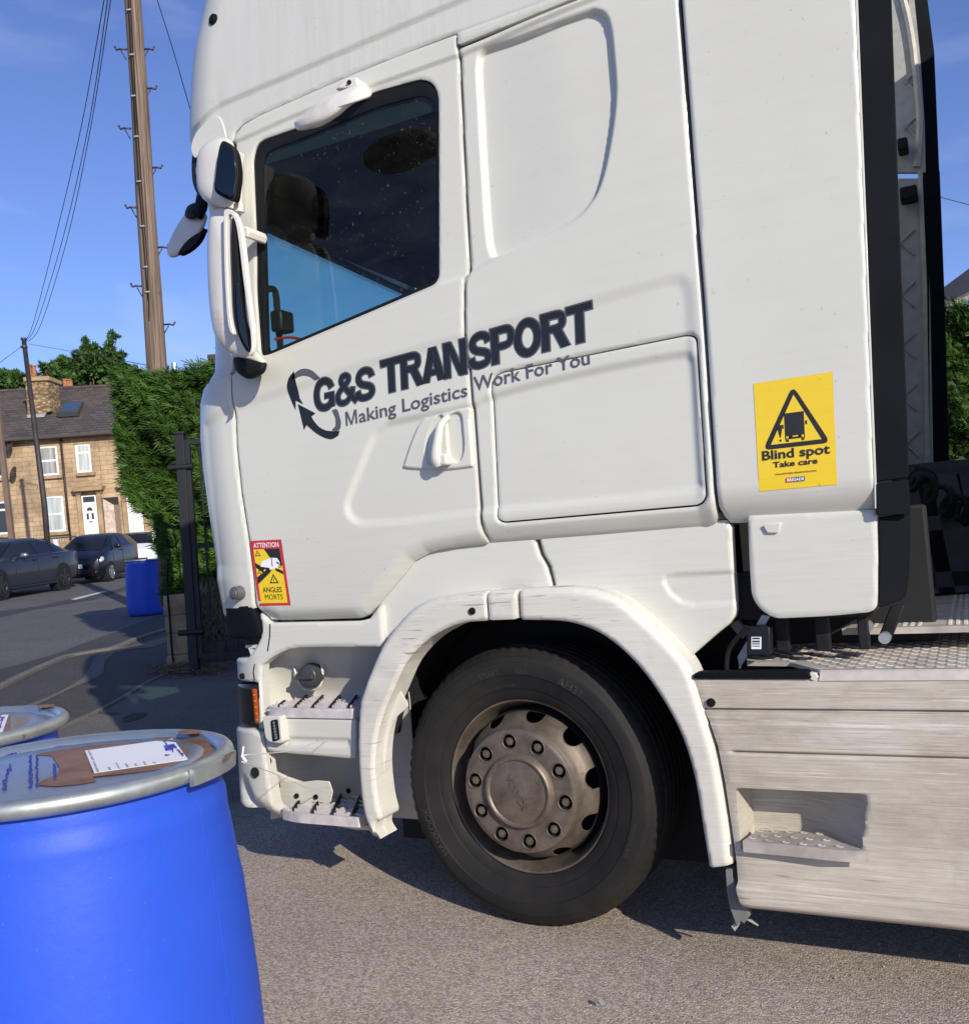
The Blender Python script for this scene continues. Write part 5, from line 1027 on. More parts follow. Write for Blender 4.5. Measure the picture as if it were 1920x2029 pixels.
# bumper lower corner
bq = [(470, 1454), (479, 1443), (500, 1450), (516, 1457), (519, 1490), (524, 1525), (530, 1566), (536, 1604), (546, 1614), (600, 1625), (680, 1638), (716, 1642), (722, 1652), (718, 1657), (686, 1655), (618, 1644), (539, 1628), (513, 1617), (490.6, 1600.5), (478, 1566), (472, 1500)]
BU = np.r_[UZ([(488, 1446), (500, 1450), (516, 1457), (519, 1490), (524, 1525), (530, 1566), (536, 1604), (546, 1614), (600, 1625), (680, 1638), (716, 1642), (722, 1652), (718, 1657), (686, 1655), (618, 1644), (539, 1628), (513, 1617), (500, 1609)]), [[-1.50, hY(480, 1590, .1)[2]], [-1.70, hY(472, 1560, .1)[2]], [-1.70, hY(470, 1450, .1)[2]]]]; bmp_ = panel('bumper', BU, M['white_low'], truck, feats=[lambda P: .012 + 0 * P[:, 0], nearline(UZ([(478, 1566), (490, 1600), (513, 1617), (539, 1628), (618, 1644), (718, 1657)]), .07, .05)], cell=.008, roll=.008, ret=.05)
panel('bumper_front', [[-3.5, .56], [-1.74, .56], [-1.74, .97], [-3.5, .97]], M['white_low'], truck, cell=.06, roll=0, ret=.03, dep0=.012)
# torn edge of the bumper and holes
MB().prism([hY(a, b, .02) for a, b in [(519, 1495), (530, 1493), (538, 1508), (536, 1517), (526, 1524), (524, 1512), (519, 1506)]], (0, .003, 0)).build('torn_hole', M['black'], truck)
tw = spline([(524, 1493), (533, 1508), (541, 1512), (552, 1536), (572, 1549), (600, 1550), (652, 1549), (655, 1590), (620, 1590), (545, 1606), (537, 1600), (530, 1560), (526, 1524)], 2)
MB().prism([hY(a, b, .10) for a, b in tw], (0, .006, 0)).build('inner_step_shell', M['white_low'], truck, bev=.002)
for a, b, r, Y, nm, mt in ((503, 1532, .021, .0, 'bumper_hole', 'black'), (551, 1557.5, .014, .10, 'shell_bolt', 'chassis'), (589, 1577, .010, .10, 'shell_bolt', 'rubber'), (627, 1579, .010, .10, 'shell_bolt', 'rubber'), (691.5, 1567, .010, .235, 'shell_bolt', 'rubber'), (541, 1502, .012, .235, 'shell_bolt', 'rubber')):
    if nm == 'bumper_hole': cap(nm, (a, b), r, M[mt], bmp_, S, h=-.011); continue
    c = hY(a, b, Y); MB().cyl((c[0], Y, c[2]), (c[0], Y - .008, c[2]), r, n=18).build(nm, M[mt], truck, bev=.002)
c1 = hY(602, 1500, .245); c2 = hY(612, 1548, .245); MB().box((c1[0] - .012, .238, c2[2]), (c1[0] + .014, .249, c1[2])).build('well_slot', M['black'], truck)
MB().box((-1.16, .26, .30), (-.60, .34, 1.0)).build('step_frame', M['chassis'], truck)
# headlamp corner with orange repeater
hl_ = np.r_[UZ([(480, 1359), (499.5, 1361), (509, 1446), (492, 1444)]), [[-1.62, hY(478, 1436, .1)[2]], [-1.66, hY(470, 1362, .1)[2]]]]
lampb = panel('headlamp', hl_, M['darkplastic'], truck, feats=[lambda P: .035 + 0 * P[:, 0]], cell=.006, roll=.006, ret=.04)
om, ot, ob = nodes('amber_lens'); ob.inputs['Base Color'].default_value = (.75, .13, .01, 1); ob.inputs['Roughness'].default_value = .15; M['amber'] = om; bump(ot, ob, noise(ot, 160, 2), .4, .002)
ai = UZ([(485, 1368), (496, 1368), (502, 1438), (491, 1436)]); panel('indicator', ai, M['amber'], lampb, feats=[lambda P: .031 + 0 * P[:, 0]], cell=.006, roll=.003, ret=0)
ll = MB()
for k in range(5): q_ = uz((492 + k * 1.4, 1380 + k * 12.5)); ll.cyl(S(*q_, .031), S(*q_, .027), .0045, n=10)
ll.build('indicator_reflectors', flat('bright_amber', (.95, .35, .05), .1), lampb)
panel('lamp_lens', hl_, glass('clear_lens', (.8, .8, .78), .02), lampb, feats=[lambda P: .024 + 0 * P[:, 0]], cell=.012, roll=.004, ret=0)
# dark flap under the door corner and the camera
dfp = np.r_[UZ(roundpoly([(488, 1197), (498, 1205), (511, 1240), (512, 1258), (500, 1268), (478, 1269)], [2, 6, 10, 8, 10, 2])), [[-1.55, hY(462, 1264, .1)[2]], [-1.62, hY(455, 1230, .1)[2]], [-1.64, hY(450, 1203, .1)[2]]]]
panel('corner_flap', dfp, M['edge'], truck, feats=[lambda P: .006 + 0 * P[:, 0]], cell=.008, roll=.008, ret=.03)
c = S(*uz((473, 1175)), -.0); nrm = c - S(*uz((473, 1175)), .1); nrm /= np.linalg.norm(nrm)
cm = MB(); cm.cyl(c - nrm * .02, c + nrm * .025, .030, .026, 24); cm.cyl(c + nrm * .024, c + nrm * .032, .020, .017, 20); cm.cyl(c + nrm * .032, c + nrm * .034, .010, .008, 16); cm.build('side_camera', flat('grey_sensor', (.09, .09, .095), .35), truck, bev=.002)
# zip tie strings tied from the drum clasp (dashed thin cords) are built with the drum
# ============================================================ THE GROUND
def P3(px, D): return hD(px[0], px[1], D)
def asphalt(name, c, chip=1., dark=None, scale=150, bs=.6, fine=True):
    m, t, b = nodes(name)
    c_dark = dark
    c_ = t.nodes.new('ShaderNodeTexCoord'); v = t.nodes.new('ShaderNodeTexVoronoi'); v.inputs['Scale'].default_value = scale; t.links.new(c_.outputs['Object'], v.inputs['Vector'])
    big = ramp(t, noise(t, .9, 6, .6), .3, .72); base = mix(t, big, tuple(x * .80 for x in c), tuple(x * 1.16 for x in c))
    sep = t.nodes.new('ShaderNodeSeparateColor'); t.links.new(v.outputs['Color'], sep.inputs[0])
    ch = ramp(t, sep.outputs[0], 0, 1, tuple(1 - .62 * chip for _ in c), tuple(1 + 0 * x for x in c)); base = mix(t, 1., base, ch, 'MULTIPLY')
    lite = ramp(t, sep.outputs[1], .91, .95); base = mix(t, mul(t, lite, .55 * chip), base, tuple(min(.6, x * 2.7) for x in c))
    cr = ramp(t, v.outputs['Distance'], .25, .75); base = mix(t, mul(t, cr, .35), base, tuple(x * .35 for x in c))
    if c_dark:      # darker, bluer tone towards the gateway
        q = t.nodes.new('ShaderNodeSeparateXYZ'); t.links.new(c_.outputs['Object'], q.inputs[0]); ad = t.nodes.new('ShaderNodeMath'); ad.operation = 'MULTIPLY_ADD'; ad.inputs[1].default_value = 1.6; t.links.new(noise(t, 1.1, 6, .6), ad.inputs[0]); t.links.new(q.outputs[0], ad.inputs[2])
        r = t.nodes.new('ShaderNodeMapRange'); r.inputs[1].default_value = -.75; r.inputs[2].default_value = -1.6; t.links.new(ad.outputs[0], r.inputs[0]); base = mix(t, r.outputs[0], base, mix(t, 1., base, c_dark, 'MULTIPLY'))
    t.links.new(base, b.inputs['Base Color']); b.inputs['Roughness'].default_value = .88
    if bs:
        h = t.nodes.new('ShaderNodeMath'); h.operation = 'SUBTRACT'; t.links.new(sep.outputs[2], h.inputs[0]); t.links.new(v.outputs['Distance'], h.inputs[1])
        bump(t, b, h.outputs[0], bs, .004)
    return m
M['yard'] = asphalt('yard_tarmac', (.58, .48, .385), 1., dark=(.33, .35, .38), scale=150, bs=.55)
M['yard_dark'] = asphalt('dark_yard_tarmac', (.15, .14, .135), .8, scale=110, bs=.5)
M['road'] = asphalt('road_tarmac', (.135, .125, .115), .6, scale=60, bs=.3)
M['gutter'] = asphalt('gutter_tarmac', (.055, .054, .054), .6, scale=60, bs=.3)
M['pave'] = asphalt('pavement_tarmac', (.075, .068, .062), .6, scale=70, bs=.3)
M['conc'] = asphalt('worn_concrete', (.17, .155, .13), .4, scale=70, bs=.3)
M['kerb'] = asphalt('kerb_stone', (.21, .19, .165), .5, scale=60, bs=.3)
def axis(lo, hi, dense_lo, dense_hi, fine, coarse):
    a = list(np.arange(dense_lo, dense_hi, fine)); x = dense_lo; s = fine; L_ = []
    while x > lo: s = min(s * 1.25, coarse); x -= s; L_.append(x)
    x = dense_hi; s = fine; R_ = []
    while x < hi: s = min(s * 1.25, coarse); x += s; R_.append(x)
    return np.array(L_[::-1] + a + R_)
_gnd0 = gnd
def gnd(x, y):
    s = (x - CAM[0]) * UD[0] + (y - CAM[1]) * UD[1]; s = np.where(s > 60, 60 + 14 * np.tanh((s - 60) / 60), s); s2 = s - 2.5
    return .0405 * (s2 + np.sqrt(s2 * s2 + 1.2)) / 2 - .0050 - _g0
gx = axis(-420, 300, -26, 6, 1.0, 30); gy = axis(-200, 520, -8, 26, 1.0, 30); X, Y = np.meshgrid(gx, gy); nx_, ny_ = len(gx), len(gy)
V = np.stack([X, Y, gnd(X, Y)], -1).reshape(-1, 3); i, j = np.meshgrid(np.arange(nx_ - 1), np.arange(ny_ - 1)); a = (j * nx_ + i).ravel()
me = bpy.data.meshes.new('ground'); me.from_pydata(V.tolist(), [], np.c_[a, a + 1, a + nx_ + 1, a + nx_].tolist()); tag(link('ground', me, M['yard'], sharp=180), kind='structure')
def sheet(name, px, lift, mat, world=None, maxlen=.7, kind='structure'):
    W = np.array(world) if world is not None else np.array([G(*p)[:2] for p in px]); bm = bmesh.new(); vs = [bm.verts.new((*p, 0)) for p in W]; bm.faces.new(vs); bmesh.ops.triangulate(bm, faces=bm.faces); bm.verts.index_update()
    V = np.array([v.co[:2] for v in bm.verts]); Fc = [tuple(v.index for v in f.verts) for f in bm.faces]; bm.free(); V, Fc = subdiv(V, Fc, maxlen)
    me = bpy.data.meshes.new(name); me.from_pydata(np.c_[V, gnd(V[:, 0], V[:, 1]) + lift].tolist(), [], Fc); o = link(name, me, mat, sharp=None)
    bm = bmesh.new(); bm.from_mesh(me); bmesh.ops.recalc_face_normals(bm, faces=bm.faces)
    for f in bm.faces:
        if f.normal.z < 0: f.normal_flip()
    bm.to_mesh(me); bm.free(); return tag(o, kind=kind)
kerb_px = [(-160, 1440), (-80, 1397), (0, 1360), (40, 1340), (80, 1322), (118, 1306), (140, 1300), (180, 1293), (222, 1285), (270, 1266), (330, 1247), (400, 1222)]
kw = np.array([G(*p)[:2] for p in kerb_px]); far = kw + UD * 14 + np.array([0, 0]); d0 = kw[-1] - kw[-3]; d0 /= np.linalg.norm(d0)
k_ext = np.r_[kw, [kw[-1] + d0 * 20]]; off = UD * 22
sheet('road', None, .004, M['road'], world=np.r_[[kw[0] - d0 * 0 + (kw[0] - kw[2]) * 12], k_ext, [k_ext[-1] + UD * 24, k_ext[-1] + UD * 24 - RT[:2] * 60, kw[0] + (kw[0] - kw[2]) * 12 + UD * 10]], maxlen=3.)
gut_px = [(-160, 1400), (-60, 1352), (0, 1328), (60, 1312), (125, 1292), (160, 1278), (215, 1258), (300, 1226), (380, 1195)]
gw = np.array([G(*p)[:2] for p in gut_px]); sheet('road_edge', None, .008, M['gutter'], world=np.r_[kw, gw[::-1]], maxlen=1.)
sheet('road_patch', [(-60, 1236), (0, 1212), (70, 1203), (130, 1190), (200, 1178), (255, 1160), (255, 1168), (190, 1188), (120, 1200), (60, 1210), (0, 1224), (-60, 1250)], .008, M['gutter'], maxlen=2.)
yard_px = [(-80, 1520), (60, 1470), (150, 1428), (185, 1412), (235, 1385), (290, 1352), (330, 1335), (420, 1318)]
yw = np.array([G(*p)[:2] for p in yard_px]); sheet('pavement', None, .004, M['pave'], world=np.r_[kw, yw[::-1]], maxlen=.8)
sheet('concrete_strip', [(40, 1404), (66, 1394), (117, 1373), (140, 1360), (165, 1345), (178, 1325), (186.6, 1306), (200, 1297), (221, 1287), (266, 1280), (333, 1262), (395, 1243), (395, 1255), (300, 1284), (255, 1288), (226, 1296), (208, 1312), (205, 1336), (180, 1350), (150, 1362), (88, 1392), (60, 1405)], .008, M['conc'], maxlen=.6)
def ribbon(name, W, wd, h, mat, drop=.02):
    W = spline(W, 4); o = MB(); n = len(W); vs = []
    for i, p in enumerate(W):
        d = W[min(i + 1, n - 1)] - W[max(i - 1, 0)]; d = d / np.linalg.norm(d); q = np.array([d[1], -d[0]]); 
        for s_, hh in ((0, -drop), (0, h), (wd, h), (wd, -drop)): c = p + q * s_; vs.append((c[0], c[1], float(gnd(c[0], c[1])) + hh))
    o.add(vs, [(i * 4 + k, i * 4 + k + 1, i * 4 + 5 + k, i * 4 + 4 + k) for i in range(n - 1) for k in range(3)]); return tag(o.build(name, mat, bev=0), kind='structure')
ribbon('kerb', kw, .10, .030, M['kerb'])
ribbon('yard_edging', yw[1:-1], .05, .012, M['conc'])
sheet('road_marking', [(140, 1189), (148, 1186), (205, 1172), (212, 1173), (150, 1190)], .012, flat('worn_road_paint', (.50, .49, .45), .7, var=.3, scale=2), maxlen=2.)
sheet('moss_patch', [(243, 1424), (262, 1414), (292, 1413), (288, 1420), (262, 1430), (245, 1432)], .004, flat('moss_film', (.035, .045, .03), .9, var=.3, scale=6), maxlen=.5)
sheet('moss_patch', [(186, 1410), (235, 1413), (236, 1417), (200, 1415)], .004, M['pave'], maxlen=.5)
# loose grit near the truck: countless stones
gr = MB()
for _ in range(420):
    px, py = rng.uniform(480, 1920), rng.uniform(1700, 2025); p = hz(px, py, 0.); s = rng.uniform(.0015, .0042); q = rng.normal(size=(6, 3)); q /= np.linalg.norm(q, axis=1)[:, None]
    oc = np.array([(1, 0, 0), (0, 1, 0), (0, 0, 1), (-1, 0, 0), (0, -1, 0), (0, 0, -1)]) * s * rng.uniform(.6, 1.3, (6, 1)); c = p + [0, 0, s * .4 + float(gnd(p[0], p[1]))]
    gr.add(oc + c, [(0, 1, 2), (1, 3, 2), (3, 4, 2), (4, 0, 2), (1, 0, 5), (3, 1, 5), (4, 3, 5), (0, 4, 5)])
tag(gr.build('grit', flat('pale_grit', (.30, .27, .23), .8, var=.5, scale=3), sharp=None), 'loose pale grit scattered on the yard tarmac in front of the truck', 'grit', kind='stuff')
p = hz(1190, 1993, 0); lt = MB(); lt.prism([p + (0.008 * math.cos(a) * r,   .007 * math.sin(a) * r, .002 + .006 * ((i * 7) % 3)) for i, (a, r) in enumerate([(0, 1), (.8, 1.3), (1.7, .8), (2.6, 1.2), (3.6, 1), (4.5, 1.3), (5.4, .9)])], (0, 0, .003)); tag(lt.build('litter', flat('grey_blue_scrap', (.16, .19, .22), .7), sharp=None), 'tiny grey-blue scrap of litter on the tarmac below the truck wheel', 'litter')
# ============================================================ DRUMS
bm_, bt_, bb_ = nodes('blue_drum_plastic'); bb_.inputs['Roughness'].default_value = .5
bb_.inputs['Specular IOR Level'].default_value = .3
bc_ = mix(bt_, ramp(bt_, noise(bt_, 3, 4), .3, .7), (.018, .072, .50), (.022, .085, .57)); bc_ = mix(bt_, mul(bt_, ramp(bt_, noise(bt_, 90, 2), .74, .77), .2), bc_, (.20, .30, .70)); bt_.links.new(bc_, bb_.inputs['Base Color'])
bump(bt_, bb_, noise(bt_, 42, 3, .6), .22, .0035); M['drum'] = bm_
lidm, lt_, lb_ = nodes('grey_lid_steel'); lb_.inputs['Roughness'].default_value = .30; lb_.inputs['Metallic'].default_value = .75
lt_.links.new(mix(lt_, ramp(lt_, noise(lt_, 5, 6, .65), .35, .7), (.30, .36, .42), (.46, .52, .58)), lb_.inputs['Base Color']); bump(lt_, lb_, noise(lt_, 8, 3), .15, .004); M['lid'] = lidm
tpm, tp_, tpb = nodes('brown_parcel_tape'); tpb.inputs['Roughness'].default_value = .38; tpb.inputs['Specular IOR Level'].default_value = .35
tp_.links.new(mix(tp_, ramp(tp_, noise(tp_, 14, 5, .6, (1, 1, 1)), .35, .65), (.15, .065, .020), (.27, .125, .045)), tpb.inputs['Base Color']); bump(tp_, tpb, noise(tp_, 22, 4, .6, (3, 1, 1), dist=1.2), .6, .004); M['tape'] = tpm
def drum(label, c, r, h, n=128, bulge=1., group='blue plastic drums with steel clamp lids'):
    base = (c[0], c[1], float(gnd(c[0], c[1]))); t = thing('drum', label, 'drum', base, group); bpy.context.view_layer.update(); zb, zt = base[2], base[2] + h
    R0 = r - .010; pr = [(.01, .0), (R0 - .05, 0), (R0 - .02, .012), (R0 - .004, .04), (R0 + .020, .09), (R0 + .036, .22), (R0 + .036, .40), (R0 + .028, .55), (R0 + .013, h - .26), (R0 + .002, h - .19), (R0 - .004, h - .140), (R0 - .0075, h - .120), (R0 - .0085, h - .100), (R0 - .010, h - .082), (R0 - .016, h - .070), (R0 - .018, h - .055), (R0 - .019, h - .035), (R0 - .022, h - .026)]; pr = [(R0 + (a - R0) * bulge if a > R0 else a, b) for a, b in pr]
    o = MB(); o.lathe([(a, b + zb) for a, b in pr], (c[0], c[1], 0), 'Z', n)
    am = math.atan2(hz(285, 1620, zt - .1)[1] - c[1], hz(285, 1620, zt - .1)[0] - c[0]); o.tube([(c[0] + (a + .0001) * math.cos(am), c[1] + (a + .0001) * math.sin(am), b + zb) for a, b in pr[4:15]], .0009, 5); o.build('drum_body', M['drum'], t, sharp=70)
    o = MB(); o.lathe([(.001, zt - .016), (r - .10, zt - .014), (r - .060, zt - .010), (r - .050, zt - .016), (r - .035, zt - .017), (r - .028, zt - .004), (r - .018, zt - .001)], (c[0], c[1], 0), 'Z', n); o.build('lid', M['lid'], t, sharp=60)
    o = MB(); o.lathe([(r - .022, zt - .004), (r - .017, zt + .001), (r - .008, zt), (r - .002, zt - .007), (r, zt - .015), (r - .003, zt - .024), (r - .011, zt - .030), (r - .022, zt - .031)], (c[0], c[1], 0), 'Z', n); o.build('clamp_ring', M['galv'], t, sharp=60)
    return t, zt
d1, z1 = drum('near blue drum in the foreground, its big white address sheet taped across the lid', (-.10, -1.70), .307, .97 - float(gnd(-.1, -1.7)))
d2, z2 = drum('second blue drum cut by the left frame edge, only its taped lid showing', (-.83, -1.485), .309, .975 - float(gnd(-.83, -1.485)))
pd_ = G(290, 1222); d3, z3 = drum('lone blue drum on the road by the hedge, a shadow across its lower half', tuple((pd_ + (pd_ - CAM) / np.linalg.norm((pd_ - CAM)[:2]) * .30)[:2]), .305, .96, 64, .25)
def onlid(nm, px, z, lift, mat, parent, th=.0006, mbuild=True):
    P = [hz(a, b, z + lift) for a, b in px]; return MB().prism(P, (0, 0, -th)).build(nm, mat, parent)
def L1(u, v): return (.3425 * u, 1350 + .3425 * v)
zl = z1 - .0135
onlid('parcel_tape', [L1(*p) for p in [(205, 428), (260, 400), (330, 376), (480, 362), (500, 380), (540, 560), (560, 575), (480, 592), (330, 606), (215, 600), (240, 575), (330, 540), (345, 500), (300, 430)]], zl, .0008, M['tape'], d1)
onlid('parcel_tape', [L1(*p) for p in [(470, 366), (640, 352), (860, 332), (1010, 312), (1060, 290), (1160, 288), (1190, 330), (1240, 400), (1275, 430), (1310, 445), (1230, 460), (1080, 476), (900, 510), (700, 535), (480, 556), (478, 540), (540, 530)]], zl, .0012, M['tape'], d1)
sheet_px = [L1(*p) for p in [(492, 402), (1000, 332), (1088, 452), (545, 530)]]
ps = onlid('address_sheet', sheet_px, zl, .0022, M['paper'], d1)
def onsheet(body, box, mat, z, off=.0, Q=None, parent=None, nm='sheet_print'):
    V, Fc = text_mesh(body, off, 1.); lo = V.min(0); hi = V.max(0); uv = (V - lo) / (hi - lo) * [box[2] - box[0], box[3] - box[1]] + [box[0], box[1]]; W = quadmap(uv, Q); W, Fc = (W, Fc)
    me = bpy.data.meshes.new(nm); me.from_pydata([tuple(hz(p[0], p[1], z)) for p in W], [], Fc); return link(nm, me, mat, parent, sharp=None)
# the sheet lies sideways: its lines run from the lower edge of the picture upwards
SQ = [sheet_px[3], sheet_px[0], sheet_px[1], sheet_px[2]]     # text u axis: near edge -> far edge; v axis: left -> right
for k, (body, u0, u1) in enumerate([('Name', .02, .16), ('Company name', .02, .30), ('Address', .02, .20), ('Town', .02, .14), ('Postcode', .02, .18), ('Tel', .02, .10)]):
    v = .16 + k * .095; onsheet(body, (u0, v, u1, v + .030), M['inkblack'], zl + .0029, .0, SQ, ps)
onsheet('DELIVERY DETAILS', (.02, .03, .98, .055), M['inkblack'], zl + .0029, .0, SQ, ps)
def scrawl(nm, px, z, r, parent, mat='ink'): return MB().tube([hz(a, b, z) for a, b in spline(px, 4)], r, 5).build(nm, M[mat], parent, sharp=180)
def hand(nm, x0, y0, dx, dy, n, amp, z, parent, r=.0011):
    """a row of handwritten strokes running from (x0,y0) by (dx,dy)"""
    for k in range(n):
        t0 = k / n; px = [(x0 + dx * (t0 + q * .8 / n) + rng.uniform(-1, 1) * amp * (.8 if q in (.33, .66) else .25), y0 + dy * (t0 + q * .8 / n) + rng.uniform(-1, 1) * amp * .6) for q in (0, .33, .66, 1)]; scrawl(nm, px, z, r, parent)
hand('handwriting', *L1(1000, 365), 22, 24, 5, 3.2, zl + .0034, ps); hand('handwriting', *L1(945, 345), 20, 22, 4, 3.2, zl + .0034, ps)
scrawl('handwriting', [L1(*p) for p in [(950, 380), (1000, 372), (960, 392), (1005, 382), (965, 400), (1000, 392)]], zl + .0034, .003, ps)
onsheet('6', (.28, .80, .36, .86), M['ink'], zl + .0030, .02, SQ, ps, 'handwriting')
hand('lid_handwriting', *L1(175, 610), 2, -62, 9, 4.5, zl + .001, d1, .0016); hand('lid_handwriting', *L1(215, 600), 0, -58, 7, 4, zl + .001, d1, .0014); hand('lid_handwriting', *L1(315, 570), -1, -32, 6, 4, zl + .002, d1, .0014)
hand('lid_handwriting', *L1(20, 630), 14, -50, 7, 6, zl + .001, d1, .0016); hand('lid_handwriting', *L1(30, 440), 34, -14, 6, 4, zl + .001, d1, .0016)
tq = [L1(*p) for p in [(1295, 432), (1345, 405), (1362, 408), (1345, 425), (1310, 445)]]; onlid('ring_tape', tq, z1, .003, M['tape'], d1)
onlid('ring_tape', [L1(*p) for p in [(1030, 292), (1075, 281), (1165, 286), (1160, 300), (1040, 305)]], z1, .003, M['tape'], d1)
# clamp lever with its seal tags, tied to the ring
clc = np.array([-.10, -1.70]); a0 = math.atan2(hz(478, 1490, z1)[1] + 1.70, hz(478, 1490, z1)[0] + .10)
lv = MB()
for k in range(14):
    a = a0 - .36 + .5 * k / 13
    if k < 13:
        b = a + .5 / 13; vs = []
        for aa in (a, b):
            for rr, zz in ((.306, -.034), (.316, -.032), (.318, -.006), (.308, -.002)): vs.append((clc[0] + rr * math.cos(aa), clc[1] + rr * math.sin(aa), z1 + zz))
        lv.add(vs, [(0, 4, 5, 1), (1, 5, 6, 2), (2, 6, 7, 3), (3, 7, 4, 0), (0, 1, 2, 3), (7, 6, 5, 4)])
lever = lv.build('clamp_lever', M['galv'], d1, sharp=30)
wire = flat('white_tie_plastic', (.75, .77, .80), .4, var=.02)
sl = np.array(hz(479, 1497, z1 - .014)); tg = MB()
for k in range(0):
    aa = rng.uniform(0, 6.28); q = sl + rng.normal(size=3) * .004; pts = [q + .006 * np.array([math.cos(aa + s_) * .7, .4 * math.sin(aa + s_), math.sin(aa + s_)]) for s_ in np.linspace(0, 5, 10)]; tg.tube(pts, .0009, 5)
tg.tube([sl + (0, 0, -.005), sl + (.004, .002, .016)], .0018, 6); tg.tube([sl, sl + (.010, .0, -.012)], .0028, 6); tg.build('seal_tag', wire, lever, sharp=180)
tie = MB(); e1 = hY(*C_(810, 1152), -.02); e2 = hY(*C_(770, 1512), .06)
tie.tube(spline([sl, sl * .6 + e1 * .4 + (0, 0, -.012), sl * .3 + e1 * .7 + (0, 0, -.004), e1], 6), .0011, 5); tag(tie.build('plastic_tie', wire, sharp=180), 'upper thin white plastic tie running from the drum clamp to the cab step', 'tie', group='plastic ties pulled from the drum clamp')
tie = MB(); tie.tube(spline([sl + (0, 0, -.012), hY(*C_(420, 1385), -.75), hY(*C_(570, 1450), -.45), hY(*C_(690, 1500), -.15), e2], 6), .0013, 5); tag(tie.build('plastic_tie', wire, sharp=180), 'lower thin white plastic tie sagging from the drum clamp past the bumper', 'tie', group='plastic ties pulled from the drum clamp')
# second drum's lid dressing
def L2(u, v): return (.26652 * u, 1000 + .26652 * v)
zl2 = z2 - .0135
onlid('parcel_tape', [L2(*p) for p in [(0, 1530), (150, 1512), (160, 1530), (80, 1560), (75, 1680), (0, 1720), (-200, 1720), (-200, 1560)]], zl2, .0008, M['tape'], d2)
cl_, ct_, cb_ = nodes('clear_tape'); cb_.inputs['Base Color'].default_value = (.30, .29, .30, 1); cb_.inputs['Roughness'].default_value = .15; cb_.inputs['Metallic'].default_value = .5
onlid('clear_tape', [L2(*p) for p in [(150, 1520), (240, 1522), (225, 1600), (150, 1680), (80, 1690), (85, 1560)]], zl2, .0007, cl_, d2)
s2 = onlid('address_sheet', [L2(*p) for p in [(-260, 1560), (68, 1550), (20, 1690), (-300, 1720)]], zl2, .0018, M['paper'], d2)
hand('handwriting', *L2(10, 1565), -6, 26, 5, 3, zl2 + .003, s2); hand('handwriting', *L2(30, 1575), -8, 24, 5, 3, zl2 + .003, s2)
onlid('ring_tape', [L2(*p) for p in [(280, 1490), (400, 1484), (408, 1500), (290, 1512)]], z2, .003, M['tape'], d2); onlid('ring_tape', [L2(*p) for p in [(160, 1712), (195, 1710), (185, 1755), (172, 1740)]], z2, .002, M['tape'], d2)
w3_ = MB(); q = hD(257, 1116, 16.3); w3_.tube(spline([q, q + (-.02, 0, -.10), q + (.0, 0, -.20)], 4), .008, 5); w3_.build('loose_strap', wire, d3, sharp=180)
# ============================================================ GATEWAY, HEDGE, POLES
def up(P, h): return np.array(P) + (0, 0, h)
def foliage_mat(name, c0, c1, rough=.55, trans=.25):
    m, t, b = nodes(name); g_ = t.nodes.new('ShaderNodeNewGeometry'); r = t.nodes.new('ShaderNodeValToRGB'); t.links.new(g_.outputs['Random Per Island'], r.inputs[0])
    r.color_ramp.elements[0].color = (*c0, 1); r.color_ramp.elements[1].color = (*c1, 1)
    big = ramp(t, noise(t, 1.6, 4), .35, .68, (.62, .62, .62), (1.25, 1.2, 1.1)); cc = mix(t, 1., r.outputs[0], big, 'MULTIPLY'); t.links.new(cc, b.inputs['Base Color']); b.inputs['Roughness'].default_value = rough
    b.inputs['Specular IOR Level'].default_value = .3
    tr = t.nodes.new('ShaderNodeBsdfTranslucent'); t.links.new(cc, tr.inputs[0]); ms = t.nodes.new('ShaderNodeMixShader'); ms.inputs[0].default_value = trans
    o = t.nodes['Material Output']; t.links.new(b.outputs[0], ms.inputs[1]); t.links.new(tr.outputs[0], ms.inputs[2]); t.links.new(ms.outputs[0], o.inputs[0]); return m
M['conifer'] = foliage_mat('conifer_sprays', (.026, .074, .011), (.080, .168, .024))
M['leaf'] = foliage_mat('tree_leaves', (.030, .080, .016), (.095, .19, .045))
M['core'] = flat('shaded_hedge_core', (.012, .016, .008), .9, var=.5, scale=5)
M['bark'] = flat('bark', (.09, .065, .045), .9, var=.4, scale=8, bmp=.5)
HD = 11.0; hz_top = hD(240, 745, HD)[2]
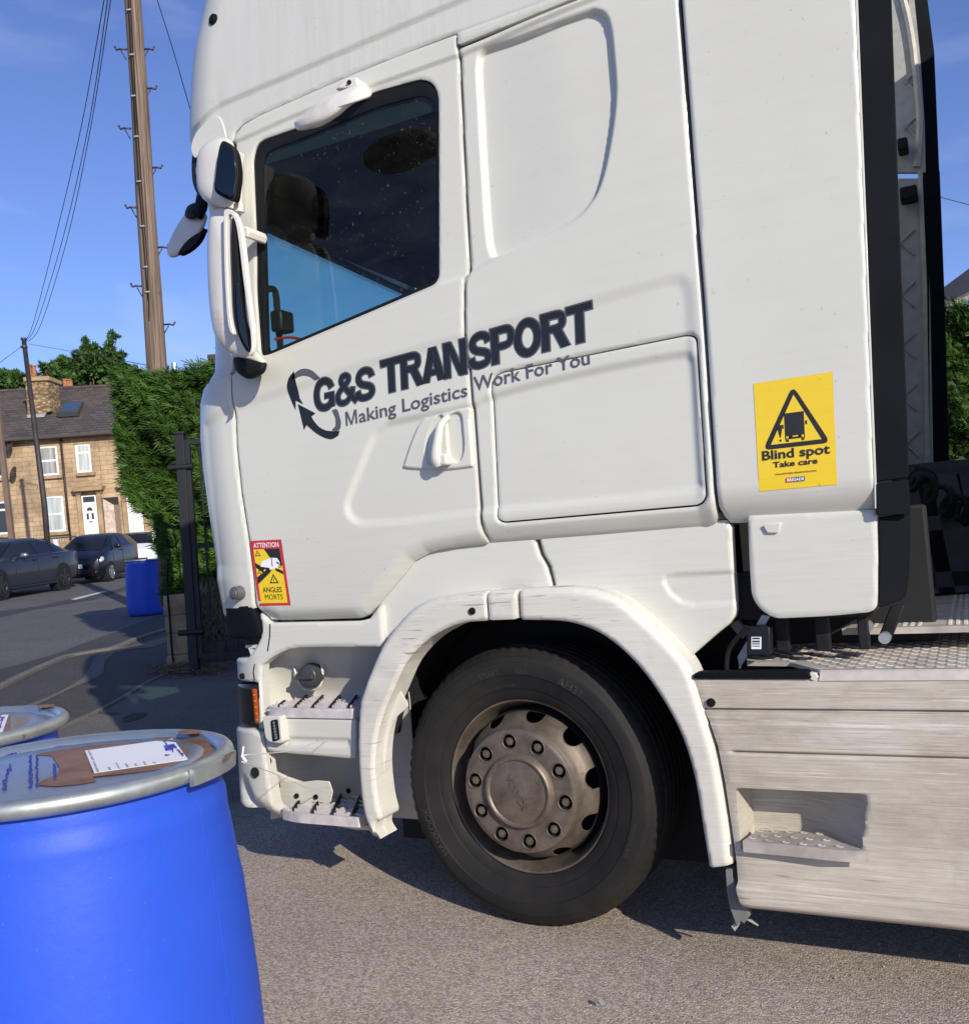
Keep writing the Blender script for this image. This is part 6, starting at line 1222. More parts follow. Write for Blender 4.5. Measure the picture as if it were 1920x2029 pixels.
def hedge(nm, label, x0, x1, z0f, ztop, D0, D1, n, poly=None, group=None):
    """x0,x1 run along the camera-parallel row direction (metres from the camera's foot)"""
    org = CAM + FW * 0; base = CAM[:2] + FW[:2] * (D0 + .4) + RT[:2] * (x0 + x1) / 2; t = thing(nm, label, 'hedge', (base[0], base[1], float(gnd(*base))), group); bpy.context.view_layer.update()
    def at(a, D, z): p = CAM + RT * a + FW * D; return np.array([p[0], p[1], z])
    vs = []; fs = []; k = 0; cnt = 0
    while cnt < n:
        face = rng.random()
        a = rng.uniform(x0, x1); z = rng.uniform(z0f(a), ztop(a)) if face < .78 else ztop(a) + rng.normal() * .05; D = D0 + abs(rng.normal()) * .14 + .12 * math.sin(a * 5.1 + z * 3.3) + .06 * math.sin(z * 9 + a * 13) if face < .78 else rng.uniform(D0, D1)
        if .70 < face < .78: a = x0 + abs(rng.normal()) * .08; D = rng.uniform(D0, D1)
        P = at(a, D, z)
        if poly is not None and face < .78:
            if sdist(np.array([proj(P)]), poly)[0][0] < rng.uniform(-6, 3): continue
        cnt += 1
        dr = -RT * rng.uniform(.2, 1.1) + np.array([0, 0, rng.uniform(-.35, .75)]) - FW * rng.uniform(.2, .9) + rng.normal(size=3) * .25; dr /= np.linalg.norm(dr)
        nn = -FW + rng.normal(size=3) * .7 + np.array([0, 0, .5]); s_ = np.cross(dr, nn); s_ /= np.linalg.norm(s_); Ls = rng.uniform(.07, .18)
        for q in range(5):
            f = (q - 2) * .30; d2 = dr * math.cos(f) + s_ * math.sin(f); c0 = P + dr * Ls * .18 * abs(q - 2) * 0; b0 = c0 + dr * Ls * (.10 * (2 - abs(q - 2))); tip = b0 + d2 * Ls * (1 - .16 * abs(q - 2)); w_ = np.cross(d2, nn); w_ /= np.linalg.norm(w_); w_ *= Ls * .05
            vs += [b0 - w_ * .6, b0 + w_ * .6, b0 + d2 * Ls * .5 + w_, tip, b0 + d2 * Ls * .5 - w_]; fs.append((k, k + 1, k + 2, k + 3, k + 4)); k += 5
    me = bpy.data.meshes.new('foliage'); me.from_pydata([tuple(map(float, v)) for v in vs], [], fs); link('foliage', me, M['conifer'], t, sharp=None)
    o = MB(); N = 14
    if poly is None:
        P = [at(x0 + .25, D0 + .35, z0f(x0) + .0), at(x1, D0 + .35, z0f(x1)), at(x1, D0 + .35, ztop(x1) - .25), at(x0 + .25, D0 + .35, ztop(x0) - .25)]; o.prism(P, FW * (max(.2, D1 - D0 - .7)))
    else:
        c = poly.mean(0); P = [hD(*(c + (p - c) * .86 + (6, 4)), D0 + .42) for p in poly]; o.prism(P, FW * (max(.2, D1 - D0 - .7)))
    o.build('dark_core', M['core'], t, sharp=None); return t  # solid dark block added inside so no sky shows through
hp_ = np.array([(237, 790), (240, 760), (262, 742), (300, 738), (330, 742), (360, 722), (400, 735), (470, 728), (560, 730), (560, 1330), (395, 1300), (372, 1240), (352, 1205), (333, 1190), (336, 1150), (345, 1120), (322, 1080), (312, 1035), (285, 1010), (262, 985), (255, 940), (240, 900), (236, 850)], float)
xa = lambda px, D: (px - 960) / F * D
hedge('hedge', 'tall bright green conifer hedge with shaggy sprays, left of the truck behind the gate', xa(243, HD), xa(560, HD), lambda a: .45, lambda a: 3.55 + .05 * math.sin(a * 4), HD, HD + .9, 15000, hp_)
hedge('hedge', 'shaded conifer hedge at the right frame edge, seen past the back of the cab', xa(1800, HD), xa(2150, HD), lambda a: .3, lambda a: 3.62 + .05 * math.sin(a * 5), HD - .2, HD + 1.5, 9000)
# hedge length hidden behind the truck, needed for shade and side views
hedge('hedge', 'middle length of the conifer hedge, almost wholly hidden behind the truck', xa(560, HD), xa(1800, HD), lambda a: .35, lambda a: 3.35, HD + .1, HD + 1.0, 5000)
# stone pier
stone = flat('weathered_sandstone', (.30, .225, .13), .85, var=.35, scale=7, bmp=.4)
pb = G(352, 1324); Dp = (pb - CAM) @ FW
pier = thing('stone_pier', 'narrow yellow sandstone gate pier under the hedge beside the black gate post', 'pier', tuple(pb)); bpy.context.view_layer.update()
zc_ = pb[2] - .05; k = 0
ztp = hD(352, 1185, Dp)[2]
while zc_ < ztp:
    h = .19 + .03 * (k % 2); a = -.115 + .006 * ((k * 3) % 4); o = MB(); q = [pb + RT * (a) , pb + RT * (.125), pb + RT * (.125) + FW * .4, pb + RT * a + FW * .4]
    o.hexa([(p[0], p[1], zc_) for p in q], [(p[0], p[1], zc_ + h - .012) for p in q]); o.build('stone_block', stone, pier, bev=.012, seg=2); zc_ += h; k += 1
o = MB(); q = [pb + RT * -.09 + FW * .02, pb + RT * .10 + FW * .02, pb + RT * .10 + FW * .36, pb + RT * -.09 + FW * .36]; o.hexa([(p[0], p[1], pb[2]) for p in q], [(p[0], p[1], ztp) for p in q]); o.build('mortar', flat('pale_mortar', (.30, .27, .22), .9), pier)
cbm = MB(); cbm.tube(spline([hD(333, 1110, Dp - .05), hD(331, 1160, Dp - .05), hD(336, 1220, Dp - .08), hD(341, 1290, Dp - .06), hD(346, 1325, Dp - .05)], 5), .012, 6); tag(cbm.build('black_conduit', M['rubber'], sharp=180), 'thin black conduit running down the left side of the sandstone pier', 'conduit')
# black steel gate: hung post, leaf with bars
gm = flat('black_painted_steel', (.006, .007, .010), .6, var=.3, scale=8); GD = 9.5
gp = MB(); a = hD(386, 1322, GD); zg = float(gnd(a[0], a[1])); gpo = thing('gate_post', 'thick square black steel gate post between the stone pier and the gate', 'post', (a[0], a[1], zg)); bpy.context.view_layer.update()
q = [a + RT * s_ * .045 + FW * u * .045 for s_, u in ((-1, -1), (1, -1), (1, 1), (-1, 1))]; gp.hexa([(p[0], p[1], zg) for p in q], [(p[0], p[1], hD(352, 862, GD)[2]) for p in q]); gp.build('post_shaft', gm, gpo, bev=.004)
gc = MB(); zt0 = hD(352, 862, GD)[2]; q = [a + RT * s_ * .055 + FW * u * .055 for s_, u in ((-1, -1), (1, -1), (1, 1), (-1, 1))]; gc.hexa([(p[0], p[1], zt0) for p in q], [(p[0], p[1], zt0 + .03) for p in q]); gc.build('post_cap', gm, gpo, bev=.006)
for py in (925, 1253):
    hpp = a.copy(); hpp[2] = hD(375, py, GD)[2]; MB().cyl(hpp - RT * .13 - FW * .03, hpp + RT * .12 - FW * .03, .030, n=12).build('hinge', gm, gpo, bev=.004)
b0 = hD(398, 1318, GD); gate = thing('gate', 'black steel barred gate closed in front of the hedge beside the cab', 'gate', (b0[0], b0[1], float(gnd(b0[0], b0[1])))); bpy.context.view_layer.update()
zl_, zm_, zh_ = hD(400, 1300, GD)[2], hD(405, 1081, GD)[2], hD(380, 876, GD)[2]; x_0 = b0.copy()
def gpt(s_, z): p = x_0 + RT * s_; return np.array([p[0], p[1], z])
def flatbar(o, p, q2, w_, th): d = (q2 - p) / np.linalg.norm(q2 - p); u = np.cross(d, FW); u /= np.linalg.norm(u); c = [p + u * w_ / 2 - FW * th / 2, p - u * w_ / 2 - FW * th / 2, p - u * w_ / 2 + FW * th / 2, p + u * w_ / 2 + FW * th / 2]; o.hexa([tuple(x) for x in c], [tuple(x + (q2 - p)) for x in c])
for s_ in (0., 3.0):
    o = MB(); flatbar(o, gpt(s_, zl_), gpt(s_, zh_), .065, .05); o.build('frame_upright', gm, gate)
for z in (zl_, zm_, zh_):
    o = MB(); flatbar(o, gpt(-.03, z), gpt(3.03, z), .05, .045); o.build('frame_rail', gm, gate)
for k in range(1, 24):
    o = MB(); o.cyl(gpt(k * .125, zl_), gpt(k * .125, zh_), .010, n=8); o.build('bar', gm, gate)
# low wall behind the bars with dry stems
wv = MB(); c0 = hD(400, 1240, 10.3); c0[2] = gnd(c0[0], c0[1]); q = [c0 - RT * .05, c0 + RT * 4, c0 + RT * 4 + FW * .2, c0 - RT * .05 + FW * .2]; wv.hexa([tuple(p + (0, 0, -.1)) for p in q], [tuple(p + (0, 0, .22)) for p in q])
tag(wv.build('garden_wall', flat('dark_stone', (.06, .05, .04), .9, bmp=.4, var=.4), bev=.01), 'low dark stone wall under the hedge behind the gate bars', 'wall')
tw = MB()
for _ in range(260):
    p = hD(rng.uniform(385, 450), rng.uniform(1170, 1290), rng.uniform(10.3, 10.7)); d = rng.normal(size=3) * .08 + np.array([0, 0, .12]); tw.tube([p, p + d * .6 + rng.normal(size=3) * .02, p + d], [.005, .004, .002], 4)
tag(tw.build('dry_stems', flat('dry_stem', (.20, .155, .105), .9, var=.4), sharp=None), 'tangle of dry bare stems at the foot of the hedge behind the gate', 'stems', kind='stuff')
br = MB()
for _ in range(700):
    px = rng.normal(370, 38); py = 1326 + abs(rng.normal()) * 7 + (px - 370) * -.02; 
    if px < 298 or px > 452: continue
    p = G(px, py) + (0, 0, rng.uniform(.0, .06)); d = rng.normal(size=3) * (.09, .09, .02); br.tube([p, p + d * .5 + rng.normal(size=3) * .012, p + d], [.004, .003, .0015], 4)
tag(br.build('brushwood', flat('dead_clippings', (.17, .115, .075), .9, var=.5), sharp=None), 'matted brown hedge clippings lying at the foot of the pier and gate', 'clippings', kind='stuff')
# tall wooden pole
wm, wt_, wb_ = nodes('weathered_pole_wood'); wb_.inputs['Roughness'].default_value = .85
gcol = mix(wt_, ramp(wt_, noise(wt_, 1., 8, .7, (26, 26, .6)), .34, .66), (.070, .048, .034), (.27, .195, .14)); gcol = mix(wt_, mul(wt_, ramp(wt_, noise(wt_, 1., 4, .6, (45, 45, .4)), .56, .62), .9), gcol, (.035, .022, .014)); kn = ramp(wt_, noise(wt_, 3.4, 2), .68, .74); gcol = mix(wt_, mul(wt_, kn, .6), gcol, (.05, .03, .02))
wt_.links.new(gcol, wb_.inputs['Base Color']); bump(wt_, wb_, noise(wt_, 1., 6, .6, (22, 22, 1)), .6, .02)
PD = 15.2; pt = lambda px, py: hD(px, py, PD)
pbz = pt(345, 1150); pole = thing('utility_pole', 'tall brown wooden utility pole with step irons rising behind the hedge', 'pole', (pbz[0], pbz[1], float(gnd(pbz[0], pbz[1])))); bpy.context.view_layer.update()
cpts = [(238, -260), (263, 0), (277, 200), (288, 400), (300, 560), (312, 745), (340, 1200)]; rad = [.115, .130, .138, .146, .152, .158, .17]
MB().tube([pt(*p) for p in cpts][::-1], rad[::-1], 28).build('pole_shaft', wm, pole, sharp=180)
iron = flat('grey_iron', (.06, .065, .075), .5, .5)
for x, y, s_ in [(252, 97, -1), (260, 254, -1), (273, 411, -1), (284, 567, -1), (281, 97, 1), (286, 175, 1), (297, 332, 1), (309, 490, 1), (322, 643, 1), (272, -30, 1), (245, -60, -1)]:
    o = MB(); e = 25; o.tube([pt(x, y), pt(x + s_ * e * .6, y - 1), pt(x + s_ * e * .85, y + 1), pt(x + s_ * e, y - 6)], .016, 6); o.tube([pt(x + s_ * 2, y + 20), pt(x + s_ * e * .5, y + 2)], .010, 5); o.build('step_iron', iron, pole, sharp=180)
for x, y in [(262, 29), (268, 117), (271, 198), (277, 278), (282, 366), (289, 454), (295, 534), (299, 583)]:
    o = MB(); c = pt(x, y) - FW * .155; o.box((-.035, -.012, -.014), (.035, .012, .014), M4=Matrix.Translation(c) @ Matrix.Rotation(YAW, 4, 'Z')); o.build('cable_clip', M['galv'], pole, bev=.004)
o = MB(); o.tube([pt(a, b) - FW * .15 for a, b in [(258, -60), (262, 29), (271, 198), (282, 366), (295, 534), (300, 600)]], .012, 5); o.tube([pt(a + 4, b) - FW * .148 for a, b in [(258, -60), (262, 29), (271, 198), (282, 366), (295, 534), (298, 640)]], .010, 5); o.build('down_cable', M['rubber'], pole, sharp=180)
# slim dark pole by the cars, brown pole at the frame edge
sp_b = hD(96, 1078, 33.5); o = MB(); zt0 = hD(47, 672, 33.5); sp_b[2] = gnd(sp_b[0], sp_b[1]); tp = thing('street_pole', 'slim dark pole standing in front of the terrace, thin cables from its top', 'pole', tuple(sp_b)); bpy.context.view_layer.update()
o.tube([tuple(sp_b), tuple(hD(88, 1000, 33.5)), tuple(zt0)], [.105, .10, .078], 14); o.build('pole_shaft', flat('dark_creosote', (.030, .024, .024), .6, var=.4, scale=3), tp, sharp=180)
MB().cyl(zt0 - (0, 0, .02), zt0 + (0, 0, .05), .10, n=14).build('pole_cap', iron, tp); MB().cyl(zt0 - (0, 0, .30), zt0 - (0, 0, .24), .12, n=14).build('cable_collar', iron, tp)
bp_b = hD(28, 1075, 33); bp_b[2] = gnd(bp_b[0], bp_b[1]); bp = thing('lamp_column', 'pale brown square column at the left frame edge before the terrace', 'post', tuple(bp_b)); bpy.context.view_layer.update()
o = MB(); t0 = hD(-6, 800, 33); u = RT * .085; v = FW * .085
c = [bp_b - u - v, bp_b + u - v, bp_b + u + v, bp_b - u + v]; dlt = t0 - bp_b; o.hexa([tuple(x) for x in c], [tuple(x + dlt) for x in c]); o.build('column_shaft', flat('brown_column', (.16, .11, .085), .7, var=.2, scale=2), bp, bev=.01)
def cable(label, pts, r, group=None):
    o = MB(); o.tube(spline([hD(a, b, D) for a, b, D in pts], 6), r, 5); tag(o.build('cable', flat('cable_black', (.02, .022, .03), .6) if 'cable_black' not in bpy.data.materials else bpy.data.materials['cable_black'], sharp=180), label, 'cable', group)
GC = 'overhead cables'
cable('leftmost of three cables falling to the dark pole, set apart from the others', [(217, -60, 16), (206, 0, 17.5), (161, 250, 23), (110, 470, 28.5), (66, 640, 32.5), (50, 676, 33.5)], .010, GC)
cable('middle one of three cables falling to the dark pole', [(222, -60, 16), (213, 0, 17.5), (175, 250, 23), (125, 470, 28.5), (73, 640, 32.5), (52, 676, 33.5)], .010, GC)
cable('rightmost of three cables falling to the dark pole', [(228, -60, 16), (219, 0, 17.5), (180, 250, 23), (134, 470, 28.5), (82, 640, 32.5), (56, 677, 33.5)], .010, GC)
cable('single cable slanting down behind the cab roof corner', [(300, -40, 15.2), (312, 0, 15.5), (345, 105, 16), (382, 232, 17), (440, 420, 19)], .008, GC)
cable('thin cable leaving the dark pole towards the left frame edge', [(46, 684, 33.5), (20, 703, 32), (-30, 740, 30)], .009, GC)
cable('thin cable from the dark pole across the tree to the wooden pole', [(56, 681, 33.5), (120, 692, 30), (200, 706, 24), (300, 725, 16)], .007, GC)
cable('short cable crossing the sky at the right frame edge', [(1800, 370, 20), (1863, 390, 20), (1920, 405, 20), (2010, 430, 20)], .009, GC)
# ============================================================ THE TERRACE ACROSS THE STREET
stm, s_t, s_b = nodes('coursed_sandstone'); s_b.inputs['Roughness'].default_value = .9
tcx = s_t.nodes.new('ShaderNodeTexCoord'); mpp = s_t.nodes.new('ShaderNodeMapping'); mpp.inputs['Rotation'].default_value = (-PI / 2, 0, 0)
rotz = s_t.nodes.new('ShaderNodeMapping'); rotz.inputs['Rotation'].default_value = (0, 0, -YAW); s_t.links.new(tcx.outputs['Object'], rotz.inputs[0])
sx_ = s_t.nodes.new('ShaderNodeSeparateXYZ'); cx2 = s_t.nodes.new('ShaderNodeCombineXYZ'); s_t.links.new(rotz.outputs[0], sx_.inputs[0]); s_t.links.new(sx_.outputs[0], cx2.inputs[0]); s_t.links.new(sx_.outputs[2], cx2.inputs[1])
bk = s_t.nodes.new('ShaderNodeTexBrick'); bk.inputs['Scale'].default_value = 1.; bk.inputs['Brick Width'].default_value = .62; bk.inputs['Row Height'].default_value = .205; bk.inputs['Mortar Size'].default_value = .009; bk.inputs['Bias'].default_value = 0
bk.inputs['Color1'].default_value = (.55, .395, .235, 1); bk.inputs['Color2'].default_value = (.42, .305, .185, 1); bk.inputs['Mortar'].default_value = (.20, .14, .08, 1)
s_t.links.new(cx2.outputs[0], bk.inputs['Vector']); st_c = mix(s_t, mul(s_t, ramp(s_t, noise(s_t, .8, 8, .7), .42, .68), .75), bk.outputs[0], (.17, .115, .07)); st_c = mix(s_t, mul(s_t, ramp(s_t, noise(s_t, 1., 6, .6, (1.2, 1.2, .25)), .52, .72), .35), st_c, (.12, .085, .055)); s_t.links.new(st_c, s_b.inputs['Base Color']); M['sand'] = stm
M['sandtrim'] = flat('dressed_sandstone', (.36, .25, .14), .9, var=.35, scale=1.5)
slm, sl_t, sl_b = nodes('stone_slates'); sl_b.inputs['Roughness'].default_value = .75
def slate(t, b, sc_=1.):
    tcx = t.nodes.new('ShaderNodeTexCoord'); r1 = t.nodes.new('ShaderNodeMapping'); r1.inputs['Rotation'].default_value = (0, 0, -YAW); t.links.new(tcx.outputs['Object'], r1.inputs[0]); s = t.nodes.new('ShaderNodeSeparateXYZ'); c = t.nodes.new('ShaderNodeCombineXYZ'); t.links.new(r1.outputs[0], s.inputs[0]); t.links.new(s.outputs[0], c.inputs[0]); t.links.new(s.outputs[2], c.inputs[1])
    k = t.nodes.new('ShaderNodeTexBrick'); k.inputs['Scale'].default_value = sc_; k.inputs['Brick Width'].default_value = .42; k.inputs['Row Height'].default_value = .145; k.inputs['Mortar Size'].default_value = .016; k.inputs['Color1'].default_value = (.105, .086, .078, 1); k.inputs['Color2'].default_value = (.055, .047, .045, 1); k.inputs['Mortar'].default_value = (.018, .016, .016, 1); t.links.new(c.outputs[0], k.inputs['Vector'])
    t.links.new(mix(t, mul(t, ramp(t, noise(t, .5, 6), .4, .7), .5), k.outputs[0], (.12, .085, .06)), b.inputs['Base Color'])
slate(sl_t, sl_b); M['slate'] = slm
M['upvc'] = flat('white_upvc', (.80, .80, .80), .35, var=.03)
wg, wgt, wgb = nodes('house_glass'); wgb.inputs['Base Color'].default_value = (.03, .04, .045, 1); wgb.inputs['Roughness'].default_value = .05; M['hglass'] = wg
cu_, cut, cub = nodes('net_curtain'); cut.links.new(ramp(cut, noise(cut, 1., 3, .5, (9, 9, .4)), .35, .65, (.34, .38, .36), (.62, .66, .62)), cub.inputs['Base Color']); M['curtain'] = cu_
cu2, cut2, cub2 = nodes('grey_curtain'); cut2.links.new(ramp(cut2, noise(cut2, 1., 3, .5, (9, 9, .4)), .35, .65, (.22, .215, .21), (.46, .45, .43)), cub2.inputs['Base Color']); M['curtain2'] = cu2
HDp = 42.
def HW(px, py, d=0.): return hD(px, py, HDp + d)
def wall_quad(o, pts, d0, d1, mi=0): o.prism([HW(a, b, d0) for a, b in pts], FW * (d1 - d0), mi)
def part(nm, pts, d0, d1, mat, parent, bev=0): o = MB(); wall_quad(o, pts, d0, d1); return o.build(nm, mat, parent, bev=bev)
def house(label, px0, px1, name='terraced_house'):
    b = HW((px0 + px1) / 2, 1110); t = thing(name, label, 'house', (b[0], b[1], float(gnd(b[0], b[1]))), 'stone terraced houses across the street'); bpy.context.view_layer.update(); return t
sl_ = .097   # lean of true verticals in this part of the photograph
def vx(x, y0, y): return x + (y - y0) * sl_
ex = lambda x: 870 - x * .072      # eaves line
gl = lambda x: 1122 - x * .072     # foot of the walls
def body(t, xa_, xb_, d=9.):
    pts = [(xa_, ex(xa_)), (xb_, ex(xb_)), (vx(xb_, ex(xb_), gl(xb_)), gl(xb_)), (vx(xa_, ex(xa_), gl(xa_)), gl(xa_))]; part('wall', pts, 0, d, M['sand'], t)
    # roof: two pitches
    a0, a1 = HW(xa_ - 1, ex(xa_) - 1, -.35), HW(xb_ + 1, ex(xb_) - 1, -.35); rg = lambda x: 776.5 - .050 * x; r0, r1 = hD(xa_ - 6, rg(xa_ - 6), HDp + 4.3), hD(xb_ - 6, rg(xb_ - 6), HDp + 4.3)
    c0, c1 = a0 + FW * 9.4, a1 + FW * 9.4; th = np.array([0, 0, -.14]); o = MB(); o.prism([a0, a1, r1, r0], th); o.prism([r0 + (0, 0, .01), r1 + (0, 0, .01), c1, c0], th); rf = o.build('roof', M['slate'], t, sharp=20)
    g_ = MB(); g_.tube([a0 - FW * .05 + (0, 0, -.10), a1 - FW * .05 + (0, 0, -.10)], .07, 8); g_.build('gutter', flat('old_gutter', (.07, .06, .05), .7), t)
    c = MB(); wall_quad(c, [(xa_, ex(xa_) + 3), (xb_, ex(xb_) + 3), (xb_ + 1, ex(xb_) + 9), (xa_ + 1, ex(xa_) + 9)], -.12, 0); c.build('eaves_course', M['sandtrim'], t)
    rd = MB(); rd.tube([r0 + (0, 0, .03), r1 + (0, 0, .03)], .09, 8); rd.build('ridge', M['slate'], rf); return rf
def window(t, x0, y0, x1, y1, tr, cur='curtain', sill=True, cur_h=1.):
    sk = lambda x, y: (x + (y - y0) * sl_, y - (x - x0) * .072)
    f = MB(); fw_ = 3.6; fo = [(x0, y0), (x1, y0), (x1, y1), (x0, y1)]; wall_quad(f, [sk(*p) for p in [(x0, y0), (x0 + fw_, y0), (x0 + fw_, y1), (x0, y1)]], -.02, .05); wall_quad(f, [sk(*p) for p in [(x1 - fw_, y0), (x1, y0), (x1, y1), (x1 - fw_, y1)]], -.02, .05)
    for a, b in ((y0, y0 + 3), (y1 - 3.6, y1), (tr - 2, tr + 2)): wall_quad(f, [sk(*p) for p in [(x0 + fw_, a), (x1 - fw_, a), (x1 - fw_, b), (x0 + fw_, b)]], -.02, .05)
    w_ = f.build('window', M['upvc'], t); part('pane', [sk(*p) for p in [(x0 + 1, y0 + 1), (x1 - 1, y0 + 1), (x1 - 1, y1 - 1), (x0 + 1, y1 - 1)]], -.005, .02, M['hglass'] if cur is None else M[cur], w_)
    if sill: part('sill', [sk(*p) for p in [(x0 - 2.5, y1), (x1 + 5, y1), (x1 + 5, y1 + 6.5), (x0 - 2.5, y1 + 6.5)]], -.14, 0, M['sandtrim'], w_)
    part('lintel', [sk(*p) for p in [(x0 - 3, y0 - 9), (x1 + 3, y0 - 9), (x1 + 3, y0), (x0 - 3, y0)]], -.015, 0, M['sandtrim'], w_)
    return w_
def doorset(t, x0, x1, y0, y1, yt, fan=True):
    sk = lambda x, y: (x + (y - y0) * sl_, y - (x - x0) * .072)
    part('transom_light', [sk(*p) for p in [(x0 + 2, y0 + 2), (x1 - 2, y0 + 2), (x1 - 2, yt - 1), (x0 + 2, yt - 1)]], -.006, .06, M['hglass'], t)
    f = MB()
    for q in ([(x0, y0), (x0 + 2.5, y0), (x0 + 2.5, y1), (x0, y1)], [(x1 - 2.5, y0), (x1, y0), (x1, y1), (x1 - 2.5, y1)], [(x0 + 2.5, y0), (x1 - 2.5, y0), (x1 - 2.5, y0 + 2), (x0 + 2.5, y0 + 2)], [(x0 + 2.5, yt - 2), (x1 - 2.5, yt - 2), (x1 - 2.5, yt + 1), (x0 + 2.5, yt + 1)]): wall_quad(f, [sk(*p) for p in q], -.03, .06)
    fr = f.build('door_frame', M['upvc'], t); d_ = part('front_door', [sk(*p) for p in [(x0 + 2.5, yt + 1), (x1 - 2.5, yt + 1), (x1 - 2.5, y1), (x0 + 2.5, y1)]], -.008, .06, M['upvc'], t)
    o = MB(); cx = (x0 + x1) / 2
    if fan:
        a = [(cx + 6 * math.cos(k), yt + 15 - 7 * math.sin(k)) for k in np.linspace(0, PI, 9)]; wall_quad(o, [sk(*p) for p in a], -.014, -.009)
        for s_ in (-1, 1): wall_quad(o, [sk(*p) for p in [(cx + s_ * 5 - 2.2, yt + 20), (cx + s_ * 5 + 2.2, yt + 20), (cx + s_ * 5 + 2.2, yt + 32), (cx + s_ * 5 - 2.2, yt + 32)]], -.014, -.009)
        wall_quad(o, [sk(*p) for p in [(cx - 4, yt + 36), (cx + 4, yt + 36), (cx + 4, yt + 38), (cx - 4, yt + 38)]], -.014, -.009); o.build('door_glazing', M['hglass'], d_)
    else:
        for sx in (-1, 1):
            for yy in (yt + 6, yt + 24, yt + 44): wall_quad(o, [sk(*p) for p in [(cx + sx * 5 - 3.2, yy), (cx + sx * 5 + 3.2, yy), (cx + sx * 5 + 3.2, yy + 14), (cx + sx * 5 - 3.2, yy + 14)]], -.014, -.009)
        o.build('door_panel', flat('panel_white', (.66, .66, .66), .4), d_)
    for xx in (x0 - 10, x1 + 2):
        p = part('pilaster', [sk(*p) for p in [(xx, y0 - 4), (xx + 8, y0 - 4), (xx + 8, y1 + 4), (xx, y1 + 4)]], -.12, 0, M['sandtrim'], t); part('capital', [sk(*p) for p in [(xx - 1.5, y0 - 9), (xx + 9.5, y0 - 9), (xx + 9.5, y0 - 4), (xx - 1.5, y0 - 4)]], -.18, 0, M['sandtrim'], p)
    cn = part('cornice', [sk(*p) for p in [(x0 - 19, y0 - 18), (x1 + 16, y0 - 18), (x1 + 12, y0 - 10), (x0 - 15, y0 - 10)]], -.38, 0, M['sandtrim'], t); part('pediment', [sk(*p) for p in [(x0 - 12, y0 - 18.5), (x1 + 10, y0 - 18.5), (x1 - 2, y0 - 27), (x0 + 2, y0 - 27)]], -.10, 0, M['sandtrim'], cn)
h0 = house('left sandstone terraced house cut by the frame, with two satellite dishes at its edge', -130, 12); body(h0, -150, 11)
window(h0, -22, 893, 8, 947, 915, None); window(h0, -20, 996, 16, 1060, 1012, None)
h1 = house('sandstone terraced house with a stone chimney stack, net curtains and the first white door', 12, 215); rf1 = body(h1, 11.6, 192)
window(h1, 76, 886, 112, 943, 914, 'curtain2'); window(h1, 87, 985, 124, 1055, 1020); window(h1, 148, 882, 177, 937, 898)
doorset(h1, 161, 189, 983, 1062, 998)
sk_ = MB(); D_ = HDp + 1.75; q = [hD(113, 824.5, HDp + 1.18), hD(155, 822, HDp + 1.18), hD(167, 802, HDp + 2.5), hD(128, 804.5, HDp + 2.5)]; n_ = np.cross(q[1] - q[0], q[3] - q[0]); n_ /= np.linalg.norm(n_); n_ = n_ if n_[2] > 0 else -n_
sk_.prism([p - n_ * .05 for p in q], n_ * .22); skl = sk_.build('skylight', flat('skylight_frame', (.06, .06, .065), .5), rf1, bev=.01); c = sum(q) / 4; MB().prism([c + (p - c) * .84 + n_ * .172 for p in q], n_ * .01).build('skylight_pane', flat('sky_pane', (.10, .16, .22), .08, .6), skl)
chm, ct2, cb2 = nodes('chimney_stone'); cb2.inputs['Roughness'].default_value = .9
vor = ct2.nodes.new('ShaderNodeTexVoronoi'); vor.inputs['Scale'].default_value = 4.5; tcc = ct2.nodes.new('ShaderNodeTexCoord'); mpc = ct2.nodes.new('ShaderNodeMapping'); mpc.inputs['Scale'].default_value = (1, 1, 2.2); ct2.links.new(tcc.outputs['Object'], mpc.inputs[0]); ct2.links.new(mpc.outputs[0], vor.inputs['Vector']); sp2 = ct2.nodes.new('ShaderNodeSeparateColor'); ct2.links.new(vor.outputs['Color'], sp2.inputs[0]); cch = ramp(ct2, sp2.outputs[0], 0, 1, (.19, .125, .06), (.44, .31, .16)); cch = mix(ct2, mul(ct2, ramp(ct2, vor.outputs['Distance'], .45, .62), .8), cch, (.08, .055, .03)); ct2.links.new(cch, cb2.inputs['Base Color']); M['chim'] = chm
ch_ = MB(); P = [hD(50, 752, HDp + 1.5), hD(95, 749, HDp + 1.5), hD(100, 815, HDp + 1.5), hD(55, 825, HDp + 1.5)]; ch_.prism(P, FW * 1.1); chn = ch_.build('chimney', M['chim'], rf1)
cp = MB(); P = [hD(45, 747, HDp + 1.38), hD(96, 744, HDp + 1.38), hD(97, 753, HDp + 1.38), hD(46, 756, HDp + 1.38)]; cp.prism(P, FW * 1.35); cp.build('chimney_cap', M['sandtrim'], chn, bev=.03)
pot = flat('orange_chimney_pot', (.34, .13, .06), .8, var=.3, scale=4)
def pots(lst, D, parent):
    for x, y0, y1, r in lst:
        a, b = hD(x, y1, D), hD(x - (y1 - y0) * .08, y0, D); o = MB(); o.tube([a, a * .5 + b * .5, b - (b - a) * .12, b - (b - a) * .1, b], [r, r * .86, r * .8, r * 1.1, r], 12); o.build('chimney_pot', pot, parent, sharp=60)
pots([(59, 722, 748, .14), (68, 724, 746, .12)], HDp + 2, chn)
pots([(130, 751, 771, .13), (136.5, 752, 771, .12), (141, 753, 771, .11)], HDp + 5.2, rf1)
